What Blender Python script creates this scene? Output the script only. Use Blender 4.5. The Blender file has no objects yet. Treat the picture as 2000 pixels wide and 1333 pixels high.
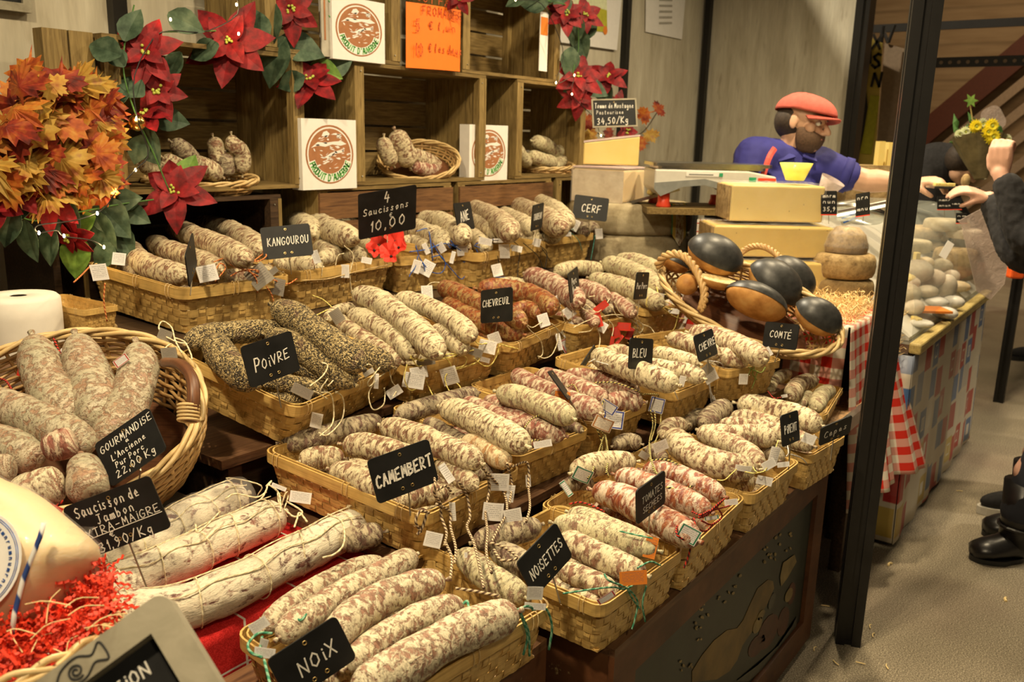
import bpy,math,random
import numpy as np
from mathutils import Vector,Matrix,noise
random.seed(7)
S=bpy.context.scene
COL=S.collection
PI=math.pi
# camera
PITCH=math.atan((666-265)/1700.0);ROLL=math.atan(0.0245)
CAMH=1.30
def _cam():
 up=Vector((math.sin(ROLL)*math.cos(PITCH),math.cos(ROLL)*math.cos(PITCH),math.sin(PITCH)))
 a=(2290-1000)/1700.0
 b=-(a*up[0]-up[2])/up[1]
 X=Vector((a,b,-1.0)).normalized();Y=up.cross(X)
 return Matrix((X,Y,up))
CR=_cam();CP=Vector((0,0,CAMH))
cd=bpy.data.cameras.new('camera');cam=bpy.data.objects.new('camera',cd);COL.objects.link(cam)
cam.matrix_world=Matrix.Translation(CP) @ CR.to_4x4()
cd.sensor_width=36;cd.lens=30.6;cd.clip_start=0.05;cd.clip_end=60
cd.dof.use_dof=True;cd.dof.focus_distance=1.55;cd.dof.aperture_fstop=7.5
S.camera=cam
# view, world, lights
S.view_settings.view_transform='Standard';S.view_settings.look='None'
S.view_settings.gamma=1;S.view_settings.use_curve_mapping=False
S.view_settings.exposure=0.08
W=bpy.data.worlds.new('hall');S.world=W;W.use_nodes=True
W.node_tree.nodes['Background'].inputs[0].default_value=(1.0,0.80,0.52,1)
W.node_tree.nodes['Background'].inputs[1].default_value=0.055
def lamp(name,loc,target,power,size,col=(1.0,0.80,0.50),kind='AREA',spread=140,spot=None):
 d=bpy.data.lights.new(name,kind);d.energy=power;d.color=col
 if kind=='AREA':
  d.shape='DISK';d.size=size;d.spread=math.radians(spread)
 else:
  d.shadow_soft_size=size;d.spot_size=math.radians(spot or 80);d.spot_blend=0.6
 o=bpy.data.objects.new(name,d);COL.objects.link(o);o.location=loc
 o.rotation_euler=(Vector(target)-Vector(loc)).to_track_quat('-Z','Y').to_euler()
 return o
lamp('stall_spot',(-0.1,0.85,2.75),(1.1,1.15,0.6),27,0.14)
lamp('stall_spot',(1.35,0.75,2.75),(1.7,1.3,0.6),24,0.14)
lamp('stall_spot',(2.9,0.85,2.75),(3.0,1.4,0.7),27,0.14)
lamp('stall_spot',(4.3,0.55,2.75),(3.8,1.2,0.9),22,0.14)
lamp('aisle_floor_fill',(4.3,-1.9,4.4),(4.1,-1.15,0.0),560,0.12,col=(1.0,.86,.62),kind='SPOT',spot=50)  # unseen spot added to brighten just the aisle floor
lamp('hall_lamp',(3.2,4.3,5.6),(3.8,-0.6,0.0),170,0.26,col=(1.0,.86,.62),spread=120)
lamp('aisle_spot',(-0.1,-0.7,2.5),(1.3,1.15,0.7),52,0.10,kind='SPOT',spot=62)
lamp('hall_lamp',(8.5,0.6,5.0),(9.8,1.2,1.0),90,1.2,col=(1.0,0.72,0.42))
def at_y(x,y,Y):
 d=CR @ Vector(((x-1000)/1700,-(y-666.5)/1700,-1));return CP+d*((Y-CP.y)/d.y)
def at_z(x,y,z):
 d=CR @ Vector(((x-1000)/1700,-(y-666.5)/1700,-1));return CP+d*((z-CP.z)/d.z)
def at_x(x,y,X):
 d=CR @ Vector(((x-1000)/1700,-(y-666.5)/1700,-1));return CP+d*((X-CP.x)/d.x)
def at_d(x,y,t):
 return CP+(CR @ Vector(((x-1000)/1700,-(y-666.5)/1700,-1)))*t
def dep(p):
 return -(CR.transposed() @ (Vector(p)-CP)).z
CRT=CR @ Vector((1,0,0));CUP=CR @ Vector((0,1,0));CBK=CR @ Vector((0,0,1))
# node materials
MATS={}
class NT:
 def __init__(s,name):
  s.m=bpy.data.materials.new(name);s.m.use_nodes=True
  s.t=s.m.node_tree;s.b=s.t.nodes['Principled BSDF'];MATS[name]=s.m
 def n(s,kind,**kw):
  o=s.t.nodes.new('ShaderNode'+kind)
  for k,v in kw.items():setattr(o,k,v)
  return o
 def l(s,a,b):s.t.links.new(a,b)
 def coord(s,which='Object',scale=(1,1,1),rot=(0,0,0),rnd=True):
  tc=s.n('TexCoord');mp=s.n('Mapping');mp.inputs['Scale'].default_value=scale;mp.inputs['Rotation'].default_value=rot
  if rnd:
   oi=s.n('ObjectInfo');add=s.n('VectorMath',operation='ADD');mul=s.n('VectorMath',operation='SCALE')
   cb=s.n('CombineXYZ');s.l(oi.outputs['Random'],cb.inputs[0]);s.l(oi.outputs['Random'],cb.inputs[1]);s.l(oi.outputs['Random'],cb.inputs[2])
   s.l(cb.outputs[0],mul.inputs[0]);mul.inputs[3].default_value=37.0
   s.l(tc.outputs[which],add.inputs[0]);s.l(mul.outputs[0],add.inputs[1]);s.l(add.outputs[0],mp.inputs[0])
  else:s.l(tc.outputs[which],mp.inputs[0])
  return mp.outputs[0]
 def noise(s,v,scale,detail=4,rough=0.55,dist=0.0):
  o=s.n('TexNoise');s.l(v,o.inputs['Vector']);o.inputs['Scale'].default_value=scale
  o.inputs['Detail'].default_value=detail;o.inputs['Roughness'].default_value=rough;o.inputs['Distortion'].default_value=dist
  return o.outputs[0]
 def voro(s,v,scale,feat='F1',out=0,rand=1.0):
  o=s.n('TexVoronoi',feature=feat);s.l(v,o.inputs['Vector']);o.inputs['Scale'].default_value=scale
  o.inputs['Randomness'].default_value=rand
  return o.outputs[out]
 def wave(s,v,scale,dist=0.0,kind='BANDS',dirn='X',dscale=1.0,detail=2):
  o=s.n('TexWave',wave_type=kind,bands_direction=dirn);s.l(v,o.inputs['Vector']);o.inputs['Scale'].default_value=scale
  o.inputs['Distortion'].default_value=dist;o.inputs['Detail Scale'].default_value=dscale;o.inputs['Detail'].default_value=detail
  return o.outputs[0]
 def ramp(s,f,stops,interp='LINEAR'):
  o=s.n('ValToRGB');o.color_ramp.interpolation=interp;e=o.color_ramp.elements
  while len(e)<len(stops):e.new(0.5)
  for i,(p,c) in enumerate(stops):
   e[i].position=p;e[i].color=(c[0],c[1],c[2],1) if isinstance(c,(tuple,list)) else (c,c,c,1)
  s.l(f,o.inputs[0]);return o.outputs[0]
 def mix(s,f,a,b,mode='MIX'):
  o=s.n('Mix',data_type='RGBA',blend_type=mode)
  if isinstance(f,(int,float)):o.inputs[0].default_value=f
  else:s.l(f,o.inputs[0])
  for sock,v in ((o.inputs[6],a),(o.inputs[7],b)):
   if isinstance(v,(tuple,list)):sock.default_value=(v[0],v[1],v[2],1)
   else:s.l(v,sock)
  return o.outputs[2]
 def math(s,op,a,b=None):
  o=s.n('Math',operation=op)
  for sock,v in ((o.inputs[0],a),(o.inputs[1],b)):
   if v is None:continue
   if isinstance(v,(int,float)):sock.default_value=v
   else:s.l(v,sock)
  return o.outputs[0]
 def sep(s,v):
  o=s.n('SeparateXYZ');s.l(v,o.inputs[0]);return o.outputs
 def bump(s,h,strength=0.5,dist=0.002):
  o=s.n('Bump');o.inputs['Strength'].default_value=strength;o.inputs['Distance'].default_value=dist
  s.l(h,o.inputs['Height']);s.l(o.outputs[0],s.b.inputs['Normal'])
 def col(s,c):
  if isinstance(c,(tuple,list)):s.b.inputs['Base Color'].default_value=(c[0],c[1],c[2],1)
  else:s.l(c,s.b.inputs['Base Color'])
 def rough(s,r,spec=0.5):
  if isinstance(r,(int,float)):s.b.inputs['Roughness'].default_value=r
  else:s.l(r,s.b.inputs['Roughness'])
  s.b.inputs['Specular IOR Level'].default_value=spec
def simple(name,c,r=0.6,metal=0.0,spec=0.5,var=0.12,scale=40,bump=0.0):
 t=NT(name);v=t.coord('Object');n=t.noise(v,scale,4)
 d=tuple(x*(1-var) for x in c);l=tuple(min(1,x*(1+var)) for x in c)
 t.col(t.ramp(n,[(0.3,d),(0.7,l)]));t.rough(r,spec);t.b.inputs['Metallic'].default_value=metal
 if bump:t.bump(n,bump,0.002)
 return t.m
# mesh builder
class MB:
 def __init__(s):s.v=[];s.f=[];s.uv=[];s.mi=[];s.cur=0
 def add(s,verts,faces,uvs=None):
  o=len(s.v);s.v+=[Vector(p) for p in verts]
  for i,f in enumerate(faces):
   s.f.append([o+k for k in f]);s.mi.append(s.cur)
   s.uv.append(uvs[i] if uvs else None)
  return s
 def box(s,c,size,rot=None):
  c=Vector(c);h=Vector(size)*0.5;R=rot or Matrix.Identity(3)
  vs=[c+R @ Vector((x*h.x,y*h.y,z*h.z)) for x in (-1,1) for y in (-1,1) for z in (-1,1)]
  return s.add(vs,[(0,1,3,2),(4,6,7,5),(0,4,5,1),(2,3,7,6),(0,2,6,4),(1,5,7,3)])
 def box2(s,a,b):
  a=Vector(a);b=Vector(b);return s.box((a+b)/2,[abs(x) for x in (b-a)])
 def quad(s,a,b,c,d,uv=None):
  return s.add([a,b,c,d],[(0,1,2,3)],[uv or ((0,0),(1,0),(1,1),(0,1))])
 def tube(s,pts,rad,seg=8,caps=True,closed=False,flat=1.0,up=None):
  pts=[Vector(p) for p in pts];n=len(pts)
  if not isinstance(rad,(list,tuple)):rad=[rad]*n
  T=[]
  for i in range(n):
   if closed:t=pts[(i+1) % n]-pts[i-1]
   else:t=pts[min(i+1,n-1)]-pts[max(i-1,0)]
   T.append(t.normalized() if t.length>1e-9 else Vector((0,0,1)))
  u=Vector(up) if up else Vector((0,0,1))
  if abs(T[0].dot(u))>0.95:u=Vector((1,0,0))
  N=(u-T[0]*u.dot(T[0])).normalized();rings=[];vs=[]
  L=[0.0]
  for i in range(n):
   if i:
    N=(N-T[i]*N.dot(T[i]))
    N=N.normalized() if N.length>1e-6 else Vector((0,0,1)).cross(T[i]).normalized()
    L.append(L[-1]+(pts[i]-pts[i-1]).length)
   B=T[i].cross(N)
   for k in range(seg):
    a=2*PI*k/seg+PI
    vs.append(pts[i]+(N*math.cos(a)*flat+B*math.sin(a))*rad[i])
  fs=[];uvs=[]
  for i in range(n if closed else n-1):
   j=(i+1) % n
   for k in range(seg):
    k2=(k+1) % seg
    fs.append((i*seg+k,i*seg+k2,j*seg+k2,j*seg+k))
    r=max(rad[i],rad[j]);v0=2*PI*r*k/seg;v1=2*PI*r*(k+1)/seg
    uvs.append(((L[i],v0),(L[i],v1),(L[j] if j else L[i]+.01,v1),(L[j] if j else L[i]+.01,v0)))
  if caps and not closed:
   fs.append(tuple(reversed(range(seg))));uvs.append([(L[0],0)]*seg)
   fs.append(tuple(range((n-1)*seg,n*seg)));uvs.append([(L[-1],0)]*seg)
  return s.add(vs,fs,uvs)
 def lathe(s,prof,seg=32,M=None,caps=False):
  M=M or Matrix.Identity(4);vs=[];fs=[]
  for r,z in prof:
   for k in range(seg):
    a=2*PI*k/seg;vs.append(M @ Vector((r*math.cos(a),r*math.sin(a),z)))
  for i in range(len(prof)-1):
   for k in range(seg):
    k2=(k+1) % seg;fs.append((i*seg+k,i*seg+k2,(i+1)*seg+k2,(i+1)*seg+k))
  if caps:
   fs.append(tuple(reversed(range(seg))));fs.append(tuple(range((len(prof)-1)*seg,len(prof)*seg)))
  return s.add(vs,fs)
 def ball(s,c,r,seg=12,rings=8,M=None):
  c=Vector(c);r=Vector((r,r,r)) if isinstance(r,(int,float)) else Vector(r);M=M or Matrix.Identity(3)
  vs=[];fs=[]
  for i in range(rings+1):
   th=PI*i/rings
   for k in range(seg):
    a=2*PI*k/seg;vs.append(c+M @ Vector((r.x*math.sin(th)*math.cos(a),r.y*math.sin(th)*math.sin(a),r.z*math.cos(th))))
  for i in range(rings):
   for k in range(seg):
    k2=(k+1) % seg;fs.append((i*seg+k,(i+1)*seg+k,(i+1)*seg+k2,i*seg+k2))
  return s.add(vs,fs)
 def prism(s,poly,z0,z1,M=None):
  M=M or Matrix.Identity(4);n=len(poly)
  vs=[M @ Vector((p[0],p[1],z0)) for p in poly]+[M @ Vector((p[0],p[1],z1)) for p in poly]
  fs=[tuple(reversed(range(n))),tuple(range(n,2*n))]+[(i,(i+1) % n,n+(i+1) % n,n+i) for i in range(n)]
  uv=[[(p[0],p[1]) for p in reversed(poly)],[(p[0],p[1]) for p in poly]]+[[(poly[i][0],poly[i][1])]*4 for i in range(n)]
  return s.add(vs,fs,uv)
 def build(s,name,mat,parent=None,smooth=False,origin=None,merge=False,local=False):
  me=bpy.data.meshes.new(name)
  if not s.v:s.add([(0,0,0),(0.0001,0,0),(0,.0001,0)],[(0,1,2)])
  if parent is not None:
   rt=parent
   while rt.parent:rt=rt.parent
   org=Vector((0,0,0)) if local else rt.location.copy()
  elif origin is not None:org=Vector(origin)
  elif local:org=Vector((0,0,0))
  else:
   xs=[p.x for p in s.v];ys=[p.y for p in s.v];zs=[p.z for p in s.v]
   org=Vector(((min(xs)+max(xs))/2,(min(ys)+max(ys))/2,min(zs)))
  me.from_pydata([(p-org)[:] for p in s.v],[],s.f)
  if any(u is not None for u in s.uv):
   ul=me.uv_layers.new(name='UVMap');li=0
   for f,u in zip(s.f,s.uv):
    for k in range(len(f)):
     if u:ul.data[li].uv=u[k]
     li+=1
  for m in (mat if isinstance(mat,(list,tuple)) else [mat]):me.materials.append(MATS[m] if isinstance(m,str) else m)
  for p,i in zip(me.polygons,s.mi):p.material_index=i;p.use_smooth=smooth
  me.update()
  o=bpy.data.objects.new(name,me);COL.objects.link(o)
  if parent is not None:o.parent=parent
  elif not local:o.location=org
  return o
def tag(o,label=None,cat=None,group=None,kind=None):
 if label:o['label']=label
 if cat:o['category']=cat
 if group:o['group']=group
 if kind:o['kind']=kind
 return o
def thing(name,loc,label,cat,group=None,rz=0):
 o=bpy.data.objects.new(name,None);COL.objects.link(o);o.empty_display_size=0.02
 o.location=loc;o.rotation_euler=(0,0,rz)
 o.matrix_world=Matrix.Translation(Vector(loc)) @ Matrix.Rotation(rz,4,'Z')
 return tag(o,label,cat,group)
def struct(o):o['kind']='structure';return o
def spline(pts,n):
 pts=[Vector(p) for p in pts]
 if len(pts)==2:return [pts[0].lerp(pts[1],i/(n-1)) for i in range(n)]
 P=[pts[0]*2-pts[1]]+pts+[pts[-1]*2-pts[-2]];m=len(pts)-1;out=[]
 for i in range(n):
  t=i/(n-1)*m;k=min(int(t),m-1);u=t-k;a,b,c,d=P[k:k+4]
  out.append(0.5*((2*b)+(c-a)*u+(2*a-5*b+4*c-d)*u*u+(3*b-3*c+d-a)*u**3))
 return out
def resamp(pts,n):
 pts=[Vector(p) for p in pts];L=[0]
 for i in range(1,len(pts)):L.append(L[-1]+(pts[i]-pts[i-1]).length)
 out=[];k=0
 for i in range(n):
  t=L[-1]*i/(n-1)
  while k<len(L)-2 and L[k+1]<t:k+=1
  u=(t-L[k])/max(1e-9,L[k+1]-L[k]);out.append(pts[k].lerp(pts[k+1],u))
 return out
def rrect(w,h,r,seg=4):
 out=[]
 for cx,cy,a0 in ((w/2-r,h/2-r,0),(-w/2+r,h/2-r,90),(-w/2+r,-h/2+r,180),(w/2-r,-h/2+r,270)):
  for i in range(seg+1):
   a=math.radians(a0+90*i/seg);out.append((cx+r*math.cos(a),cy+r*math.sin(a)))
 return out
def frame_m(o,x,y,z=None):
 x=Vector(x).normalized();y=Vector(y);z=x.cross(y).normalized();y=z.cross(x)
 M=Matrix((x,y,z)).transposed().to_4x4();M.translation=Vector(o);return M
# handwriting strokes (unit box: x 0..1, y 0..1)
G={
'A':[[(0,0),(.5,1),(1,0)],[(.2,.4),(.85,.4)]],'B':[[(0,0),(0,1),(.7,.95),(.75,.65),(.1,.5),(.9,.4),(.9,.1),(0,0)]],
'C':[[(.95,.85),(.6,1),(.15,.8),(0,.4),(.2,.05),(.6,0),(.95,.15)]],'D':[[(0,0),(0,1),(.6,.95),(.95,.5),(.6,.05),(0,0)]],
'E':[[(.9,1),(0,.95),(0,0),(.95,.02)],[(0,.5),(.7,.52)]],'F':[[(.9,1),(0,.95),(0,0)],[(0,.5),(.7,.52)]],
'G':[[(.95,.85),(.6,1),(.15,.8),(0,.4),(.2,.05),(.6,0),(.9,.15),(.9,.45),(.55,.45)]],'H':[[(0,0),(.02,1)],[(.95,0),(.95,1)],[(0,.5),(.95,.52)]],
'I':[[(.5,0),(.5,.75)],[(.5,.95),(.52,1)]],'J':[[(.2,1),(.9,1)],[(.6,1),(.6,.2),(.35,0),(.05,.15)]],'K':[[(0,0),(0,1)],[(.85,1),(.05,.45),(.95,0)]],
'L':[[(.05,1),(0,.02),(.85,0)]],'M':[[(0,0),(.12,1),(.5,.3),(.88,1),(1,0)]],'N':[[(0,0),(.05,1),(.9,0),(.95,1)]],
'O':[[(.5,1),(.1,.75),(.05,.3),(.45,0),(.9,.25),(.9,.75),(.5,1)]],'P':[[(0,0),(.03,1),(.6,.98),(.85,.75),(.6,.5),(.05,.45)]],
'Q':[[(.5,1),(.1,.75),(.05,.3),(.45,0),(.9,.25),(.9,.75),(.5,1)],[(.6,.3),(1,0)]],
'R':[[(0,0),(.03,1),(.6,.98),(.85,.75),(.6,.5),(.05,.45),(.9,0)]],'S':[[(.9,.85),(.5,1),(.1,.78),(.25,.55),(.75,.42),(.85,.15),(.4,0),(0,.15)]],
'T':[[(0,.95),(1,1)],[(.5,.98),(.48,0)]],'U':[[(0,1),(.05,.2),(.45,0),(.85,.2),(.9,1)]],'V':[[(0,1),(.45,0),(.95,1)]],
'W':[[(0,1),(.25,0),(.5,.7),(.75,0),(1,1)]],'X':[[(0,1),(.95,0)],[(.95,1),(0,0)]],'Y':[[(0,1),(.5,.5),(1,1)],[(.5,.5),(.45,0)]],
'Z':[[(0,1),(.95,.97),(0,.02),(.95,0)]],
'0':[[(.5,1),(.12,.7),(.12,.3),(.5,0),(.85,.3),(.85,.7),(.5,1)]],'1':[[(.15,.65),(.6,1),(.55,0)]],'2':[[(.1,.8),(.5,1),(.85,.75),(.1,0),(.95,.02)]],
'3':[[(.1,.9),(.6,1),(.75,.7),(.35,.52),(.85,.3),(.55,0),(.1,.1)]],'4':[[(.4,1),(.05,.4),(.9,.4)],[(.7,.7),(.62,0)]],
'5':[[(.85,1),(.2,.97),(.15,.55),(.65,.6),(.85,.3),(.55,0),(.1,.08)]],'6':[[(.75,1),(.2,.6),(.1,.2),(.5,0),(.85,.2),(.6,.45),(.15,.3)]],
'7':[[(.1,1),(.9,.98),(.4,0)]],'8':[[(.5,.5),(.2,.75),(.5,1),(.8,.75),(.2,.25),(.5,0),(.85,.25),(.5,.5)]],'9':[[(.8,.7),(.45,.5),(.15,.75),(.5,1),(.8,.75),(.7,.3),(.3,0)]],
',':[[(.3,.1),(.15,-.2)]],'.':[[(.3,0),(.35,.05)]],'-':[[(.1,.45),(.8,.47)]],'/':[[(0,-.1),(.9,1.1)]],"'":[[(.3,1.1),(.25,.8)]],'|':[[(.3,1.1),(.3,-.1)]],
'$':[[(.9,.85),(.5,1),(.2,.75),(.2,.25),(.5,0),(.9,.12)],[(0,.6),(.65,.6)],[(0,.4),(.6,.4)]],
'a':[[(.8,.5),(.4,.6),(.1,.3),(.3,0),(.7,.2),(.8,.55),(.8,.05),(1,.05)]],'b':[[(.1,1),(.1,0),(.6,0),(.8,.3),(.5,.55),(.1,.3)]],
'c':[[(.8,.5),(.4,.6),(.1,.3),(.4,0),(.85,.1)]],'d':[[(.8,.4),(.4,.55),(.1,.25),(.4,0),(.75,.2),(.8,1),(.82,0)]],'e':[[(.1,.3),(.75,.35),(.5,.6),(.15,.4),(.25,.05),(.85,.1)]],
'g':[[(.75,.5),(.3,.55),(.1,.25),(.4,.05),(.75,.3),(.75,.5),(.7,-.3),(.35,-.45),(.1,-.25)]],'h':[[(.1,1),(.1,0)],[(.1,.3),(.5,.55),(.75,.35),(.78,0)]],
'i':[[(.4,.55),(.4,.05),(.6,0)],[(.4,.8),(.43,.85)]],'k':[[(.1,1),(.1,0)],[(.7,.55),(.15,.25),(.8,0)]],'l':[[(.3,0),(.25,.6),(.5,1),(.55,.8),(.3,.2),(.5,0)]],
'm':[[(0,0),(.05,.5),(.3,.5),(.35,0)],[(.35,.4),(.6,.5),(.7,0)],[(.7,.4),(.9,.5),(1,0)]],'n':[[(.1,0),(.1,.5),(.5,.55),(.75,.4),(.8,0)]],'o':[[(.45,.55),(.1,.35),(.35,0),(.75,.2),(.7,.5),(.45,.55)]],
'p':[[(.1,.5),(.1,-.45)],[(.1,.4),(.5,.55),(.75,.3),(.5,0),(.1,.1)]],'r':[[(.15,0),(.15,.55)],[(.15,.4),(.5,.58),(.7,.5)]],'s':[[(.7,.5),(.35,.55),(.3,.35),(.65,.2),(.5,0),(.1,.05)]],
't':[[(.4,.95),(.35,.1),(.6,0)],[(.1,.6),(.75,.62)]],'u':[[(.1,.55),(.15,.1),(.5,0),(.75,.25),(.75,.55)],[(.75,.3),(.85,0)]],'v':[[(.1,.55),(.4,0),(.8,.55)]],
'y':[[(.1,.55),(.4,.1),(.75,.55)],[(.7,.5),(.5,-.2),(.15,-.4)]],'q':[[(.75,.5),(.3,.55),(.1,.25),(.4,.05),(.75,.3)],[(.75,.55),(.75,-.4)]],'f':[[(.8,.95),(.5,1),(.4,.7),(.4,-.3)],[(.15,.5),(.7,.5)]],
'j':[[(.5,.55),(.5,-.3),(.2,-.4)]],'x':[[(.1,.5),(.7,0)],[(.7,.5),(.1,0)]],'z':[[(.1,.5),(.7,.5),(.1,0),(.75,0)]],' ':[],
}
def write(mb,text,M,cx,cy,h,th,wid=0.62,gap=0.28,rise=0.0,jit=0.03,seed=1,fit=None,z=0.0,arc=None):
 rng=random.Random(seed);adv=h*(wid+gap);n=len(text)
 ws=[0.45 if ch in " ,.'|I1i" else 1 for ch in text];tot=sum(ws)*adv-h*gap
 k=1.0
 if fit:k=fit/tot;tot=fit
 x=cx-tot/2
 for ch,w in zip(text,ws):
  cwid=h*wid*k*(w if w<1 and ch not in " " else 1)
  for st in G.get(ch,[]):
   pts=[]
   for (px,py) in st:
    px+=rng.uniform(-jit,jit);py+=rng.uniform(-jit,jit)
    X=x+px*cwid+py*h*0.06;Y=cy-h/2+py*h+(x-cx+px*cwid)*rise
    if arc:
     R0,a0,sg=arc;ang=a0+sg*(x+px*cwid-cx)/R0;rr=R0+(py-.5)*h*(-sg)
     X=cx+rr*math.cos(ang);Y=cy+rr*math.sin(ang)
    pts.append((X,Y))
   for i in range(len(pts)-1):
    a=Vector(pts[i]);b=Vector(pts[i+1]);d=b-a
    if d.length<1e-7:continue
    d.normalize();nn=Vector((-d.y,d.x))*th/2;e=d*th*0.35
    q=[a-e+nn,a-e-nn,b+e-nn,b+e+nn]
    t2=0.0004
    mb.add([M @ Vector((p.x,p.y,z+t2)) for p in q]+[M @ Vector((p.x,p.y,z-0.0003)) for p in q],
      [(0,1,2,3),(0,4,5,1),(1,5,6,2),(2,6,7,3),(3,7,4,0)])
  x+=(adv*w)*k
# materials
def m_sausage(name,meat,meat2,mould,amt=0.5,scale=70,stretch=0.55,spots=None,rough=0.72,bump=0.8,mould2=None,fine=0.25,spec=0.35,across=1.0):
 t=NT(name);v=t.coord('UV',(1,stretch,1))
 n1=t.noise(v,scale,5,0.62,0.6);n2=t.noise(v,scale*0.28,3,0.5);n3=t.noise(v,scale*4.5,3,0.6);n4=t.noise(v,scale*1.3,2,0.5,0.3)
 m=t.math('ADD',t.math('MULTIPLY',n1,0.72),t.math('ADD',t.math('MULTIPLY',n2,0.2),t.math('MULTIPLY',n3,fine*0.4)))
 mean=0.46+fine*0.2
 c0=mean+0.06-amt*0.18
 mask=t.ramp(m,[(c0-0.055,0),(c0+0.035,1)])
 base=t.mix(t.ramp(n4,[(0.42,0),(0.56,1)]),meat,meat2)
 mc=t.mix(t.ramp(n2,[(0.35,0),(0.65,1)]),mould,mould2 or tuple(x*0.82 for x in mould))
 c=t.mix(mask,base,mc)
 vein=t.ramp(t.noise(t.coord('UV',(1.0,0.42*across,1)),scale*2.3,5,0.65,1.4),[(0.38,0.50),(0.5,1.0)])
 c=t.mix(0.75,c,vein,'MULTIPLY')
 if spots:
  sp=t.ramp(t.voro(v,scale*0.9),[(0.12,1),(0.2,0)]);c=t.mix(t.math('MULTIPLY',sp,0.8),c,spots)
 t.col(c);t.rough(rough,spec)
 wr=t.noise(t.coord('UV',(1,0.30*across,1)),scale*1.6,3,0.6,0.8)
 h=t.math('ADD',t.math('MULTIPLY',mask,0.45),t.math('ADD',t.math('MULTIPLY',wr,0.9),t.math('MULTIPLY',n1,0.5)))
 t.bump(h,bump,0.0035)
 return t.m
m_sausage('skin_floury',(0.17,0.085,0.048),(0.29,0.16,0.10),(0.80,0.70,0.46),0.50,scale=112)
m_sausage('skin_mottled',(0.19,0.090,0.052),(0.31,0.165,0.105),(0.77,0.66,0.43),0.37,scale=108)
m_sausage('skin_greenish',(0.26,0.15,0.10),(0.36,0.22,0.15),(0.68,0.61,0.38),0.52,scale=120)
m_sausage('skin_pink',(0.24,0.082,0.058),(0.34,0.14,0.10),(0.76,0.61,0.44),0.25,scale=96)
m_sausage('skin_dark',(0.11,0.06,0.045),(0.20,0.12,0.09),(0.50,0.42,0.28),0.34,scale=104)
m_sausage('skin_redbrown',(0.20,0.045,0.018),(0.32,0.095,0.028),(0.50,0.32,0.12),0.17,scale=80,stretch=0.8,rough=0.42,bump=0.7,spec=0.5)
m_sausage('skin_tomato',(0.22,0.05,0.028),(0.36,0.12,0.05),(0.72,0.58,0.44),0.27,scale=88,rough=0.5,bump=0.6,spec=0.45)
m_sausage('skin_tan',(0.42,0.21,0.09),(0.52,0.29,0.13),(0.72,0.58,0.36),0.42,scale=80)
m_sausage('skin_nutty',(0.26,0.14,0.09),(0.38,0.21,0.14),(0.74,0.65,0.45),0.40,scale=104,stretch=0.85)
m_sausage('skin_gourmande',(0.33,0.19,0.12),(0.42,0.27,0.17),(0.56,0.46,0.33),0.40,scale=80,stretch=0.9,rough=0.42,bump=0.9,mould2=(0.44,0.40,0.28),fine=0.6,spec=.5)
m_sausage('skin_powder',(0.13,0.06,0.05),(0.26,0.12,0.09),(0.80,0.74,0.58),0.66,scale=42,stretch=1.5,bump=0.4,mould2=(0.66,0.58,0.44),across=14)
def m_pepper():
 t=NT('skin_pepper');v=t.coord('UV')
 d=t.voro(v,330);cc=t.n('TexVoronoi');t.l(v,cc.inputs['Vector']);cc.inputs['Scale'].default_value=330
 s=t.sep(cc.outputs['Color'])
 big=t.noise(v,30,3,0.6)
 f=t.math('ADD',t.math('MULTIPLY',s[0],0.75),t.math('MULTIPLY',big,0.35))
 c=t.ramp(f,[(0.20,(0.035,0.028,0.020)),(0.42,(0.10,0.075,0.042)),(0.60,(0.30,0.22,0.10)),(0.78,(0.50,0.38,0.18)),(1.0,(0.66,0.54,0.30))])
 c=t.mix(t.ramp(t.noise(v,24,2),[(0.60,0),(0.68,0.6)]),c,(0.13,0.065,0.05))
 t.col(c);t.rough(0.6,0.4);t.bump(t.math('SUBTRACT',1.0,t.math('MULTIPLY',d,1.6)),0.9,0.003)
m_pepper()
def m_bamboo(name,base=(0.58,0.37,0.13),dk=(0.36,0.20,0.06)):
 t=NT(name);v=t.coord('UV',(1,1,1))
 g=t.noise(t.coord('UV',(9,420,1)),1.0,3,0.6);b=t.noise(t.coord('UV',(1,1,1)),22,3)
 p=t.noise(t.coord('Object',(1,1,1)),34,2)
 c=t.ramp(g,[(0.3,dk),(0.5,base),(0.75,tuple(min(1,x*1.2) for x in base))])
 c=t.mix(t.ramp(b,[(0.35,0.55),(0.6,0)]),c,dk);c=t.mix(0.35,c,t.ramp(p,[(0.3,0.55),(0.7,1.2)]),'MULTIPLY')
 t.col(c);t.rough(0.42,0.4);t.bump(g,0.25,0.001);return t.m
m_bamboo('bamboo',(0.66,0.45,0.16),(0.45,0.27,0.08));m_bamboo('bamboo_rim',(0.68,0.46,0.155),(0.50,0.30,0.085))
m_bamboo('rattan',(0.60,0.40,0.17),(0.34,0.17,0.05));m_bamboo('rattan_pale',(0.72,0.54,0.27),(0.50,0.32,0.12));m_bamboo('rattan_dark',(0.17,0.07,0.03),(0.08,0.03,0.015))
def m_wood(name,a,b,k,scale=(1.2,14,14),grain=9,r=0.65,bump=0.3):
 t=NT(name);v=t.coord('Object',scale);n=t.noise(v,grain,5,0.6,0.5);q=t.noise(t.coord('Object',(1,1,1)),5,3)
 kn=t.ramp(t.voro(t.coord('Object',(scale[0]*2.2,scale[1]*.35,scale[2]*.35)),2.2),[(0.03,1),(0.10,0)])
 c=t.ramp(n,[(0.3,k),(0.5,a),(0.72,b)]);c=t.mix(0.5,c,t.ramp(q,[(0.3,0.62),(0.7,1.1)]),'MULTIPLY')
 c=t.mix(t.math('MULTIPLY',kn,0.6),c,k)
 t.col(c);t.rough(r,0.3);t.bump(n,bump,0.002);return t.m
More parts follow.
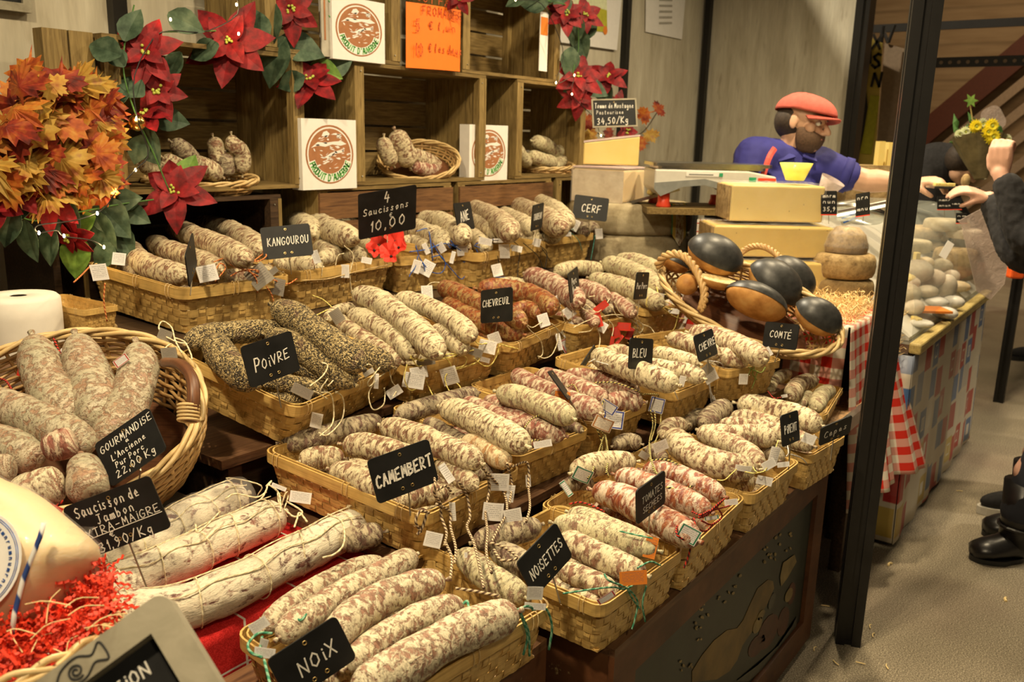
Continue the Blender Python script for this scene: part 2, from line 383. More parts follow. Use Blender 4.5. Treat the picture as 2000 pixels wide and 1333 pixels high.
m_wood('crate_wood',(0.20,0.135,0.048),(0.29,0.20,0.075),(0.11,0.068,0.022))
m_wood('crate_wood_upright',(0.25,0.172,0.062),(0.35,0.25,0.095),(0.13,0.082,0.028),scale=(14,14,1.2))
m_wood('crate_wood_red',(0.17,0.085,0.035),(0.24,0.12,0.05),(0.09,0.04,0.02))
m_wood('dark_wood',(0.055,0.032,0.018),(0.085,0.05,0.028),(0.025,0.015,0.01),r=0.5)
m_wood('brown_wood',(0.14,0.07,0.035),(0.20,0.105,0.05),(0.07,0.035,0.02),r=0.5)
m_wood('case_wood',(0.55,0.43,0.16),(0.66,0.53,0.22),(0.36,0.26,0.09),r=0.45)
m_wood('grey_wood',(0.33,0.30,0.22),(0.40,0.36,0.27),(0.24,0.21,0.15),scale=(4,4,4),grain=6)
def m_wall():
 t=NT('wall_board');v=t.coord('Object',(3.0,3.0,0.55),rnd=False);n=t.noise(v,3.2,5,0.6,0.4);f=t.noise(t.coord('Object',(40,40,5),rnd=False),2,4)
 s=t.noise(t.coord('Object',(9,9,2.0),rnd=False),2.6,3)
 c=t.ramp(n,[(0.3,(0.42,0.375,0.275)),(0.5,(0.54,0.495,0.385)),(0.7,(0.64,0.60,0.48))])
 c=t.mix(t.ramp(s,[(0.62,0),(0.72,0.35)]),c,(0.22,0.165,0.10))
 c=t.mix(0.4,c,t.ramp(f,[(0.3,0.75),(0.7,1.12)]),'MULTIPLY');t.col(c);t.rough(0.7,0.25);t.bump(f,0.12,0.001)
m_wall()
def m_floor():
 t=NT('floor_aggregate');v=t.coord('Object',rnd=False);n=t.noise(v,260,4,0.7);b=t.noise(v,3,4);o=t.voro(v,320)
 c=t.ramp(n,[(0.32,(0.07,0.055,0.038)),(0.5,(0.22,0.185,0.13)),(0.64,(0.46,0.40,0.29))])
 c=t.mix(t.ramp(o,[(0.15,0.4),(0.3,0)]),c,(0.46,0.41,0.31));c=t.mix(0.5,c,t.ramp(b,[(0.3,0.7),(0.7,1.1)]),'MULTIPLY')
 c=t.mix(t.ramp(t.noise(v,1.3,3),[(0.5,0),(0.7,0.35)]),c,(0.11,0.055,0.05))
 t.col(c);t.rough(0.75,0.3);t.bump(n,0.35,0.002)
m_floor()
def m_gingham(name='gingham',sq=0.031,red=(0.66,0.035,0.02),wh=(0.80,0.72,0.60)):
 t=NT(name);tc=t.n('TexCoord');s=t.sep(tc.outputs['UV'])
 a=t.math('GREATER_THAN',t.math('FRACT',t.math('DIVIDE',s[0],sq*2)),0.5);b=t.math('GREATER_THAN',t.math('FRACT',t.math('DIVIDE',s[1],sq*2)),0.5)
 f=t.math('MULTIPLY',t.math('ADD',a,b),0.5);mid=tuple((x*0.55+y*0.45) for x,y in zip(red,wh))
 t.col(t.ramp(f,[(0.0,wh),(0.25,mid),(0.75,red)],'CONSTANT'));t.rough(0.85,0.15)
m_gingham()
def m_redcheck():
 t=NT('red_cloth');tc=t.n('TexCoord');s=t.sep(tc.outputs['UV'])
 def line(c,p,w):return t.math('LESS_THAN',t.math('ABSOLUTE',t.math('SUBTRACT',t.math('FRACT',t.math('DIVIDE',c,p)),0.5)),w)
 f=t.math('MAXIMUM',line(s[0],0.11,0.018),line(s[1],0.11,0.014));n=t.noise(t.coord('UV',(600,600,1)),1,1)
 t.col(t.mix(f,t.mix(t.ramp(n,[(0.4,0),(0.6,1)]),(0.42,0.014,0.014),(0.62,0.03,0.028)),(0.72,0.66,0.58)));t.rough(0.9,0.15)
m_redcheck()
def m_windowcheck():
 t=NT('check_towel');tc=t.n('TexCoord');s=t.sep(tc.outputs['UV'])
 def line(c,p,w):return t.math('LESS_THAN',t.math('ABSOLUTE',t.math('SUBTRACT',t.math('FRACT',t.math('DIVIDE',c,p)),0.5)),w)
 f=t.math('MAXIMUM',line(s[0],0.024,0.07),line(s[1],0.024,0.07));t.col(t.mix(f,(0.72,0.67,0.60),(0.52,0.10,0.08)));t.rough(0.9,0.15)
m_windowcheck()
def m_print():
 t=NT('printed_oilcloth');tc=t.n('TexCoord');mp=t.n('Mapping');t.l(tc.outputs['UV'],mp.inputs[0]);mp.inputs['Scale'].default_value=(12,7.5,1)
 vo=t.n('TexVoronoi',distance='CHEBYCHEV');t.l(mp.outputs[0],vo.inputs['Vector']);vo.inputs['Scale'].default_value=1.0;vo.inputs['Randomness'].default_value=0.45
 s=t.sep(vo.outputs['Color'])
 ins=t.ramp(vo.outputs[0],[(0.38,1),(0.41,0)]);ring=t.math('MULTIPLY',t.ramp(vo.outputs[0],[(0.12,0),(0.15,1)]),t.ramp(vo.outputs[0],[(0.17,1),(0.20,0)]))
 c=t.ramp(s[0],[(0.0,(0.42,0.03,0.03)),(0.38,(0.07,0.15,0.34)),(0.70,(0.62,0.56,0.45)),(0.78,(0.36,0.04,0.05)),(0.92,(0.5,0.37,0.1))],'CONSTANT')
 c=t.mix(ring,c,(0.66,0.62,0.54));t.col(t.mix(ins,(0.60,0.54,0.44),c));t.rough(0.4,0.4)
m_print()
def m_cheese(name,c,c2,holes=True,r=0.45):
 t=NT(name);v=t.coord('Object');n=t.noise(v,9,3);k=t.noise(t.coord('Object',(1,1,6)),45,3)
 col=t.ramp(n,[(0.3,c2),(0.7,c)])
 if holes:col=t.mix(t.ramp(t.voro(v,26),[(0.045,0.75),(0.07,0)]),col,tuple(x*0.35 for x in c))
 t.col(col);t.rough(r,0.5);t.bump(k,0.15,0.002)
 t.b.inputs['Subsurface Weight'].default_value=0.15;t.b.inputs['Subsurface Radius'].default_value=(0.02,0.012,0.004);t.b.inputs['Subsurface Scale'].default_value=0.3
m_cheese('cheese_yellow',(0.68,0.51,0.13),(0.61,0.43,0.085));m_cheese('cheese_pale',(0.74,0.59,0.22),(0.69,0.53,0.16));m_cheese('cheese_cream',(0.76,0.60,0.34),(0.68,0.50,0.26),False)
def m_rind(name,a,b,k,sc=26):
 t=NT(name);v=t.coord('Object');n=t.noise(v,sc,6,0.7);w=t.noise(t.coord('Object',(1,1,2.5)),7,4,0.6)
 c=t.ramp(n,[(0.32,k),(0.5,a),(0.68,b)]);c=t.mix(t.ramp(w,[(0.4,0.5),(0.62,0)]),c,k);t.col(c);t.rough(0.85,0.2);t.bump(n,0.6,0.004)
m_rind('rind_grey',(0.47,0.40,0.26),(0.62,0.54,0.37),(0.27,0.215,0.13),14)
m_rind('rind_brown',(0.40,0.28,0.13),(0.54,0.40,0.20),(0.17,0.11,0.05),40)
m_rind('rind_white',(0.66,0.58,0.44),(0.76,0.69,0.56),(0.50,0.40,0.29),18)
m_rind('rind_violet',(0.66,0.52,0.50),(0.74,0.64,0.60),(0.52,0.38,0.38),9)
def m_bread():
 t=NT('bread_black');v=t.coord('Object');n=t.noise(v,60,4);t.col(t.ramp(n,[(0.3,(0.018,0.018,0.018)),(0.7,(0.040,0.040,0.038))]));t.rough(0.42,0.5);t.bump(t.noise(v,14,3),0.15,0.01)
 t=NT('bread_crust');v=t.coord('Object');n=t.noise(v,22,5);t.col(t.ramp(n,[(0.3,(0.32,0.13,0.03)),(0.55,(0.58,0.30,0.09)),(0.75,(0.68,0.42,0.16))]));t.rough(0.6,0.3);t.bump(n,0.2,0.003)
 t=NT('bread_crumb');v=t.coord('Object');n=t.noise(v,120,4);t.col(t.ramp(n,[(0.35,(0.62,0.45,0.18)),(0.6,(0.88,0.74,0.42))]));t.rough(0.9,0.1);t.bump(n,0.8,0.003)
m_bread()
def m_leaf(name,stops,sc=16):
 t=NT(name);v=t.coord('Object');n=t.noise(v,sc,3,0.6);t.col(t.ramp(n,stops));t.rough(0.6,0.3)
 t.b.inputs['Transmission Weight'].default_value=0.0;return t.m
m_leaf('maple_leaf_orange',[(0.32,(0.186,0.022,0.007)),(0.46,(0.384,0.081,0.012)),(0.58,(0.484,0.186,0.025)),(0.72,(0.434,0.260,0.050))],22)
m_leaf('maple_leaf_red',[(0.34,(0.078,0.010,0.007)),(0.5,(0.252,0.027,0.011)),(0.62,(0.396,0.102,0.018)),(0.75,(0.252,0.096,0.018))],22)
m_leaf('maple_leaf_yellow',[(0.32,(0.264,0.079,0.020)),(0.45,(0.409,0.218,0.033)),(0.6,(0.488,0.317,0.066)),(0.74,(0.343,0.145,0.079))],22)
m_leaf('green_leaf',[(0.3,(0.022,0.044,0.024)),(0.5,(0.060,0.100,0.060)),(0.7,(0.112,0.160,0.100))],30)
m_leaf('bright_green_leaf',[(0.3,(0.06,0.14,0.02)),(0.7,(0.20,0.34,0.06))],30)
m_leaf('red_petal',[(0.3,(0.075,0.004,0.006)),(0.5,(0.20,0.006,0.010)),(0.7,(0.34,0.012,0.016))],34)
simple('poppy_red',(0.82,0.05,0.03),0.7);simple('flower_eye',(0.45,0.50,0.08),0.6)
simple('slate',(0.012,0.012,0.012),0.5,spec=0.25,var=0.4,scale=20);simple('chalk',(0.80,0.77,0.70),0.9,spec=0.1);simple('metal_pin',(0.32,0.26,0.18),0.35,0.9);simple('brass',(0.55,0.40,0.16),0.3,0.9)
simple('steel',(0.42,0.41,0.37),0.28,1.0);simple('lamp_black',(0.008,0.008,0.008),0.5);simple('post_black',(0.011,0.010,0.009),0.38,spec=0.4);simple('post_dark_grey',(0.10,0.09,0.075),0.45)
simple('paper_white',(0.80,0.78,0.75),0.7,spec=0.2,var=0.03);simple('paper_grey',(0.40,0.38,0.34),0.6);simple('paper_orange',(1.0,0.20,0.01),0.6,var=0.03);simple('ink_red',(0.62,0.10,0.02),0.8);simple('ink_black',(0.02,0.02,0.02),0.8)
simple('print_brown',(0.36,0.15,0.06),0.8);simple('print_green',(0.12,0.42,0.10),0.8);simple('toilet_paper',(0.80,0.76,0.68),0.95,var=0.03,bump=0.2);simple('cardboard_grey',(0.42,0.39,0.32),0.8)
def m_tag(name,paper=(0.76,0.74,0.72),border=None):
 t=NT(name);tc=t.n('TexCoord');s=t.sep(tc.outputs['UV'])
 row=t.math('GREATER_THAN',t.math('FRACT',t.math('MULTIPLY',s[1],9)),0.5);nz=t.noise(t.coord('UV',(26,9,1)),1.0,1)
 ink=t.math('MULTIPLY',row,t.math('GREATER_THAN',nz,0.42))
 inx=t.math('LESS_THAN',t.math('ABSOLUTE',t.math('SUBTRACT',s[0],0.5)),0.40);iny=t.math('LESS_THAN',t.math('ABSOLUTE',t.math('SUBTRACT',s[1],0.55)),0.36)
 ink=t.math('MULTIPLY',t.math('MULTIPLY',ink,inx),iny)
 c=t.mix(t.math('MULTIPLY',ink,0.45),paper,(0.12,0.10,0.12))
 if border:
  e=t.math('MAXIMUM',t.math('ABSOLUTE',t.math('SUBTRACT',s[0],0.5)),t.math('ABSOLUTE',t.math('SUBTRACT',s[1],0.5)))
  c=t.mix(t.math('MULTIPLY',t.math('GREATER_THAN',e,0.40),t.math('LESS_THAN',e,0.47)),c,border)
 t.col(c);t.rough(0.6,0.25)
m_tag('tag_white',(0.86,0.84,0.82));m_tag('tag_blue',border=(0.03,0.05,0.30));m_tag('tag_green',border=(0.03,0.20,0.10));m_tag('tag_red',border=(0.45,0.03,0.02));m_tag('tag_brown',(0.80,0.72,0.62),(0.45,0.2,0.07))
m_tag('tag_grey',(0.36,0.33,0.28));m_tag('tag_orange',(0.72,0.22,0.03));m_tag('tag_solid_red',(0.62,0.04,0.02))
def m_twine(name,a,b,sc=260):
 t=NT(name);v=t.coord('UV',(1,1,1));w=t.wave(v,sc/6.28*1.0,0,'BANDS','DIAGONAL');t.col(t.ramp(w,[(0.35,a),(0.6,b)]));t.rough(0.85,0.15);t.bump(w,0.6,0.001)
m_twine('twine_cream',(0.62,0.52,0.32),(0.80,0.72,0.50));m_twine('twine_yellow',(0.62,0.50,0.12),(0.84,0.74,0.28));m_twine('twine_brown',(0.10,0.06,0.04),(0.60,0.47,0.30),420)
m_twine('twine_blackyellow',(0.02,0.02,0.02),(0.66,0.56,0.20),420);m_twine('twine_orange',(0.42,0.08,0.03),(0.78,0.36,0.12),420);m_twine('twine_red',(0.05,0.02,0.02),(0.60,0.05,0.03),420)
m_twine('twine_green',(0.05,0.22,0.13),(0.22,0.42,0.28));m_twine('twine_blue',(0.02,0.07,0.34),(0.05,0.16,0.55));m_twine('twine_black',(0.02,0.02,0.02),(0.05,0.05,0.05));m_twine('twine_white',(0.60,0.57,0.52),(0.74,0.72,0.68));m_twine('twine_limegreen',(0.20,0.30,0.06),(0.42,0.52,0.16));m_twine('twine_bluewhite',(0.03,0.06,0.22),(0.72,0.72,0.70),120);m_twine('twine_teal',(0.03,0.18,0.15),(0.10,0.34,0.30))
def m_film(name='clear_film',tint=(0.92,0.88,0.86),alpha=0.13):
 t=NT(name);v=t.coord('Object');n=t.noise(v,40,4,0.6,1.5)
 t.col(tint);t.rough(0.10,0.6);t.b.inputs['Alpha'].default_value=alpha;t.bump(n,0.9,0.006)
m_film();m_film('case_glass',(0.70,0.74,0.66),0.16);m_film('acrylic',(0.62,0.50,0.44),0.5)
t=MATS['case_glass'].node_tree
for nd in list(t.nodes):
 if nd.type=='BUMP':t.nodes.remove(nd)
simple('shirt_blue',(0.026,0.026,0.20),0.8,var=0.15,scale=12);simple('cap_red',(0.44,0.085,0.06),0.85,var=0.12,scale=60,bump=0.2);simple('strap_red',(0.66,0.08,0.06),0.7)
simple('skin_man',(0.58,0.34,0.22),0.5,var=0.07,scale=25);simple('skin_woman',(0.60,0.34,0.24),0.5,var=0.07,scale=25);simple('hair_dark',(0.035,0.022,0.014),0.7,var=0.3,scale=90,bump=0.5);simple('beard',(0.10,0.055,0.03),0.8,var=0.3,scale=120,bump=0.6)
simple('lip',(0.45,0.14,0.11),0.5);simple('eye_white',(0.7,0.66,0.6),0.3);simple('coat_black',(0.012,0.011,0.012),0.9,var=0.4,scale=70,bump=0.4);simple('trousers_dark',(0.012,0.013,0.020),0.9);simple('boot_leather',(0.010,0.009,0.009),0.32);simple('sole_white',(0.55,0.52,0.46),0.6)
simple('plastic_white',(0.62,0.60,0.54),0.35,var=0.04);simple('plastic_grey',(0.22,0.23,0.22),0.4);simple('plastic_red',(0.80,0.07,0.03),0.4);simple('plastic_green',(0.03,0.36,0.16),0.4)
simple('crinkle_red',(0.72,0.045,0.012),0.6,var=0.25,scale=60);simple('straw',(0.80,0.62,0.30),0.7,var=0.2,scale=30);simple('casing',(0.42,0.25,0.10),0.4);simple('box_paint',(0.50,0.5,0.5),0.5)
def m_glow(name,c,st):
 t=NT(name);t.b.inputs['Emission Color'].default_value=(*c,1);t.b.inputs['Emission Strength'].default_value=st
m_glow('bulb_glow',(1.0,0.72,0.34),14);m_glow('bulb_glow_cold',(0.95,0.86,0.80),14);m_glow('strip_glow',(1.0,0.92,0.55),3.0)
def m_cup():
 t=NT('cup_lime');t.col((0.62,0.74,0.20));t.rough(0.2,0.5);t.b.inputs['Alpha'].default_value=0.75;t.b.inputs['Subsurface Weight'].default_value=0.3
m_cup()
def m_chest():
 t=NT('chest_paint');v=t.coord('Object',(1,1,1));n=t.noise(v,6,6,0.65);g=t.noise(t.coord('Object',(1.5,1.5,9)),7,5)
 c=t.ramp(n,[(0.3,(0.055,0.022,0.010)),(0.55,(0.13,0.05,0.02)),(0.75,(0.19,0.085,0.035))])
 c=t.mix(t.ramp(t.noise(v,17,6,0.75),[(0.66,0),(0.70,0.8)]),c,(0.38,0.27,0.13));t.col(t.mix(0.4,c,t.ramp(g,[(0.3,0.6),(0.7,1.1)]),'MULTIPLY'));t.rough(0.5,0.35);t.bump(n,0.2,0.003)
m_chest()
def m_hall():
 t=NT('hall_cladding');v=t.coord('Object',rnd=False);s=t.sep(v);l=t.ramp(t.math('FRACT',t.math('MULTIPLY',s[2],2.4)),[(0.0,0.72),(0.05,1.0),(0.92,1.0),(1.0,0.75)])
 n=t.noise(t.coord('Object',(0.6,0.6,5),rnd=False),3,4);c=t.ramp(n,[(0.3,(0.27,0.185,0.105)),(0.7,(0.36,0.26,0.155))]);t.col(t.mix(1.0,c,l,'MULTIPLY'));t.rough(0.8,0.2)
m_hall();simple('beam_red_brown',(0.085,0.020,0.008),0.6);simple('truss_dark',(0.025,0.022,0.020),0.5)
simple('banner_yellow',(0.55,0.42,0.08),0.8,var=0.2,scale=6);simple('banner_lime',(0.46,0.44,0.03),0.8);simple('banner_back',(0.30,0.22,0.15),0.8);simple('banner_skin',(0.42,0.20,0.10),0.8);simple('banner_black',(0.03,0.025,0.02),0.9)
simple('mum_yellow',(0.86,0.72,0.02),0.7);simple('mum_white',(0.70,0.74,0.48),0.7);simple('stem_green',(0.06,0.16,0.03),0.7);simple('wrap_paper',(0.24,0.20,0.10),0.5,var=0.4,scale=18);simple('orange_cloth',(0.9,0.12,0.01),0.7)
simple('picture_dark',(0.015,0.021,0.014),0.45,var=0.5,scale=9);simple('picture_ochre',(0.15,0.095,0.022),0.5,var=0.4,scale=14);simple('picture_pale',(0.22,0.16,0.055),0.5,var=0.4,scale=20);simple('picture_red',(0.075,0.022,0.011),0.5,var=0.3);simple('picture_grey',(0.06,0.06,0.045),0.5,var=0.3)
simple('mat_weave',(0.36,0.21,0.09),0.7,var=0.45,scale=110,bump=0.8);simple('gold',(0.75,0.50,0.15),0.2,1.0)
# bamboo basket template (unit size WxDxH, scaled on the root)
BW,BD,BH=0.38,0.28,0.082
def rr_path(w,d,r,n):
 P=[Vector((p[0],p[1],0)) for p in rrect(w,d,r,6)];P.append(P[0].copy());return resamp(P,n+1)[:-1]
def basket_parts():
 body=MB();lv=5;top=BH-0.012;N=58
 def path(z,off,n=N*3):
  k=z/top;w=BW-0.030*(1-k)-0.006;d=BD-0.028*(1-k)-0.006
  P=rr_path(w,d,0.022,n);out=[]
  for i,p in enumerate(P):
   t=(P[(i+1) % n]-P[i-1]).normalized();nrm=Vector((t.y,-t.x,0))
   o=off(i) if callable(off) else off
   q=p+nrm*o;out.append(Vector((q.x,q.y,z)))
  return out
 ph=top/lv
 for l in range(lv):
  f=lambda i,l=l:0.0015*math.sin(PI*(i/3.0)+PI*l)
  a=path(l*ph+ph*0.02,f);b=path(l*ph+ph*0.98,f);n=len(a)
  vs=a+b;fs=[];uv=[]
  for i in range(n):
   j=(i+1) % n;fs.append((i,j,n+j,n+i));u0=i*0.0075;u1=u0+0.0075;v0=l*0.013+l*.37;v1=v0+0.013
   uv.append(((u0,v0),(u1,v0),(u1,v1),(u0,v1)))
  body.add(vs,fs,uv)
 rows=[path(z*top/(lv*2),0.0,N*3) for z in range(lv*2+1)]
 for j in range(0,N):
  i0=(j*3) % (N*3);i1=(j*3+3) % (N*3);L=[]
  for z in range(lv*2+1):
   P=rows[z];a=P[i0].lerp(P[i1],0.12);b=P[i0].lerp(P[i1],0.88);t=(b-a).normalized();nrm=Vector((t.y,-t.x,0))
   o=-0.0019*math.sin(PI*z/2.0)*1.0 if z % 2 else 0.0
   o=-0.0015*(1 if ((z//2+j) % 2==0) else -1) if z % 2 else 0.0
   L+=[a+nrm*o,b+nrm*o]
  fs=[(2*k,2*k+1,2*k+3,2*k+2) for k in range(lv*2)]
  uv=[((k*.007,j*.7),(k*.007,j*.7+.011),(k*.007+.007,j*.7+.011),(k*.007+.007,j*.7)) for k in range(lv*2)]
  body.add(L,fs,uv)
 w,d=BW-0.038,BD-0.036;nx,ny=24,18
 for iy in range(ny):
  vs=[];fs=[];uv=[]
  for ix in range(nx*2+1):
   z=0.0032+0.0014*math.sin(PI*ix/2.0+PI*iy)
   x=-w/2+w*ix/(nx*2);vs+=[Vector((x,-d/2+d*(iy+.04)/ny,z)),Vector((x,-d/2+d*(iy+.96)/ny,z))]
  for k in range(nx*2):fs.append((2*k,2*k+2,2*k+3,2*k+1));uv.append(((k*.006,iy*.5),(k*.006+.006,iy*.5),(k*.006+.006,iy*.5+.012),(k*.006,iy*.5+.012)))
  body.add(vs,fs,uv)
 body.box((0,0,0.0010),(w,d,0.0014))
 rim=MB()
 for (off,z0,z1,th) in ((0.0022,BH-0.019,BH-0.001,0.0030),(-0.0042,BH-0.017,BH,0.0026)):
  n=132;A=rr_path(BW+2*off-0.004,BD+2*off-0.004,0.024,n);B=rr_path(BW+2*(off+th)-0.004,BD+2*(off+th)-0.004,0.026,n)
  vs=[];
  for i in range(n):
   a,b=A[i],B[i];vs+=[Vector((a.x,a.y,z0)),Vector((b.x,b.y,z0)),Vector((b.x,b.y,z1)),Vector((a.x,a.y,z1))]
  fs=[];uv=[]
  for i in range(n):
   j=(i+1) % n
   for k in range(4):
    k2=(k+1) % 4;fs.append((i*4+k,i*4+k2,j*4+k2,j*4+k));u0=i*.01+off*90;uv.append(((u0,k*.016),(u0,k*.016+.016),(u0+.01,k*.016+.016),(u0+.01,k*.016)))
  rim.add(vs,fs,uv)
 bind=[]
 P=rr_path(BW+0.002,BD+0.002,0.025,400)
 for i in (16,70,108,160,215,268,308,360,392):
  bb=MB();bind.append(bb)
  for s in (-1,1.4):
   p=P[int(i+s) % 400];q=P[int(i+s+1) % 400];t=(q-p).normalized();nr=Vector((t.y,-t.x,0))
   loop=[]
   for k in range(11):
    a=2*PI*k/10;loop.append(p+nr*(-0.001+0.0065*math.cos(a))+t*0.002*s+Vector((0,0,BH-0.010+0.0125*math.sin(a))))
   bb.tube(loop[:-1],0.0009,5,closed=True)
 return body,rim,bind
_b,_r,_s=basket_parts()
_proto=thing('bamboo_basket',(0,0,0),'x','basket')
PB=[_b.build('woven_body','bamboo',_proto,local=True),_r.build('rim','bamboo_rim',_proto,smooth=False,local=True)]+[q.build('binding','rattan_pale',_proto,local=True) for q in _s]
BASK={};_first=[True]
def basket(key,FL,FR,z,depth,label,tilt=0.0,h=None,group='bamboo baskets of sausages',yawadd=0.0):
 a=at_z(FL[0],FL[1],z);b=at_z(FR[0],FR[1],z);u=(b-a);w=u.length;u.normalize()
 if yawadd:
  ca,sa=math.cos(yawadd),math.sin(yawadd);u=Vector((u.x*ca-u.y*sa,u.x*sa+u.y*ca,0))
 v=Vector((-u.y,u.x,0));ct,st=math.cos(math.radians(tilt)),math.sin(math.radians(tilt))
 v2=v*ct+Vector((0,0,st));n=u.cross(v2);h=h or {0.947:0.112,0.800:0.094}.get(z,0.092)
 land=w>=depth*0.98
 if land:sx,sy=w/BW,depth/BD;M=Matrix((u*sx,v2*sy,n*(h/BH))).transposed().to_4x4()
 else:sx,sy=depth/BW,w/BD;M=Matrix((v2*sx,-u*sy,n*(h/BH))).transposed().to_4x4()
 c=a+u*w/2+v2*depth/2-n*h;M.translation=c
 if _first[0]:o=_proto;_first[0]=False;kids=PB
 else:
  o=_proto.copy();COL.objects.link(o);kids=[]
  for p in PB:
   q=p.copy();COL.objects.link(q);q.parent=o
 o.matrix_world=M;o['label']=label;o['category']='basket';o['group']=group
 BASK[key]=dict(o=o,a=a,b=b,u=u,v=v2,n=n,w=w,d=depth,z=z,h=h)
 return o
Z1,Z2,Z3,Z4=0.947,0.800,0.700,0.620
basket('kang',(356,565),(568,537),Z1,0.435,'bamboo basket at the left end of the top row, orange strings over it',2)
basket('b2',(580,532),(772,502),Z1,0.36,'bamboo basket in the top row behind the small KANGOUROU slate',2)
basket('b3',(776,503),(928,490),Z1,0.34,'bamboo basket in the top row with blue strings hanging over its front',2)
basket('b4',(934,496),(1070,472),Z1,0.34,'bamboo basket in the top row with black strings, under the slate ANE',2)
basket('b5',(1074,466),(1162,455),Z1,0.34,'bamboo basket at the right end of the top row beside the big cheese wheel',2)
basket('poivre',(580,798),(790,704),Z2,0.285,'bamboo basket of pepper coated sausages behind the slate POIVRE',15)
basket('nature',(797,718),(984,674),Z2,0.36,'bamboo basket of long white sausages with yellow strings, right of the pepper basket',5)
basket('chevr',(1000,674),(1120,622),Z2,0.34,'bamboo basket of red brown sausages behind the slate CHEVREUIL',4)
basket('pork',(1126,638),(1252,614),Z2,0.34,'bamboo basket with red foil tags over its front rim, middle of the second row',4)
basket('purpork',(1264,606),(1375,586),Z2,0.34,'bamboo basket with a tangle of yellow strings, right end of the second row',4)
basket('camem',(828,1008),(1018,912),Z3,0.395,'bamboo basket of sausages behind the slate CAMEMBERT',3)
basket('r3b',(1010,893),(1152,836),Z3,0.36,'bamboo basket in the third row holding the sausage with the orange and yellow label',3)
basket('r3c',(1160,830),(1268,784),Z3,0.36,'bamboo basket in the third row with blue edged tags, left of the slate BLEU',3)
basket('bleu',(1318,768),(1404,734),0.725,0.36,'bamboo basket of sausages behind the slate BLEU',3)
basket('chevre',(1420,724),(1528,702),0.75,0.34,'bamboo basket behind the slate CHEVRE at the right end of the third row',3)
basket('noix',(702,1404),(1080,1178),Z4,0.272,'bamboo basket of thick sausages nearest the camera, behind the slate NOIX',0)
basket('noisette',(1175,1185),(1337,1070),Z4,0.27,'bamboo basket of sausages behind the slate NOISETTES',0)
basket('tomate',(1344,1073),(1456,969),Z4,0.30,'bamboo basket of reddish sausages behind the slate TOMATES SECHEES',0)
basket('piment',(1472,968),(1562,900),Z4,0.30,'bamboo basket behind the slate PIMENT in the front row',0)
basket('cepes',(1584,890),(1652,850),Z4,0.28,'bamboo basket behind the tilted slate CEPES, right end of the front row',0)
basket('back',(1612,812),(1646,756),Z4+.01,0.20,'small bamboo basket of thin sausages behind the CEPES basket',0,h=.06)
# sausages
def prof(s,tip0=1.0,tip1=1.0,p=9):
 x=2*s-1;q=abs(x)
 return max(0.0,(1-q**p))**(1/2.0)
SAUS=[]
def sausage(kind,pts,r,label,group=None,name='dried_sausage',nubs=(1,1),lump=0.10,rings=44,seg=22,taper=0.0,crease=0.0,flat=1.0,seed=None,p=7,cat='sausage'):
 rng=random.Random(seed if seed is not None else len(SAUS)*7+3)
 C=resamp(spline(pts,60),60);L=sum((C[i+1]-C[i]).length for i in range(59))
 P=resamp(C,rings);mb=MB();sd=Vector((rng.uniform(-50,50),rng.uniform(-50,50),rng.uniform(-50,50)))
 pe=max(4.0,min(p*1.6,p*L/(r*9)))
 ss=[0.5-0.5*math.cos(PI*(i/(rings-1))**1.0) for i in range(rings)];ss=[0.6*a+0.4*(i/(rings-1)) for i,a in enumerate(ss)]
 def pt(s):
  f=s*59;k=min(int(f),58);return C[k].lerp(C[k+1],f-k)
 P=[pt(s) for s in ss];rad=[]
 for s in ss:
  bend=noise.noise(sd+Vector((s*L*14,0,0)))
  tp=1-taper*(s-0.5) if taper else 1
  rad.append(max(0.0012,r*prof(s,p=pe)*(1+lump*0.9*bend)*tp))
 mb.tube(P,rad,seg,caps=True)
 vs=mb.v;n=len(P)
 for i in range(n):
  for k in range(seg):
   v=vs[i*seg+k];d=v-P[i]
   if d.length<1e-6:continue
   q=v*1.0
   f=1+lump*0.75*noise.noise(sd+q*38)+lump*0.38*noise.noise(sd+q*105)
   if crease:
    a=2*PI*k/seg;w=math.sin(PI*min(1,max(0,ss[i]*1.35)))
    f-=crease*w*math.exp(-((math.cos(a-1.2)-1)/0.10)**2)
   vs[i*seg+k]=P[i]+d*f
 if flat !=1.0:
  for i in range(n*seg):vs[i].z=P[i//seg].z+(vs[i].z-P[i//seg].z)*flat
 cen=P[n//2]
 o=thing(name,cen,label,cat,group)
 b=mb.build('casing',kind,o,smooth=True)
 for e,i,j in ((0,0,2),(1,n-1,n-3)):
  if nubs[e]:
   d=(P[i]-P[j]).normalized();nb=MB();q=P[i];rr=r*0.14*nubs[e]
   nb.tube([q-d*r*0.25,q-d*r*0.02,q+d*r*0.08,q+d*r*0.22,q+d*r*0.42],[rr*1.9,rr*1.1,rr*0.6,rr*1.0,rr*1.25],8)
   nb.build('tied_end',kind,o,smooth=True)
 SAUS.append((o,cen,r,P));return o
KN={'f':'skin_floury','m':'skin_mottled','g':'skin_greenish','p':'skin_pink','d':'skin_dark','r':'skin_redbrown','t':'skin_tomato','a':'skin_tan','n':'skin_nutty','q':'skin_pepper','G':'skin_gourmande'}
def R_(px,p):return px*dep(p)/1700.0
BS={}
def fillers(key,kind,n,what,r=.020):
 B=BASK[key];lift=-B['h']+r+.006
 for i in range(n):
  f=(i+.5)/n;a=B['a']+B['u']*(.035+(B['w']-.07)*f)+B['v']*(.045)+B['n']*lift;b=a+B['v']*(B['d']-.09)+B['u']*.01*math.sin(i*2.3);sausage(KN[kind],[a,(a+b)/2+B['u']*.008*math.cos(i*1.7),b],r,'sausage in the shaded bottom layer of '+what,'bottom layer of '+what,rings=26,seg=14,lump=.08)
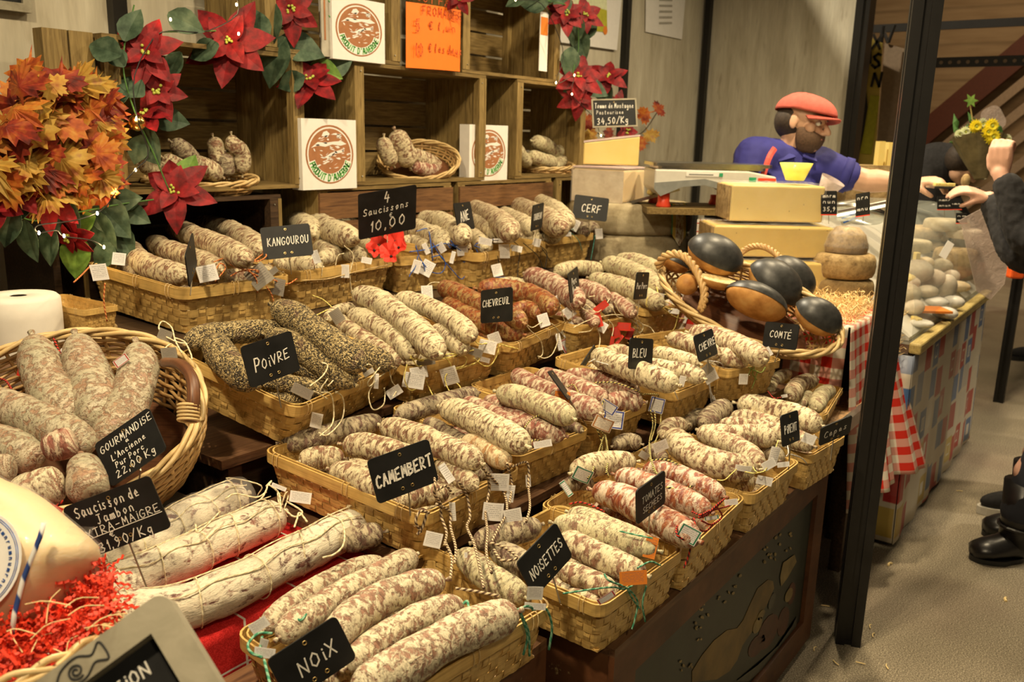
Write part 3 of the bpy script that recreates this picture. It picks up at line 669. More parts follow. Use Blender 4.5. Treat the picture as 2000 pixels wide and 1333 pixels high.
def sset(group,key,items,where):
 B=BASK.get(key);
 for it in items:
  kind,lift,pts,rp,lab=it
  z=(B['z'] if B else where)+lift
  P=[at_z(q[0],q[1],z+(q[2] if len(q)>2 else 0)+(math.sin(math.radians(2))*0)) for q in pts]
  if B and key in ('poivre','nature','chevr','pork','purpork'):
   P=[]
   for q in pts:
    n=B['n'];base=B['a']+n*(lift+(q[2] if len(q)>2 else 0));d=(at_d(q[0],q[1],1)-CP);t=n.dot(base-CP)/n.dot(d);P.append(CP+d*t)
  mid=P[len(P)//2]
  o=sausage(KN[kind],P,R_(rp,mid)*1.12,lab,group,nubs=(1,1))
  BS.setdefault(key,[]).append((o,pts))
sset('sausages in the basket with orange strings','kang',[
 ('m',0.018,[(252,484),(270,508),(306,527),(362,541)],22,'curved mottled sausage nearest the left rim of the top left basket'),
 ('m',0.030,[(297,473),(325,488),(375,505),(432,528)],20,'mottled sausage second from the left, under the long one in the top left basket'),
 ('m',0.062,[(334,443),(380,462),(430,484),(484,508)],22,'long straight mottled sausage lying on top of the top left basket'),
 ('m',0.052,[(380,437),(420,444),(468,462),(510,492)],21,'mottled sausage bending down at the back right of the top left basket'),
 ('d',-0.005,[(222,512),(245,522),(270,535)],13,'shaded sausage end in clear film at the left rim of the top left basket'),
 ('m',-0.012,[(400,545),(450,545),(535,530)],17,'sausage at the bottom of the top left basket under the orange strings')],0)
sset('sausages in the basket behind the KANGOUROU slate','b2',[
 ('f',0.050,[(489,425),(530,419),(575,432),(612,458)],22,'thick floury sausage curving down behind the top of the KANGOUROU slate'),
 ('f',0.055,[(576,410),(608,430),(650,453),(696,466)],23,'big knobbly floury sausage touching the left edge of the 10,00 slate'),
 ('f',0.040,[(655,440),(700,430),(735,432)],14,'floury sausage half hidden behind the left edge of the 10,00 slate'),
 ('f',0.008,[(596,470),(628,484),(648,498)],14,'small floury sausage end just right of the KANGOUROU slate'),
 ('f',0.000,[(630,506),(668,492),(710,502)],16,'floury sausage along the front rim left of the red poppies'),
 ('f',-0.006,[(532,516),(575,515),(626,522)],17,'floury sausage lying in the front left corner under the KANGOUROU slate'),
 ('g',0.010,[(688,475),(715,482),(745,494)],15,'greyish sausage end tucked behind the red poppies')],0)
sset('sausages in the basket with blue strings','b3',[
 ('f',0.030,[(765,445),(812,450),(872,474)],19,'floury sausage right of the 10,00 slate, lower of the two crossing'),
 ('f',0.052,[(820,428),(862,436),(908,464)],19,'floury sausage above its neighbour left of the ANE slate'),
 ('f',0.004,[(778,474),(812,474),(838,487)],14,'small floury sausage just right of the red poppies'),
 ('f',0.004,[(855,480),(885,478),(915,486)],12,'floury sausage end under the blue strings')],0)
sset('sausages in the two baskets right of the ANE slate','b4',[
 ('m',0.062,[(892,407),(932,413),(972,432),(998,456)],21,'large sausage arching right from behind the ANE slate'),
 ('f',0.030,[(905,430),(940,440),(976,459)],19,'sausage under the large arched one, right of the ANE slate'),
 ('f',0.008,[(915,455),(935,470),(948,486)],15,'short sausage pointing down below the ANE slate'),
 ('f',0.030,[(968,414),(1005,432),(1042,450)],18,'sausage in the valley between the two big ones in the fourth basket'),
 ('f',-0.002,[(1000,463),(1030,464),(1058,468)],14,'sausage along the front rim under the small TAUREAU slate'),
 ('f',0.010,[(1028,446),(1058,452),(1086,463)],15,'sausage right behind the stem of the TAUREAU slate')],0)
sset('sausages in the two baskets right of the ANE slate','b5',[
 ('m',0.058,[(973,400),(1012,406),(1056,424),(1098,446)],21,'long sausage running behind the TAUREAU slate'),
 ('f',0.070,[(1014,395),(1048,395),(1082,412),(1108,436)],18,'topmost sausage at the back of the top right basket'),
 ('d',0.012,[(1092,440),(1118,444),(1145,452)],14,'sausage end with a white and teal tag under the CERF slate'),
 ('d',0.006,[(1122,436),(1142,440),(1160,450)],13,'darker sausage end at the right rim below the CERF slate')],0)
sset('pepper coated sausages','poivre',[
 ('q',0.072,[(534,598),(580,622),(644,668),(705,718)],27,'long pepper coated sausage lying diagonally on top'),
 ('q',0.028,[(366,672),(405,656),(455,650),(515,646),(560,650)],21,'pepper coated sausage along the back of its basket'),
 ('q',0.024,[(416,664),(432,694),(460,725),(498,752)],28,'thick pepper coated sausage left of the POIVRE slate'),
 ('q',0.034,[(520,655),(580,678),(640,715),(690,750)],25,'pepper coated sausage running from behind the POIVRE slate to the right rim'),
 ('q',-0.004,[(490,750),(545,748),(632,768)],18,'pepper coated sausage low behind the foot of the POIVRE slate'),
 ('q',0.020,[(672,676),(714,692),(766,716)],21,'pepper coated sausage at the right rim of the pepper basket'),
 ('q',-0.020,[(402,700),(425,722),(460,750)],15,'pepper coated sausage in the left corner of its basket'),
 ('q',-0.030,[(540,782),(590,778),(640,770)],14,'pepper coated sausage in the shade at the bottom front corner')],0)
sset('long white sausages right of the pepper basket','nature',[
 ('f',0.070,[(694,573),(738,590),(800,634),(858,690)],24,'longest white sausage, lying on top with brown flecks'),
 ('f',0.060,[(776,581),(830,598),(880,624),(922,658)],19,'pale white sausage behind the longest one'),
 ('f',0.032,[(684,613),(720,628),(768,658),(808,693)],20,'white sausage left of the longest one with a clear end'),
 ('f',0.024,[(845,644),(878,658),(906,684)],19,'short white sausage right of the tip of the longest one'),
 ('m',0.006,[(652,622),(690,650),(735,680),(786,708)],17,'mottled sausage low between the pepper basket and the white sausages'),
 ('f',0.030,[(640,624),(658,608),(690,600)],11,'crinkled sausage tip at the back left with a grey tag')],0)
sset('red brown sausages behind the CHEVREUIL slate','chevr',[
 ('r',0.050,[(862,560),(895,575),(940,596),(990,616),(1022,632)],19,'red brown sausage passing behind the CHEVREUIL slate from the back left'),
 ('r',0.018,[(870,592),(920,620),(968,640),(1020,654)],19,'lowest red brown sausage, in front of the CHEVREUIL slate stem'),
 ('r',0.048,[(932,564),(985,566),(1042,578),(1082,604)],19,'red brown sausage right of the CHEVREUIL slate, the highest there'),
 ('r',0.024,[(1002,608),(1028,602),(1053,614)],14,'short dark red brown sausage end right of the CHEVREUIL slate'),
 ('g',0.030,[(958,560),(995,553),(1032,560)],11,'grey sausage end behind the red brown ones')],0)
sset('pinkish sausages with cream strings','pork',[
 ('p',0.062,[(1028,536),(1062,548),(1100,568),(1132,592)],20,'long pinkish sausage left of the thin slate'),
 ('p',0.050,[(1122,558),(1152,568),(1186,584)],17,'pinkish sausage right of the thin slate'),
 ('p',0.022,[(1190,580),(1214,596),(1236,614)],13,'dark pink sausage end at the right of its basket'),
 ('d',0.018,[(1122,590),(1142,598),(1156,612)],13,'dark sausage end below the foot of the thin slate'),
 ('p',0.008,[(1136,612),(1152,618),(1162,632)],12,'small dark pink sausage end over the front rim'),
 ('d',0.016,[(1162,586),(1178,594),(1190,608)],12,'small dark sausage end between the two red foil tags')],0)
sset('greenish white sausages with yellow strings','purpork',[
 ('g',0.048,[(1178,514),(1220,526),(1262,545),(1284,564)],19,'greenish white sausage behind the top of the upright slate'),
 ('g',0.044,[(1204,506),(1250,517),(1296,537),(1322,554)],18,'greenish white sausage furthest back on the right'),
 ('g',0.028,[(1152,544),(1200,556),(1248,574),(1290,596)],18,'greenish white sausage in front, passing behind the upright slate'),
 ('g',0.030,[(1086,532),(1130,524),(1180,528)],14,'greenish white sausage lying across the back left'),
 ('d',0.008,[(1280,566),(1302,568),(1320,578)],13,'dark sausage end under the white tags of the yellow strings'),
 ('g',-0.004,[(1215,592),(1236,594),(1262,602)],11,'sausage end below the foot of the upright slate')],0)
sset('sausages behind the CAMEMBERT slate','camem',[
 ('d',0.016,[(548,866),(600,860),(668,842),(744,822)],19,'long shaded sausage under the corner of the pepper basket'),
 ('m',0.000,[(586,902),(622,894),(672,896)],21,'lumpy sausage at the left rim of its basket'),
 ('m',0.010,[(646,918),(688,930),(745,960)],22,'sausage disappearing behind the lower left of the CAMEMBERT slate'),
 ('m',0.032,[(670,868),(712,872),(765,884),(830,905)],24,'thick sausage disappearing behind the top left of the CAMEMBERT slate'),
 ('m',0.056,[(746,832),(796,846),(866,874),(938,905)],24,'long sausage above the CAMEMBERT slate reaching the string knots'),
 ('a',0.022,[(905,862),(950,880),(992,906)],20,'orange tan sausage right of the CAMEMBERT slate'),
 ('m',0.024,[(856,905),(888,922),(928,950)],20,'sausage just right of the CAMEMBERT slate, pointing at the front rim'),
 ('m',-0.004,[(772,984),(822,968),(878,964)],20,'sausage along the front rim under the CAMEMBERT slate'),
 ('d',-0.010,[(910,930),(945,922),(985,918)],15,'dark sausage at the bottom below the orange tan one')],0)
sset('sausages in the third row left of the blue edged tags','r3b',[
 ('f',0.056,[(862,796),(906,810),(966,840),(1028,872)],26,'fat floury sausage in the middle of the third row'),
 ('p',0.030,[(906,785),(956,806),(1014,838)],16,'pink mottled sausage behind the fat floury one'),
 ('g',0.066,[(972,766),(1020,778),(1070,796),(1118,818)],22,'grey speckled sausage carrying the orange and yellow label'),
 ('p',0.022,[(952,782),(1000,812),(1048,838),(1102,852)],19,'pink mottled sausage under the one with the orange label'),
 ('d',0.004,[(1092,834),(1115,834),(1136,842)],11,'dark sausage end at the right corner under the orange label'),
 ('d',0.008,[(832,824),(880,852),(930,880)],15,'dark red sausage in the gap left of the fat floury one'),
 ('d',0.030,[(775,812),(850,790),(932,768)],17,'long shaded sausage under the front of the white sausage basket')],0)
sset('pink mottled sausages with blue edged tags','r3c',[
 ('p',0.038,[(1006,732),(1044,756),(1096,778),(1172,808)],20,'long pink mottled sausage on the left, ending at the blue edged tags'),
 ('p',0.040,[(1052,732),(1092,745),(1140,764),(1182,782)],20,'pink mottled sausage second from the left with a dark twine'),
 ('p',0.028,[(1102,734),(1160,740),(1208,752),(1244,768)],17,'pink mottled sausage at the back with a black and yellow twine over it'),
 ('p',0.014,[(1186,790),(1220,784),(1256,786)],19,'short pink mottled sausage in the front right corner'),
 ('p',0.012,[(1160,752),(1188,762),(1214,774)],13,'pink mottled sausage seen between its neighbours')],0)
sset('sausages behind the BLEU slate','bleu',[
 ('f',0.056,[(1162,694),(1204,712),(1262,733),(1322,752)],22,'long floury sausage passing behind the stem of the BLEU slate'),
 ('f',0.036,[(1252,712),(1298,722),(1340,728),(1374,740)],17,'floury sausage right of the BLEU slate with grey tags at its tip'),
 ('f',0.048,[(1276,688),(1322,700),(1366,712)],15,'floury sausage above the others, between the BLEU and CHEVRE slates'),
 ('m',0.040,[(1184,694),(1206,686),(1232,692)],13,'sausage tip behind the left edge of the BLEU slate'),
 ('f',0.004,[(1150,718),(1186,730),(1222,750)],11,'floury sausage low along the left rim')],0)
sset('sausages behind the CHEVRE slate','chevre',[
 ('m',0.034,[(1306,660),(1348,672),(1402,692)],17,'mottled sausage coming out left of the CHEVRE slate'),
 ('m',0.050,[(1346,650),(1400,660),(1452,680),(1492,702)],20,'mottled sausage along the back with a white tag at its right end'),
 ('m',0.020,[(1392,694),(1426,700),(1464,704)],18,'mottled sausage right of the lower edge of the CHEVRE slate')],0)
sset('thick sausages in the nearest basket','noix',[
 ('n',0.026,[(516,1230),(560,1188),(620,1148),(696,1110),(752,1100)],20,'thick sausage furthest from the camera with a green string loop'),
 ('n',0.036,[(546,1246),(602,1204),(670,1160),(742,1124),(810,1086)],26,'second thick sausage from the back'),
 ('n',0.046,[(636,1262),(700,1200),(776,1158),(868,1134)],30,'thick sausage just above the NOIX slate, rounded end at the right'),
 ('n',0.024,[(676,1306),(740,1254),(820,1208),(904,1180)],26,'thick sausage behind the right edge of the NOIX slate'),
 ('n',0.030,[(690,1352),(790,1300),(892,1240),(1008,1196)],36,'thickest sausage along the front rim of the nearest basket'),
 ('n',-0.020,[(640,1330),(720,1312),(830,1250)],18,'sausage in the dark gap beside the thickest one'),
 ('g',0.004,[(900,1082),(960,1132),(1026,1168)],26,'grey furred sausage under the hanging twines')],0)
sset('sausages behind the NOISETTES slate','noisette',[
 ('g',0.014,[(1112,1002),(1160,1020),(1222,1046),(1266,1066)],21,'grey sausage along the right rim of its basket'),
 ('g',0.026,[(1082,1022),(1150,1036),(1220,1055),(1284,1076)],24,'grey sausage with an upright orange foil label at its tip'),
 ('m',0.014,[(1098,1050),(1158,1082),(1216,1108),(1260,1124)],26,'mottled sausage with a lying orange foil label at its tip'),
 ('m',-0.008,[(1090,1110),(1140,1130),(1206,1162)],21,'mottled sausage right of the NOISETTES slate near the front rim'),
 ('m',-0.022,[(1108,1158),(1140,1168),(1172,1180)],12,'sausage end in the front corner near the brown tag'),
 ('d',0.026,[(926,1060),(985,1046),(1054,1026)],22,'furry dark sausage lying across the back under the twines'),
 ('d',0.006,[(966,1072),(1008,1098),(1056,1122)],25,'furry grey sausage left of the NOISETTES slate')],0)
sset('reddish sausages with red and black twine','tomate',[
 ('t',0.034,[(1158,958),(1220,976),(1288,1016),(1362,1056)],28,'biggest red brown sausage, crossed by the TOMATES SECHEES slate'),
 ('t',0.032,[(1202,928),(1262,946),(1320,970),(1386,1000)],22,'reddish sausage right of the TOMATES SECHEES slate'),
 ('t',0.026,[(1254,918),(1312,926),(1368,950),(1414,970)],21,'reddish sausage at the back right under the yellow and black twine'),
 ('f',0.044,[(1118,924),(1172,906),(1242,902)],21,'powdery white sausage lying across the back'),
 ('t',-0.010,[(1160,988),(1212,1010),(1274,1036)],14,'reddish sausage low along the left rim'),
 ('d',0.012,[(1100,950),(1130,944),(1160,944)],14,'dark sausage end in the shade with a green edged tag'),
 ('d',0.024,[(1198,872),(1226,862),(1252,868)],15,'shaded sausage end in the gap below the third row'),
 ('d',0.016,[(1262,878),(1280,884),(1296,898)],14,'shaded sausage end beside the small white tag')],0)
sset('brown and white sausages behind the PIMENT slate','piment',[
 ('m',0.042,[(1312,850),(1346,884),(1402,908),(1478,918)],26,'big curved sausage in front, with a thin yellow twine'),
 ('m',0.030,[(1366,842),(1412,862),(1452,880),(1484,908)],20,'sausage behind the big curved one'),
 ('m',0.036,[(1370,842),(1424,852),(1478,852),(1516,862)],20,'sausage reaching the left edge of the PIMENT slate'),
 ('m',-0.004,[(1398,934),(1438,940),(1476,944)],20,'sausage with a blunt end at the front rim'),
 ('m',0.040,[(1298,852),(1310,834),(1342,830)],17,'short bent sausage at the far left of its basket'),
 ('d',0.002,[(1488,876),(1508,884),(1522,900)],16,'dark sausage end left of the PIMENT slate stem')],0)
sset('sausages behind the CEPES slate','cepes',[
 ('f',0.050,[(1440,788),(1482,796),(1542,812),(1604,832)],22,'long pale sausage on top behind the PIMENT slate'),
 ('m',0.028,[(1426,814),(1480,822),(1536,838)],16,'sausage under the long pale one'),
 ('m',0.028,[(1402,832),(1452,836),(1520,846),(1588,872)],18,'sausage passing behind the lower half of the PIMENT slate'),
 ('d',0.036,[(1376,832),(1392,812),(1422,794)],19,'plump sausage with pale strings at its tip'),
 ('d',0.012,[(1340,834),(1356,816),(1372,806)],13,'shaded sausage under the BLEU basket')],0)
sset('thin sausages in the small back basket','back',[
 ('g',0.020,[(1500,770),(1512,745),(1540,728)],12,'thin upright sausage leaning against the CHEVRE basket'),
 ('m',0.030,[(1544,778),(1560,752),(1594,743)],15,'thin sausage bent to the right with a red string end'),
 ('g',0.012,[(1594,798),(1604,774),(1624,762)],15,'thin sausage at the far right rim'),
 ('g',0.002,[(1560,794),(1570,782),(1582,772)],12,'small thin sausage between its neighbours'),
 ('g',0.006,[(1488,745),(1500,728),(1518,712)],12,'thin sausage half hidden by the CHEVRE basket')],0)
# the setting
mb=MB();mb.quad((-3,-5,0),(14,-5,0),(14,6,0),(-3,6,0));o=mb.build('floor','floor_aggregate',origin=(0,0,0));struct(o)
def slab(name,a,b,mat,**k):
 m=MB();m.box2(a,b);o=m.build(name,mat,origin=(0,0,0));struct(o);return o
slab('wall_back',(-1.6,2.55,0),(5.50,2.62,3.1),'wall_board');slab('wall_return',(5.50,1.60,0),(5.56,2.62,3.1),'wall_board')
for i,(x,y) in enumerate(((0.44,2.535),(1.47,2.535),(4.45,2.535),(5.475,2.52))):
 slab('trim_%d' % (i+1),(x-.022,y-.02,0),(x+.022,y+.015,3.1),'post_black')
m=MB();m.box2((5.46,1.52,0),(5.58,1.60,3.1));m.box2((5.47,1.555,0),(5.45,1.565,3.1));struct(m.build('trim_5','post_black',origin=(0,0,0)))
slab('wall_far',(12.0,-4.5,0),(12.1,5.5,5.0),'hall_cladding')
def beam(name,p,q,w,t,mat):
 p=Vector(p);q=Vector(q);d=(q-p).normalized();m=MB();up=Vector((1,0,0));s=d.cross(up).normalized()
 vs=[p+s*a+up*b for a,b in ((-w/2,0),(w/2,0),(w/2,t),(-w/2,t))]+[q+s*a+up*b for a,b in ((-w/2,0),(w/2,0),(w/2,t),(-w/2,t))]
 m.add(vs,[(3,2,1,0),(4,5,6,7),(0,1,5,4),(1,2,6,5),(2,3,7,6),(3,0,4,7)]);return struct(m.build(name,mat,origin=(0,0,0)))
A=at_x(1690,355,11.5);B=at_x(2080,30,11.5);d=(B-A)
beam('beam_raking',A-d*0.6,B+d*0.4,0.26,0.12,'beam_red_brown')
for k in range(4):
 off=Vector((0,0,-0.38-0.33*k));beam('raking_board',A-d*0.6+off+Vector((.04,0,0)),B+d*0.5+off+Vector((.04,0,0)),0.10,0.06,'banner_back')
def rail(name,px,X,h,label,holes):
 p=at_x(*px[0],X);q=at_x(*px[1],X);dd=(q-p);p=p-dd*0.1;q=q+dd*1.2;m=MB();z=(p.z+q.z)/2
 L=abs(q.y-p.y);m.box((X,(p.y+q.y)/2,z),(0.03,L,h));m.box((X+.02,(p.y+q.y)/2,z+h/2),(0.05,L,0.006))
 o=m.build(name,'truss_dark',origin=(0,0,0));struct(o)
 if holes:
  hm=MB()
  for k in range(26):
   y=p.y+(q.y-p.y)*(k+.5)/26;hm.prism([(math.cos(a)*0.012,math.sin(a)*0.012) for a in [2*PI*i/10 for i in range(10)]],0,0.003,frame_m((X-.017,y,z),(0,1,0),(0,0,1)))
  hm.build('hole','banner_back',o)
 return o
rail('rail_upper',((1690,48),(2000,42)),7.2,0.055,'',False);rail('rail_lower',((1800,114),(2000,118)),6.6,0.062,'',True)
def box_thing(name,a,b,mat,label,cat):
 m=MB();m.box2(a,b);o=m.build(name,mat);return tag(o,label,cat)
def chest(name,x0,x1,y0,y1,z1,label):
 t=thing(name,((x0+x1)/2,(y0+y1)/2,0),label,'chest')
 m=MB();m.box2((x0,y0+.012,0.02),(x1,y1,z1-.016));m.build('body','chest_paint',t)
 m=MB();m.box2((x0,y0,z1-.016),(x1,y1,z1-.001));m.build('lid','brown_wood',t)
 m=MB();f=0.075
 for a,b in (((x0,y0,.02),(x0+f,y0+.012,z1-.016)),((x1-f,y0,.02),(x1,y0+.012,z1-.016)),((x0+f,y0,z1-.016-f*.8),(x1-f,y0+.012,z1-.016)),((x0+f,y0,.02),(x1-f,y0+.012,.02+f))):m.box2(a,b)
 m.build('face_frame','chest_paint',t);return t
c1=chest('wooden_chest',0.60,1.035,0.676,0.985,0.5265,'dark brown wooden chest under the nearest basket, without a picture on its face')
c2=chest('wooden_chest',1.075,2.16,0.575,1.30,0.5265,'brown wooden chest with a dark painted picture, under the front row of baskets')
YP=0.5855
def pp(pts,k):return [at_y(x,y,YP-k*0.0012) for x,y in pts]
pic=MB();pic.box2((1.15,YP,.097),(2.085,YP+.0015,.449));pic.build('picture_ground','picture_dark',c2)
def blob(name,mat,polys,k):
 m=MB()
 for pl in polys:
  P=pp(pl,k);n=len(P);c=sum(P,Vector())/n;Q=[p+Vector((0,.0008,0)) for p in P]
  m.add(P+Q+[c],[(2*n,i,(i+1) % n) for i in range(n)]+[(i,n+i,n+(i+1) % n,(i+1) % n) for i in range(n)])
 return m.build(name,mat,c2)
def ell(cx,cy,a,b,ang,n=14):
 ang=math.radians(ang);return [(cx+a*math.cos(t)*math.cos(ang)-b*math.sin(t)*math.sin(ang),cy+a*math.cos(t)*math.sin(ang)+b*math.sin(t)*math.cos(ang)) for t in [2*PI*i/n for i in range(n)]]
blob('painted_figure','picture_ochre',[[(1500,1133),(1510,1136),(1512,1150),(1500,1178),(1482,1210),(1468,1236),(1450,1262),(1440,1290),(1425,1312),(1400,1328),(1352,1333),(1352,1312),(1372,1280),(1395,1252),(1420,1232),(1440,1228),(1452,1212),(1466,1180),(1480,1150)]],1)
blob('painted_shade','picture_red',[ell(1500,1235,16,38,22),ell(1530,1215,10,30,12),ell(1478,1262,12,26,30),ell(1546,1160,7,22,10)],1)
blob('painted_sash','picture_grey',[[(1440,1330),(1480,1300),(1520,1262),(1548,1222),(1556,1205),(1556,1222),(1538,1262),(1500,1300),(1462,1331)],ell(1508,1175,5,17,18)],1.6)
for _q in ([(1530,1100),(1552,1084),(1556,1098),(1538,1130),(1526,1146),(1524,1128)],ell(1541,1163,6,15,20),ell(1480,1222,7,18,22),ell(1487,1202,5,12,30)):blob('painted_page','picture_pale',[_q],2)
rr=random.Random(4);lv=[]
for cx,cy,sx,sy,n in ((1375,1185,10,26,9),(1410,1150,16,34,13),(1505,1075,12,28,12),(1535,1060,12,22,6),(1365,1235,7,22,6),(1340,1300,12,14,7),(1440,1140,8,22,6)):
 for k in range(n):lv.append(ell(cx+rr.uniform(-sx,sx),cy+rr.uniform(-sy,sy),rr.uniform(2.2,4.0),rr.uniform(1.2,2.6),rr.uniform(60,140),7))
blob('painted_leaves','picture_pale',lv,2)
t=thing('trestle_table',(1.5,1.6,0),'dark wooden table carrying the stepped rows of baskets','table')
m=MB();m.box2((1.045,1.305,.465),(2.62,2.10,.499));m.build('table_top','dark_wood',t)
for x in (1.06,2.5):
 for y in (1.34,2.02):q=MB();q.box2((x,y,0),(x+.06,y+.06,.464));q.build('leg','dark_wood',t)
def step(x0,x1,y0,y1,z0,z1,label,mat='brown_wood',legs=True):
 t=thing('display_step',((x0+x1)/2,(y0+y1)/2,z0),label,'display step','steps under the basket rows')
 m=MB();m.box2((x0,y0,z1-.018),(x1,y1,z1));m.build('board',mat,t)
 for x in (x0+.02,x1-.05):
  q=MB();q.box2((x,y0+.01,z0),(x+.03,y1-.01,z1-.0185));q.build('side_panel','dark_wood',t)
 q=MB();q.box2((x0+.051,y0+.05,z0),(x1-.051,y0+.065,z1-.0185));q.build('riser','dark_wood',t)
 return t
step(0.96,1.86,0.905,1.295,0.527,0.6065,'long wooden step under the third row of baskets, behind the front row')
step(0.90,2.50,1.315,1.60,0.501,0.7045,'long wooden step under the second row of baskets, its end showing below the pepper basket')
step(1.06,2.96,1.665,2.10,0.501,0.8335,'dark wooden step under the top row of baskets','dark_wood')
step(1.88,2.085,0.85,1.24,0.527,0.6315,'short wooden step under the BLEU basket')
step(2.095,2.30,0.74,1.20,0.569,0.6565,'short wooden step under the CHEVRE basket')
t=thing('side_board',(2.41,.9,0),'woven mat covered board with a steel front lip, right of the last front basket','board')
m=MB();m.box2((2.18,.612,.535),(2.66,1.25,.560));m.build('board','dark_wood',t)
m=MB();m.box2((2.18,.612,.5605),(2.66,1.25,.567));m.build('woven_mat','mat_weave',t)
m=MB();m.box2((2.16,.592,.532),(2.67,.611,.570));m.build('steel_lip','steel',t)
for x in (2.19,2.61):
 for y in (.63,1.0):q=MB();q.box2((x,y,0),(x+.035,y+.035,.534));q.build('leg','dark_wood',t)
t=thing('stall_post',(2.24,.50,0),'tall black aluminium post standing on the floor in front of the cheese table','post')
m=MB()
P=[(-.030,-.030),(-.008,-.030),(-.008,-.022),(.008,-.022),(.008,-.030),(.030,-.030),(.030,-.008),(.022,-.008),(.022,.008),(.030,.008),(.030,.030),(.008,.030),(.008,.022),(-.008,.022),(-.008,.030),(-.030,.030),(-.030,.008),(-.022,.008),(-.022,-.008),(-.030,-.008)]
m.prism([(x*1.05,y*1.05) for x,y in P],0,2.6,Matrix.Translation((2.24,.50,0)) @ Matrix.Rotation(math.radians(20),4,'Z'));m.build('profile','post_black',t)
m=MB();m.prism(rrect(.05,.05,.008),0,.012,Matrix.Translation((2.24,.50,0)) @ Matrix.Rotation(math.radians(20),4,'Z'));m.build('foot','lamp_black',t)
t=thing('stall_post',(5.06,.53,0),'thin black post far down the aisle at the end of the display case','post')
m=MB();m.prism([(x*.8,y*.8) for x,y in P],0,2.6,Matrix.Translation((5.06,.53,0)));m.build('profile','post_black',t)
m=MB();m.prism(rrect(.04,.04,.008),0,.012,Matrix.Translation((5.06,.53,0)));m.build('foot','lamp_black',t)
# fruit crates on the back wall
UPW={'dark_wood':'dark_wood'}
def crate(x0,x1,z0,z1,label,y0=2.18,y1=2.47,facing='open',mat='crate_wood',group='fruit crates on the back wall',grp=True):
 t=thing('fruit_crate',((x0+x1)/2,(y0+y1)/2,z0),label,'crate',group);th=.012;pw=.030
 W_=x1-x0;H_=z1-z0
 for x,s in ((x0,1),(x1,-1)):
  m=MB();n=3;hh=(y1-y0-.012)/n
  for k in range(n):m.box2((x,y0+.004+k*hh,z0+th),(x+s*th,y0+.004+(k+.94)*hh,z1-th))
  m.build('end_panel',UPW.get(mat,'crate_wood_upright'),t)
  for y in (y0,y1-pw-.010):
   q=MB();q.box2((x+s*th,y+.001,z0+th),(x+s*(th+pw),y+pw,z1-th));q.build('corner_post',UPW.get(mat,'crate_wood_upright'),t)
  q=MB();q.box2((x,y0,z0+th),(x+s*th,y0+.0035,z1-th));q.build('edge_cap','crate_wood_upright',t)
 for z,nm in ((z0,'bottom_slat'),(z1-th,'top_slat')):
  for k in range(3):
   a=y0+k*(y1-y0)/3;q=MB();q.box2((x0,a+.003,z),(x1,a+(y1-y0)/3-.006,z+th));q.build(nm,mat,t)
 n=4
 for k in range(n):
  a=z0+th+k*(H_-2*th)/n
  yb=(y1-.009,y1) if facing=='open' else (y0-.009,y0-.0005)
  q=MB();q.box2((x0+.001,yb[0],a+.004),(x1-.001,yb[1],a+(H_-2*th)/n-.005));q.build('back_slat' if facing=='open' else 'front_slat',mat if facing=='open' else 'crate_wood_red',t)
 if facing=='open':
  for sx in (x0+th+pw/2,x1-th-pw/2):
   for zz in (z0+.03,z1-.03):m=MB();m.ball((sx,y0-.001,zz),.0025,6,4);m.build('nail','steel',t)
 return t
ZM,ZT=1.125,1.527
crate(1.22,1.855,ZM,ZM+.40,'open fruit crate left in the middle row, framed by poinsettias, holding sausages')
crate(2.07,2.765,ZM,ZM+.40,'open fruit crate in the middle of the middle row with a big wicker tray inside')
crate(2.97,3.50,ZM,ZM+.40,'open fruit crate at the right of the middle row, beside the cheese stack')
crate(1.72,2.285,ZT,ZT+.40,'open fruit crate in the top row behind the left white carton')
crate(2.62,3.27,ZT,ZT+.40,'empty open fruit crate at the right of the top row with a white label strip')
crate(1.12,1.755,.722,1.1075,mat='dark_wood',label='open fruit crate at the bottom left, coloured dark to stand in for shade')  # dark wood on every part paints in the shade below the shelf
crate(1.90,2.56,.722,1.122,'fruit crate in the bottom row with its red brown boards facing forward',facing='shut')
crate(2.60,3.24,.722,1.122,'fruit crate in the bottom row right of the one with its boards facing forward',facing='shut')
crate(3.28,3.56,.722,1.122,'narrow fruit crate in the bottom row at the right end, behind the cheese wheels')
t=thing('fruit_crate',(1.15,2.33,ZM),'crate stood on end left of the poinsettias, half hidden by autumn leaves','crate')
m=MB()
for k in range(2):m.box2((1.085+k*.065,2.205,ZM),(1.085+k*.065+.06,2.217,ZM+.40))
m.build('front_slat','crate_wood_upright',t)
m=MB();m.box2((1.085,2.218,ZM),(1.097,2.25,ZM+.40));m.box2((1.198,2.218,ZM),(1.210,2.25,ZM+.40));m.build('side_panel','crate_wood_upright',t)
m=MB();m.box2((1.098,2.218,ZM+.385),(1.197,2.25,ZM+.40));m.build('top_panel','crate_wood',t)
t=thing('back_table',(2.2,2.3,0),'dark table along the back wall carrying the stacked crates','table')
m=MB();m.box2((-.6,2.16,.690),(3.60,2.50,.720));m.build('table_top','dark_wood',t)
for x in (-.55,1.5,3.5):
 for y in (2.18,2.44):q=MB();q.box2((x,y,0),(x+.05,y+.05,.689));q.build('leg','dark_wood',t)
t=thing('wooden_box',(.6,2.33,.721),'low wooden shelf box under the autumn leaves at the left','box')
m=MB();m.box2((-.45,2.19,1.075),(1.075,2.47,1.095));m.build('shelf_board','crate_wood',t)
for x in (-.44,.32,1.055):q=MB();q.box2((x,2.2,.722),(x+.018,2.46,1.0745));q.build('side_panel','dark_wood',t)
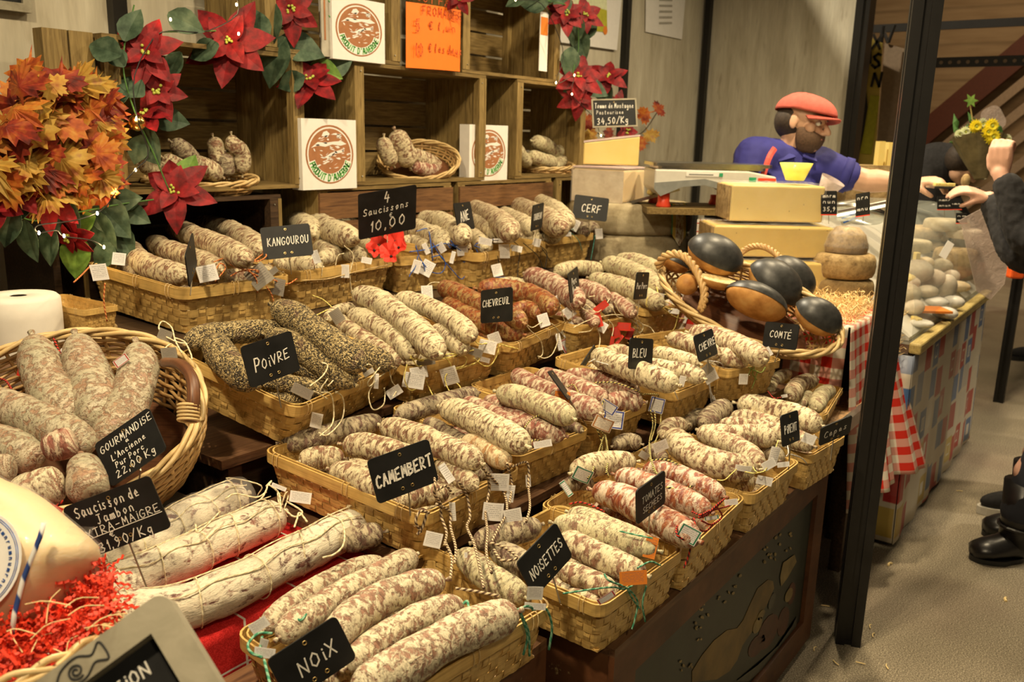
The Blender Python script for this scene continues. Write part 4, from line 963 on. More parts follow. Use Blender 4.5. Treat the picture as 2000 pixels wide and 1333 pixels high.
def carton(px,Y,label,lean=0.0,dep_=0.05,partial=None):
 TL,TR,BR,BL=px;a=at_y(*BL,Y);b=at_y(*BR,Y);z1=at_y(*TL,Y).z;z0=min(a.z,b.z)
 x0,x1=a.x,b.x;W_=x1-x0;H_=z1-z0
 t=thing('carton',((x0+x1)/2,Y,z0),label,'carton','white cartons with the round stamp')
 m=MB();m.box2((x0,Y,z0),(x1,Y+dep_,z1));m.build('box','paper_white',t)
 M=frame_m(((x0+x1)/2,Y,(z0+z1)/2),(1,0,0),(0,0,1));s=H_
 rx,ry=W_*0.44,H_*0.42;e=MB()
 def ring(r0,r1,th):
  n=40;vs=[]
  for i in range(n):
   a=2*PI*i/n;vs+=[M @ Vector((rx*r0*math.cos(a),ry*r0*math.sin(a),th)),M @ Vector((rx*r1*math.cos(a),ry*r1*math.sin(a),th))]
  vs2=[v+Vector((0,.0006,0)) for v in vs];k=2*n;fs=[]
  for i in range(n):
   j=(i+1) % n;fs+=[(2*i,2*i+1,2*j+1,2*j),(2*i,k+2*i,k+2*j,2*j)[::-1],(2*i+1,k+2*i+1,k+2*j+1,2*j+1)]
  e.add(vs+vs2,fs)
 ring(0.94,1.0,.0008)
 rg=random.Random(5)
 def poly(pts,th=.0007):e.prism([(x*rx,y*ry) for x,y in pts],0.0001,th,M)
 poly([(.88*math.cos(2*PI*q/40),.88*math.sin(2*PI*q/40)) for q in range(40)],.0006)
 e2_=MB()
 def wp(pts,th=.0010):e2_.prism([(x*rx,y*ry) for x,y in pts],0.0007,th,M)
 wp([(-.78,.22),(-.5,.30),(-.2,.26),(.1,.34),(.45,.30),(.7,.36),(.5,.46),(.15,.44),(-.15,.40),(-.5,.42)]);wp([(-.34,.62),(-.1,.58),(.0,.70),(-.12,.80),(-.26,.76)]);wp([(-.1,-.16),(.2,.02),(.5,.06),(.62,.16),(.36,.14),(.05,.06),(-.22,-.08)]);wp([(.3,.56),(.5,.60),(.44,.70),(.3,.68)])
 for k in range(64):
  a=rg.uniform(0,2*PI);q=rg.uniform(.08,.80)**.8;cx,cy=q*math.cos(a),q*math.sin(a)*.95+.08;w1,h1,sk=rg.uniform(.04,.13),rg.uniform(.012,.04),rg.uniform(-.05,.05)
  if cx*cx+cy*cy<.66 and cy>-.50:wp([(cx-w1,cy-sk),(cx,cy-h1),(cx+w1,cy+sk),(cx+w1*.3,cy+h1)])
 n=28;band=[(.95*math.cos(math.radians(196+148*i/n)),.95*math.sin(math.radians(196+148*i/n))) for i in range(n+1)]+[(.66*math.cos(math.radians(344-148*i/n)),.66*math.sin(math.radians(344-148*i/n))) for i in range(n+1)]
 for i in range(n):wp([band[i],band[i+1],band[2*n-i],band[2*n+1-i]],.0012)
 e2_.build('stamp_white','paper_white',t)
 e.build('stamp','print_brown',t)
 l=MB();n=18;txt="PRODUIT D'AUVERGNE"
 for i,ch in enumerate(txt):
  a=math.radians(200+140*(i+.5)/n);c=Vector((rx*.80*math.cos(a),ry*.80*math.sin(a)))
  tx=Vector((-math.sin(a),math.cos(a)));up=Vector((-math.cos(a),-math.sin(a)))
  o3=M @ Vector((c.x,c.y,0.0014));M2=frame_m(o3,(M.to_3x3() @ Vector((tx.x,tx.y,0))),(M.to_3x3() @ Vector((up.x,up.y,0))))
  write(l,ch,M2,0,0,s*.092,s*.019,wid=.50,jit=0)
 l.build('lettering','print_green',t)
 return t
carton(((592,231),(700,235),(697,367),(592,372)),2.165,'white carton with the round brown stamp in the gap between the left and middle crates',dep_=.05)
carton(((650,-12),(752,-8),(752,121),(650,114)),2.165,'white carton with the round brown stamp on the top shelf, left of the orange notice',dep_=.06)
carton(((918,243),(992,244),(990,352),(916,352)),2.20,'white carton with the round brown stamp between the middle and right crates')
m=MB();a=at_y(627,20,2.175);b=at_y(650,110,2.175);m.box2((a.x,2.175,ZT+.001),(b.x-.002,2.18,ZT+.36));c=m.build('card','cardboard_grey');tag(c,'grey card with a green sprig behind the top white carton','card')
m=MB();M=frame_m((a.x+.04,2.1735,ZT+.14),(1,0,0),(0,0,1));m.tube([M @ Vector(p) for p in ((-.004,.10,0),(.008,.04,0),(0,-.05,0))],.0012,5)
for k in range(6):m.tube([M @ Vector((.003,.06-.022*k,0)),M @ Vector((.016 if k % 2 else -.010,.072-.022*k,0))],.0016,5)
m.build('sprig_print','print_green',c)
_m=MB();_m.box2((a.x+.010,2.1738,ZT+.05),(a.x+.017,2.1745,ZT+.20));_m.build('print_bar','print_brown',c)
t=thing('paper_notice',(2.45,2.16,ZT),'bright orange handwritten notice pinned in front of the gap in the top crates','notice')
TL,TR,BR,BL=[at_y(x,y,2.165) for x,y in ((793,3),(900,20),(898,140),(793,132))]
m=MB();n=8;vs=[]
for i in range(n+1):
 u=i/n;bow=-.012*math.sin(PI*u)
 for q,w in ((TL.lerp(TR,u),0),(BL.lerp(BR,u),0)):vs+=[q+Vector((0,bow,0)),q+Vector((0,bow+.0008,0))]
for i in range(n):
 k=4*i;m.add([vs[k],vs[k+2],vs[k+6],vs[k+4]],[(0,1,2,3)]);m.add([vs[k+1],vs[k+3],vs[k+7],vs[k+5]],[(3,2,1,0)])
m.build('sheet','paper_orange',t,smooth=True)
M=frame_m((TL+TR+BR+BL)/4+Vector((0,-.0135,0)),(TR-TL),(0,0,1));w=(TR-TL).length;l=MB()
write(l,'TOUT FAIT',M,-.01,.125,.026,.003,fit=w*.86,rise=-.03);write(l,'FROMAGER',M,.03,.085,.028,.003,fit=w*.72,rise=-.03)
write(l,'5',M,-.10,.035,.040,.0035);write(l,'$ l,un',M,.03,.04,.026,.003,fit=w*.5);write(l,'10',M,-.095,-.045,.040,.0035);write(l,'$ les deux',M,.045,-.035,.028,.003,fit=w*.62);l.build('lettering','ink_red',t)
def paper(px,Y,mat,label,name='poster',cat='poster'):
 TL,TR,BR,BL=[at_y(x,y,Y) for x,y in px];m=MB();o=Vector((0,.0015,0));vs=[TL,TR,BR,BL]
 m.add(vs+[v+o for v in vs],[(0,1,2,3),(7,6,5,4),(0,4,5,1),(1,5,6,2),(2,6,7,3),(3,7,4,0)]);c=m.build(name,mat);return tag(c,label,cat),(TL,TR,BR,BL)
c,q=paper(((1262,-20),(1340,-16),(1332,77),(1261,62)),2.54,'paper_white','white printed sheet on the wall, top middle of the picture','paper_sheet','sheet')
m=MB();M=frame_m((q[0]+q[1]+q[2]+q[3])/4+Vector((0,-.002,0)),q[1]-q[0],(0,0,1))
for k in range(6):m.box((0,0,0),(0,0,0)) if False else m.prism([(-.085,.10-.032*k),(.08,.10-.032*k),(.08,.112-.032*k),(-.085,.112-.032*k)],0,.0005,M)
m.build('print_lines','paper_grey',c)
c,q=paper(((1092,-30),(1216,-24),(1205,98),(1090,82)),2.53,'paper_white','poster of a green field on the wall behind the right poinsettia branch')
M=frame_m((q[0]+q[1]+q[2]+q[3])/4+Vector((0,-.002,0)),q[1]-q[0],(0,0,1));m=MB();m.prism([(-.17,-.06),(.16,-.08),(.16,.20),(-.17,.20)],0,.0006,M);m.build('picture','mum_white',c)
m=MB();m.prism([(-.17,-.06),(.16,-.08),(.16,.03),(-.05,.06),(-.17,.02)],.0007,.0012,M);m.build('picture_field','banner_lime',c);m=MB();m.prism([(.14+.022*math.cos(a),-.07+.022*math.sin(a)) for a in [2*PI*i/16 for i in range(16)]],.0013,.0018,M);m.build('seal','tag_orange',c)
t=thing('label_strip',(3.1,2.17,ZT+.1),'white label strip with an orange block on the right post of the empty top crate','label')
a=at_y(1056,22,2.172);b=at_y(1068,140,2.172);m=MB();m.box2((a.x,2.172,b.z),(b.x,2.1745,a.z));m.build('strip','paper_white',t);m=MB();m.box2((a.x+.004,2.1705,a.z-.09),(b.x-.004,2.1718,a.z-.02));m.build('orange_block','tag_orange',t)
t=thing('picture_frame',(.6,2.52,1.75),'corner of a dark framed picture on the wall, top left of the picture','frame')
A_=at_y(60,26,2.53);m=MB();x1,z0=A_.x,A_.z
m.box2((x1-.5,2.52,z0),(x1,2.545,z0+.022));m.box2((x1-.022,2.52,z0+.022),(x1,2.545,z0+.45));m.box2((x1-.5,2.52,z0+.45),(x1,2.545,z0+.472));m.box2((x1-.5,2.52,z0+.022),(x1-.478,2.545,z0+.45));m.build('frame','grey_wood',t)
m=MB();m.box2((x1-.478,2.53,z0+.022),(x1-.022,2.544,z0+.45));m.build('board','slate',t)
SIGNS={
 'KANGOUROU':[[1.4594,1.7972,1.0209],[0.794,-0.6004,0.0957],[0.1501,0.3461,0.9261],0.1248,0.0845,[1.4566,1.778,0.95]],
 'SAUCISSONS':[[1.8408,1.8103,1.0748],[0.9345,-0.328,0.1383],[-0.2231,-0.2367,0.9456],0.1872,0.1418,[1.8213,1.7932,0.95]],
 'ANE':[[2.1771,1.7993,1.0438],[0.9737,0.2274,-0.0111],[-0.0375,0.2083,0.9773],0.12,0.0896,[2.1692,1.7799,0.96]],
 'TAUREAU':[[2.4345,1.6915,1.035],[0.9582,0.2857,0.0177],[0.0023,-0.0697,0.9976],0.1181,0.0871,[2.4151,1.6908,0.96]],
 'CERF':[[2.842,1.7305,1.0413],[0.5503,-0.8296,-0.0948],[0.3149,0.1011,0.9437],0.1305,0.0901,[2.824,1.7232,0.95]],
 'POIVRE':[[1.0141,1.3071,0.8785],[0.9863,-0.0921,0.1371],[-0.1214,0.1584,0.9799],0.1108,0.0805,[1.0131,1.2794,0.8]],
 'CHEVREUIL':[[1.7694,1.3501,0.8692],[-0.1223,-0.9686,0.2164],[0.2223,0.1858,0.9571],0.1175,0.0879,[1.7575,1.3421,0.8]],
 'PORC':[[2.081,1.3117,0.8911],[0.9429,0.3279,0.0581],[-0.0957,0.0995,0.9904],0.1151,0.0839,[2.0638,1.3014,0.8]],
 'PURPORC':[[2.2945,1.2087,0.8739],[0.9811,0.1483,-0.1242],[0.1263,-0.0046,0.992],0.113,0.081,[2.2772,1.2048,0.8]],
 'BLEU':[[1.7976,0.938,0.804],[0.9794,-0.0686,-0.1899],[0.1963,0.1045,0.9749],0.1064,0.0735,[1.782,0.9282,0.725]],
 'CHEVRE':[[1.9705,0.8517,0.8078],[0.9982,-0.0409,0.0428],[-0.0286,0.3012,0.9531],0.1,0.066,[1.9646,0.835,0.75]],
 'COMTE':[[2.1692,0.7347,0.8162],[-0.2457,-0.965,0.0911],[0.2291,0.0336,0.9728],0.1,0.0659,[2.1508,0.7359,0.76]],
 'PIMENT':[[1.8096,0.573,0.6966],[0.9941,-0.0356,-0.1025],[0.1077,0.2087,0.972],0.1011,0.0671,[1.7953,0.5606,0.62]],
 'CEPES':[[1.9321,0.5106,0.6731],[0.7848,-0.5494,0.2868],[-0.4155,-0.123,0.9013],0.0845,0.0565,[1.9138,0.5067,0.62]],
 'CAMEMBERT':[[0.9769,0.9303,0.7611],[0.9077,-0.3798,0.1786],[-0.0936,0.2318,0.9683],0.1105,0.0755,[0.9748,0.9113,0.7]],
 'TOMATES':[[1.3148,0.6497,0.6804],[0.9953,-0.0366,0.0894],[-0.0884,0.0279,0.9957],0.0998,0.0663,[1.3015,0.6416,0.62]],
 'NOISETTES':[[1.0138,0.6711,0.6729],[0.9372,-0.0647,0.3428],[-0.3062,0.3187,0.8971],0.0989,0.066,[1.0181,0.641,0.62]],
 'NOIX':[[0.6224,0.746,0.6726],[0.8891,-0.3085,0.338],[-0.2427,0.3085,0.9198],0.0941,0.0644,[0.6248,0.7146,0.62]],
 'GOURMANDISE':[[0.6972,1.2598,0.8028],[0.5147,-0.6319,0.5795],[0.1052,0.7174,0.6887],0.1114,0.0806,[0.6845,1.2383,0.72]],
 'JAMBON':[[0.6178,1.1681,0.7366],[0.6282,-0.6878,0.3637],[-0.1349,0.3641,0.9216],0.1359,0.085,[0.628,1.114,0.64]],
 'BOAR':[[1.1203,1.7081,1.0159],[0.6436,0.6817,0.348],[-0.2398,-0.2522,0.9375],0.1126,0.08,[1.109,1.6998,0.95]],
 'DARKBLADE':[[1.5335,0.9924,0.7747],[0.8608,0.4532,-0.2315],[-0.1342,0.6409,0.7558],0.1066,0.0736,[1.5567,0.9315,0.7]],
 'BACKSIGN':[[1.9034,1.1461,0.739],[0.5855,-0.2372,0.7752],[-0.7988,-0.3319,0.5017],0.0658,0.0442,[1.8902,1.1345,0.7]],
}
FWD={'CHEVREUIL':.055,'TOMATES':.05,'POIVRE':.05,'PURPORC':.05,'BLEU':.045,'CHEVRE':.045,'PIMENT':.04,'GOURMANDISE':.04,'TOMME':0,'JAMBON':.03,'PORC':.04,'SAUCISSONS':.03,'KANGOUROU':.035,'TAUREAU':.03,'ANE':.035}
def slate(key,lines,label,foot=True,frame=None,group='chalk lettered price slates',th=.0026,chalk='chalk',scale=1.0):
 c,x,y,w,h,ft=SIGNS[key];c=Vector(c);k=FWD.get(key,.025);c=c.lerp(CP,k);w*=1-k;h*=1-k;M=frame_m(c,x,y);ft=Vector(ft).lerp(CP,k)
 t=thing('price_slate',ft,label,'sign',group)
 m=MB();m.prism(rrect(w,h,.007 if h>.05 else .004,4),-th/2,th/2,M);m.build('panel','slate',t)
 if frame:
  f=MB()
  for a,b,s1,s2 in ((0,h/2-.003,w,.006),(0,-h/2+.003,w,.006),(w/2-.003,0,.006,h-.012),(-w/2+.003,0,.006,h-.012)):
   f.prism([(a-s1/2,b-s2/2),(a+s1/2,b-s2/2),(a+s1/2,b+s2/2),(a-s1/2,b+s2/2)],-th,th*1.4,M)
  f.build('frame','grey_wood',t)
 for ex,ey in ((0,h*.38),(-.0085,-h*.36),(.0085,-h*.36)):
  r=MB();r.tube([M @ Vector((ex+.0024*math.cos(a),ey+.0024*math.sin(a),th/2+.0003)) for a in [2*PI*i/12 for i in range(12)]],.0006,5,closed=True);r.build('eyelet','brass',t)
 if foot:
  s=MB();top=M @ Vector((0,-h*.30,-th/2-.0010));bend=M @ Vector((0,-h/2-.003,-th/2-.0010));s.tube([top,bend,ft+Vector((0,.002,-.012))],.0013,6);s.build('stake','metal_pin',t)
 l=MB()
 for i,(txt,cx,cy,hh,fit,rise) in enumerate(lines):write(l,txt,M,cx*w,cy*h,hh*h,max(.0011,hh*h*.095)*scale,fit=fit*w if fit else None,rise=rise,seed=i+len(txt),z=th/2+.0002)
 if lines:l.build('lettering',chalk,t)
 return t
slate('KANGOUROU',[('KANGOUROU',.02,.02,.24,.82,0)],'black slate lettered KANGOUROU in the top row')
slate('SAUCISSONS',[('4',-.02,.34,.22,.09,0),('Saucissons',-.03,.10,.15,.78,.05),('$',.05,-.07,.10,.05,0),('10,00',.0,-.24,.22,.60,.05)],'large black slate offering four sausages for 10,00, above the red poppies')
slate('ANE',[('ANE',0,.02,.34,.5,.1)],'narrow looking black slate lettered ANE in the top row')
slate('TAUREAU',[('TAUREAU',0,.02,.24,.7,.0)],'very narrow looking black slate lettered TAUREAU right of the ANE slate')
slate('CERF',[('CERF',.02,-.02,.32,.55,.0)],'black slate lettered CERF in front of the big cheese wheel')
slate('POIVRE',[('P',-.28,-.02,.32,.11,0),('OiVRE',.07,-.02,.23,.54,.10)],'black slate lettered POIVRE in the pepper basket')
slate('CHEVREUIL',[('CHEVREUIL',.0,.10,.20,.86,.04)],'black slate lettered CHEVREUIL among the red brown sausages')
slate('PORC',[('Porc',0,.14,.24,.45,0),('Noir',0,-.16,.24,.45,0)],'thin looking black slate seen almost edge on over the pinkish sausages')
slate('PURPORC',[('Pur Porc',0,.0,.22,.8,0)],'upright black slate among the greenish white sausages')
slate('BLEU',[('BLEU',-.08,.02,.28,.55,.02)],'black slate lettered BLEU in the third row')
slate('CHEVRE',[('CHEVRE',.05,.02,.26,.84,.06)],'twisted black slate lettered CHEVRE in the third row')
slate('COMTE',[('COMTE',.0,.04,.25,.62,.0),("'",.27,.2,.12,.03,0)],'black slate lettered COMTE in front of the bread basket')
slate('PIMENT',[('PiMENT',.0,.0,.26,.7,.0)],'narrow looking black slate lettered PIMENT in the front row')
slate('CEPES',[('Cepes',.0,.02,.30,.72,.05)],'black slate lettered CEPES leaning over the right end of the front row')
slate('CAMEMBERT',[('CAMEMBERT',.0,.0,.25,.90,.06)],'black slate lettered CAMEMBERT in bold chalk',scale=1.7)
slate('TOMATES',[('TOMATES',.04,.10,.19,.72,.04),('SECHEES',.04,-.20,.17,.66,.04),("'",.1,-.07,.08,.02,0)],'black slate lettered TOMATES SECHEES in the front row')
slate('NOISETTES',[('NOiSETTES',.02,.0,.24,.80,.05)],'tilted black slate lettered NOISETTES in the front row')
slate('NOIX',[('NOiX',.05,-.02,.28,.52,.04)],'tilted black slate lettered NOIX nearest the camera')
slate('GOURMANDISE',[('GOURMANDISE',.02,.30,.15,.92,.03),('a',.0,.17,.08,.05,0),("L'Ancienne",-.02,.02,.13,.6,.02),('Pur Porc',-.05,-.16,.12,.5,.02),('22,00 Kg',.0,-.34,.15,.7,.02)],'black slate lettered GOURMANDISE standing in the wicker basket of fat sausages')
slate('JAMBON',[('Saucisson de',-.04,.32,.19,.72,.0),('Jambon',.0,.10,.17,.42,.02),('EXTRA-MAIGRE',.0,-.09,.14,.92,.02),('$',-.12,-.23,.09,.05,0),('31,90/Kg',.0,-.38,.17,.62,.03)],'big black slate lettered Saucisson de Jambon in front of the tied sausages')
slate('BOAR',[],'glossy black slate turned edge on in the top left basket')
slate('DARKBLADE',[],'black slate seen nearly edge on with its long pin, above the orange label')
slate('BACKSIGN',[],'black slate leaning edge on left of the BLEU basket',foot=False)
l=None
_t=[o for o in COL.objects if o.get('label','').startswith('big black slate')][0];c,x,y,w,h,ft=SIGNS['JAMBON'];M=frame_m(Vector(c).lerp(CP,.03),x,y);m=MB();m.prism([(-.46*w,-.185*h),(.46*w,-.175*h),(.46*w,-.162*h),(-.46*w,-.172*h)],.0013,.0018,M);m.build('underline','chalk',_t)
# left foreground
HV=Vector((CRT.x,CRT.y,0)).normalized();FV=Vector((-CBK.x,-CBK.y,0)).normalized();UZ=Vector((0,0,1))
def cloth_grid(name,mat,f,nu,nv,parent=None,uvs=(1,1),th=0.0018,smooth=True):
 m=MB();P=[[Vector(f(i/nu,j/nv)) for j in range(nv+1)] for i in range(nu+1)];vs=[p for r in P for p in r]
 fs=[];uv=[]
 for i in range(nu):
  for j in range(nv):
   a=i*(nv+1)+j;fs.append((a,a+nv+1,a+nv+2,a+1));uv.append(((i/nu*uvs[0],j/nv*uvs[1]),((i+1)/nu*uvs[0],j/nv*uvs[1]),((i+1)/nu*uvs[0],(j+1)/nv*uvs[1]),(i/nu*uvs[0],(j+1)/nv*uvs[1])))
 m.add(vs,fs,uv);o=m.build(name,mat,parent,smooth=smooth)
 if th:md=o.modifiers.new('thick','SOLIDIFY');md.thickness=th;md.offset=0
 return o
t=thing('display_box',(.45,1.2,0),'low dark box under the red cloth at the left','box')
m=MB();m.box2((-.10,1.012,0),(.955,1.29,.590));m.build('body','dark_wood',t)
def redf(u,v):
 x=-.12+u*1.09;w=.004*math.sin(u*31)+.003*math.sin(u*57+1)
 if v<.5:return (x,1.30-(v/.5)*(1.30-1.000),.5935+.0015*math.sin(u*23+v*9))
 k=(v-.5)/.5;return (x,1.000-.004-w*k-.012*k,.5935-k*.34)
o=cloth_grid('red_cloth','red_cloth',redf,60,40,uvs=(1.09,.64));tag(o,'red cloth with thin white checks hanging over the box under the tied sausages','cloth')
def ham(pts,r,z,label,film=False,nub=True):
 P=[at_z(x,y,z) for x,y in pts];mid=P[len(P)//2];rr_=r*dep(mid)/1700
 o=sausage('skin_powder',P,rr_,label,'big white bloomed sausages tied with string','tied_sausage',(0,1 if nub else 0),0.10,60,28,p=14,cat='sausage')
 C=resamp(spline(P,80),80);L=sum((C[i+1]-C[i]).length for i in range(79));n=5
 up=Vector((0,0,1));T=(C[-1]-C[0]).normalized();S_=T.cross(up).normalized();U=S_.cross(T).normalized()
 for k in range(n):
  s=6+int(66*k/(n-1));c=C[s];m=MB();sk=random.uniform(-.5,.5)
  m.tube([c+(S_*math.cos(a)+U*math.sin(a))*rr_*1.07+T*rr_*sk*math.cos(a) for a in [2*PI*i/22 for i in range(22)]],.0011,5,closed=True);m.build('tie_string','twine_cream',o)
 for a0 in (1.0,1.9):
  m=MB();m.tube([C[i]+(S_*math.cos(a0+.12*math.sin(i*.3))+U*math.sin(a0+.12*math.sin(i*.3)))*rr_*1.07 for i in range(4,78,2)],.0011,5);m.build('long_string','twine_cream',o)
 e=C[-1];m=MB();rg=random.Random(int(e.x*1000))
 for q in range(2):
  c0=e+U*.01;m.tube(spline([c0,c0+Vector((rg.uniform(-.02,.02),rg.uniform(-.02,.02),.025)),c0+Vector((rg.uniform(-.03,.03),rg.uniform(-.03,.01),.012)),c0+Vector((rg.uniform(-.02,.03),-.02,-.01))],14),.0014,5)
 m.build('knot_string','twine_cream',o)
 if film:
  m=MB();Q=resamp(spline(P,30),30);m.tube([q for q in Q[8:]],[rr_*(1.12+.06*math.sin(i*1.7)) for i in range(22)],18);m.build('film_wrap','clear_film',o,smooth=True)
 return o
ham([(200,1205),(335,1192),(450,1152),(560,1095),(704,1022)],44,.634,'front tied white sausage lying on the edge of the red cloth')
ham([(190,1158),(320,1110),(440,1052),(548,1004)],40,.636,'second tied white sausage, its red brown end upwards near the CAMEMBERT basket')
ham([(170,1112),(290,1058),(395,1002),(476,968)],38,.650,'third tied white sausage at the back in clear purple tinged film',True)
sausage('skin_dark',[at_z(660,1062,.635),at_z(700,1052,.64),at_z(748,1040,.645)],.022,'dark sausage end behind the tip of the front tied sausage')
def wicker(name,c,e1,e2,n,a,b,depth,label,nst=34,nw=13,mat='rattan',flare=.8,cat='basket',rr_=.0036,rimr=.0065,weavecol=None,rimk=3,group=None):
 t=thing(name,c-n*depth,label,cat,group)
 def pt(th,k,off=0):
  f=flare+(1-flare)*math.sin(k*PI/2);return c-n*depth*(1-k)+e1*((a*f+off)*math.cos(th))+e2*((b*f+off)*math.sin(th))
 m=MB()
 for j in range(nw):
  k=(j+.6)/(nw+.6);N=nst*4
  m.tube([pt(2*PI*i/N,k,.0028*math.sin(PI*(i/4.0*1.0)+PI*j)*1.0) for i in range(N)],rr_,5,closed=True)
 m.build('weavers',weavecol or mat,t,smooth=True);m=MB()
 for i in range(nst):m.tube([pt(2*PI*(i+.5)/nst,k/6) for k in range(7)],rr_*1.05,5)
 m.build('stakes',mat,t,smooth=True);m=MB()
 N=nst*4
 for q in range(rimk):
  m.tube([c+e1*((a+rimr*.9*math.cos(i*.35+2*PI*q/rimk))*math.cos(2*PI*i/N))+e2*((b+rimr*.9*math.cos(i*.35+2*PI*q/rimk))*math.sin(2*PI*i/N))+n*rimr*.9*math.sin(i*.35+2*PI*q/rimk) for i in range(N)],rimr*.72,6,closed=True)
 m.build('rim','rattan_pale' if mat=='rattan' else mat,t,smooth=True)
 m=MB();m.prism([((a*flare-.004)*math.cos(2*PI*i/40),(b*flare-.004)*math.sin(2*PI*i/40)) for i in range(40)],0,.006,frame_m(c-n*depth,e1,e2));m.build('base','rattan_dark',t)  # base coloured dark to paint in the shade down inside the basket
 return t,pt
C0=at_d(118,812,1.50);nrm=(UZ*math.cos(math.radians(32))-FV*math.sin(math.radians(32))).normalized();e1=HV.copy();e2=nrm.cross(e1).normalized()
wk,wpt=wicker('wicker_basket',C0,e1,e2,nrm,.238,.205,.135,'large round wicker basket with a dark handle, full of fat sausages at the left',weavecol='rattan')
m=MB();H0=[at_d(x,y,z) for x,y,z in ((322,708,1.50),(352,712,1.45),(374,738,1.42),(378,780,1.40),(372,822,1.40))]
m.tube(spline(H0,24),.0105,8,flat=.8);m.build('leather_handle','rattan_dark',wk,smooth=True)
m=MB()
for k in range(5):
 cc=at_d(368,793+k*7,1.402);m.tube([cc+CRT*.016*math.cos(a)+CUP*(.004*math.sin(a))+CBK*.013*math.sin(a) for a in [2*PI*i/14 for i in range(14)]],.0028,6,closed=True)
m.build('handle_binding','rattan_pale',wk,smooth=True)
bx=thing('support_box',(.62,1.5,.50),'dark box propping up the large wicker basket','box');m=MB();m.box2((.30,1.312,.501),(.86,1.62,.635));m.build('body','dark_wood',bx)
GZ=lambda y,o=0:1.60-(y-650)/330*.26+o
def fat(pts,r,label,off=0,film=False,crease=.16,kind='skin_gourmande'):
 P=[at_d(x,y,GZ(y,off)+(d[0] if d else 0)) for x,y,*d in pts];mid=P[len(P)//2]
 o=sausage(kind,P,r*dep(mid)/1700,label,'fat sausages in the wicker basket','fat_sausage',(1,0),.09,50,26,crease=crease,p=3.0,taper=-.25)
 return o
fat([(64,660),(76,700),(100,760),(150,830)],43,'upright fat sausage at the left with a dark lengthwise crease')
fat([(148,658),(162,700),(184,762),(200,838)],43,'upright fat sausage in the middle of the back row')
fat([(266,674),(272,720),(248,800),(205,880)],42,'upright fat sausage at the right with a white and red tag')
fat([(-40,770),(40,806),(110,840),(180,875)],38,'fat sausage lying across in front of the upright ones',-.06)
fat([(-40,850),(20,872),(72,905)],36,'fat sausage end in front of the lying one at the left edge',-.06)
fat([(82,884),(112,872),(150,860)],31,'dark pink sausage end in crumpled clear film',-.10,crease=0,kind='skin_pink')
fat([(20,960),(66,958),(128,945)],38,'pale ribbed fat sausage low in the wicker basket',-.10,crease=.05,kind='skin_nutty')
fat([(160,896),(168,930),(176,972)],38,'fat sausage standing left of the GOURMANDISE slate',-.10,crease=.05)
fat([(-60,925),(-20,920),(30,915)],30,'fat sausage end at the left edge above the wrapped cheese',-.08,crease=0)
t=thing('side_cabinet',(.6,1.85,0),'dark cabinet behind the wicker basket at the left','cabinet');m=MB();m.box2((.05,1.70,0),(1.03,2.12,.800));m.build('body','dark_wood',t);m=MB();m.box2((.04,1.69,.8005),(1.04,2.13,.815));m.build('top','brown_wood',t)
pr=at_d(36,576,1.86);t=thing('paper_roll',(pr.x,pr.y,.816),'white paper towel roll standing behind the wicker basket','paper roll')
m=MB();r=.080;z1=pr.z;m.lathe([(.018,.816),(r-.001,.816),(r,.822),(r+.001,.9),(r,z1-.008),(r-.007,z1-.001),(.022,z1),(.018,z1-.004),(.018,.82)],40,Matrix.Translation((pr.x,pr.y,0)));m.build('paper','toilet_paper',t,smooth=True)
m=MB();m.lathe([(.0155,.817),(.0175,.817),(.0175,z1-.002),(.0155,z1-.002)],24,Matrix.Translation((pr.x,pr.y,0)));m.build('core_tube','cardboard_grey',t,smooth=True)
basket('empty',(162,607),(232,596),.905,.22,'empty small bamboo basket behind the paper roll',0,h=.055,group='bamboo baskets standing empty')
t=thing('stick_bundle',at_z(170,650,.83),'pale wooden slats lying under the empty bamboo basket','slat');
for k,(a,b) in enumerate((((95,668),(225,640)),((110,636),(150,655)),((130,678),(228,655)))):m=MB();m.tube([at_z(*a,.832+.002*k),at_z(*b,.832+.002*k)],.010,8);m.build('stick','rattan_pale',t,smooth=True)
def pillow(mb,poly,nrm,d,n=7,e=.42,back=True):
 c=sum(poly,Vector())/len(poly);vs=[];k=len(poly);fs=[];L=[]
 for i in range(-n,n+1):
  a=i/n*PI/2;s=1-e+e*math.cos(a) if abs(i)<n else .02;L.append(s)
  vs+=[c+(p-c)*s+nrm*d*(math.sin(a) if abs(i)<n else (1.0 if i>0 else -1.0)) for p in poly]
 for i in range(2*n):
  for j in range(k):
   j2=(j+1) % k;fs.append((i*k+j,i*k+j2,(i+1)*k+j2,(i+1)*k+j))
 fs.append(tuple(range(k))[::-1]);fs.append(tuple(range(2*n*k,2*n*k+k)));return mb.add(vs,fs)
cn=(CBK*.92+CUP*.25-CRT*.1).normalized();cc=at_d(40,1090,.98)
def onp(x,y,c=cc,n=cn):
 d=at_d(x,y,1)-CP;return CP+d*(n.dot(c-CP)/n.dot(d))
t=thing('wrapped_cheese',cc-UZ*.12,'large cream coloured cheese in clear film with a round blue printed label','cheese')
m=MB();out=[(-190,930),(-80,905),(5,938),(60,962),(112,1004),(165,1050),(188,1080),(168,1108),(130,1158),(78,1212),(0,1262),(-120,1290),(-220,1230),(-240,1080)]
ol=resamp(spline([onp(x,y) for x,y in out]+[onp(*out[0])],60),48)[:-1];pillow(m,ol,cn,.055);m.build('cheese_body','cheese_cream',t,smooth=True)
m=MB();ol2=[cc+(p-cc)*1.03 for p in ol];pillow(m,ol2,cn,.060);m.build('clear_wrap','clear_film',t,smooth=True)
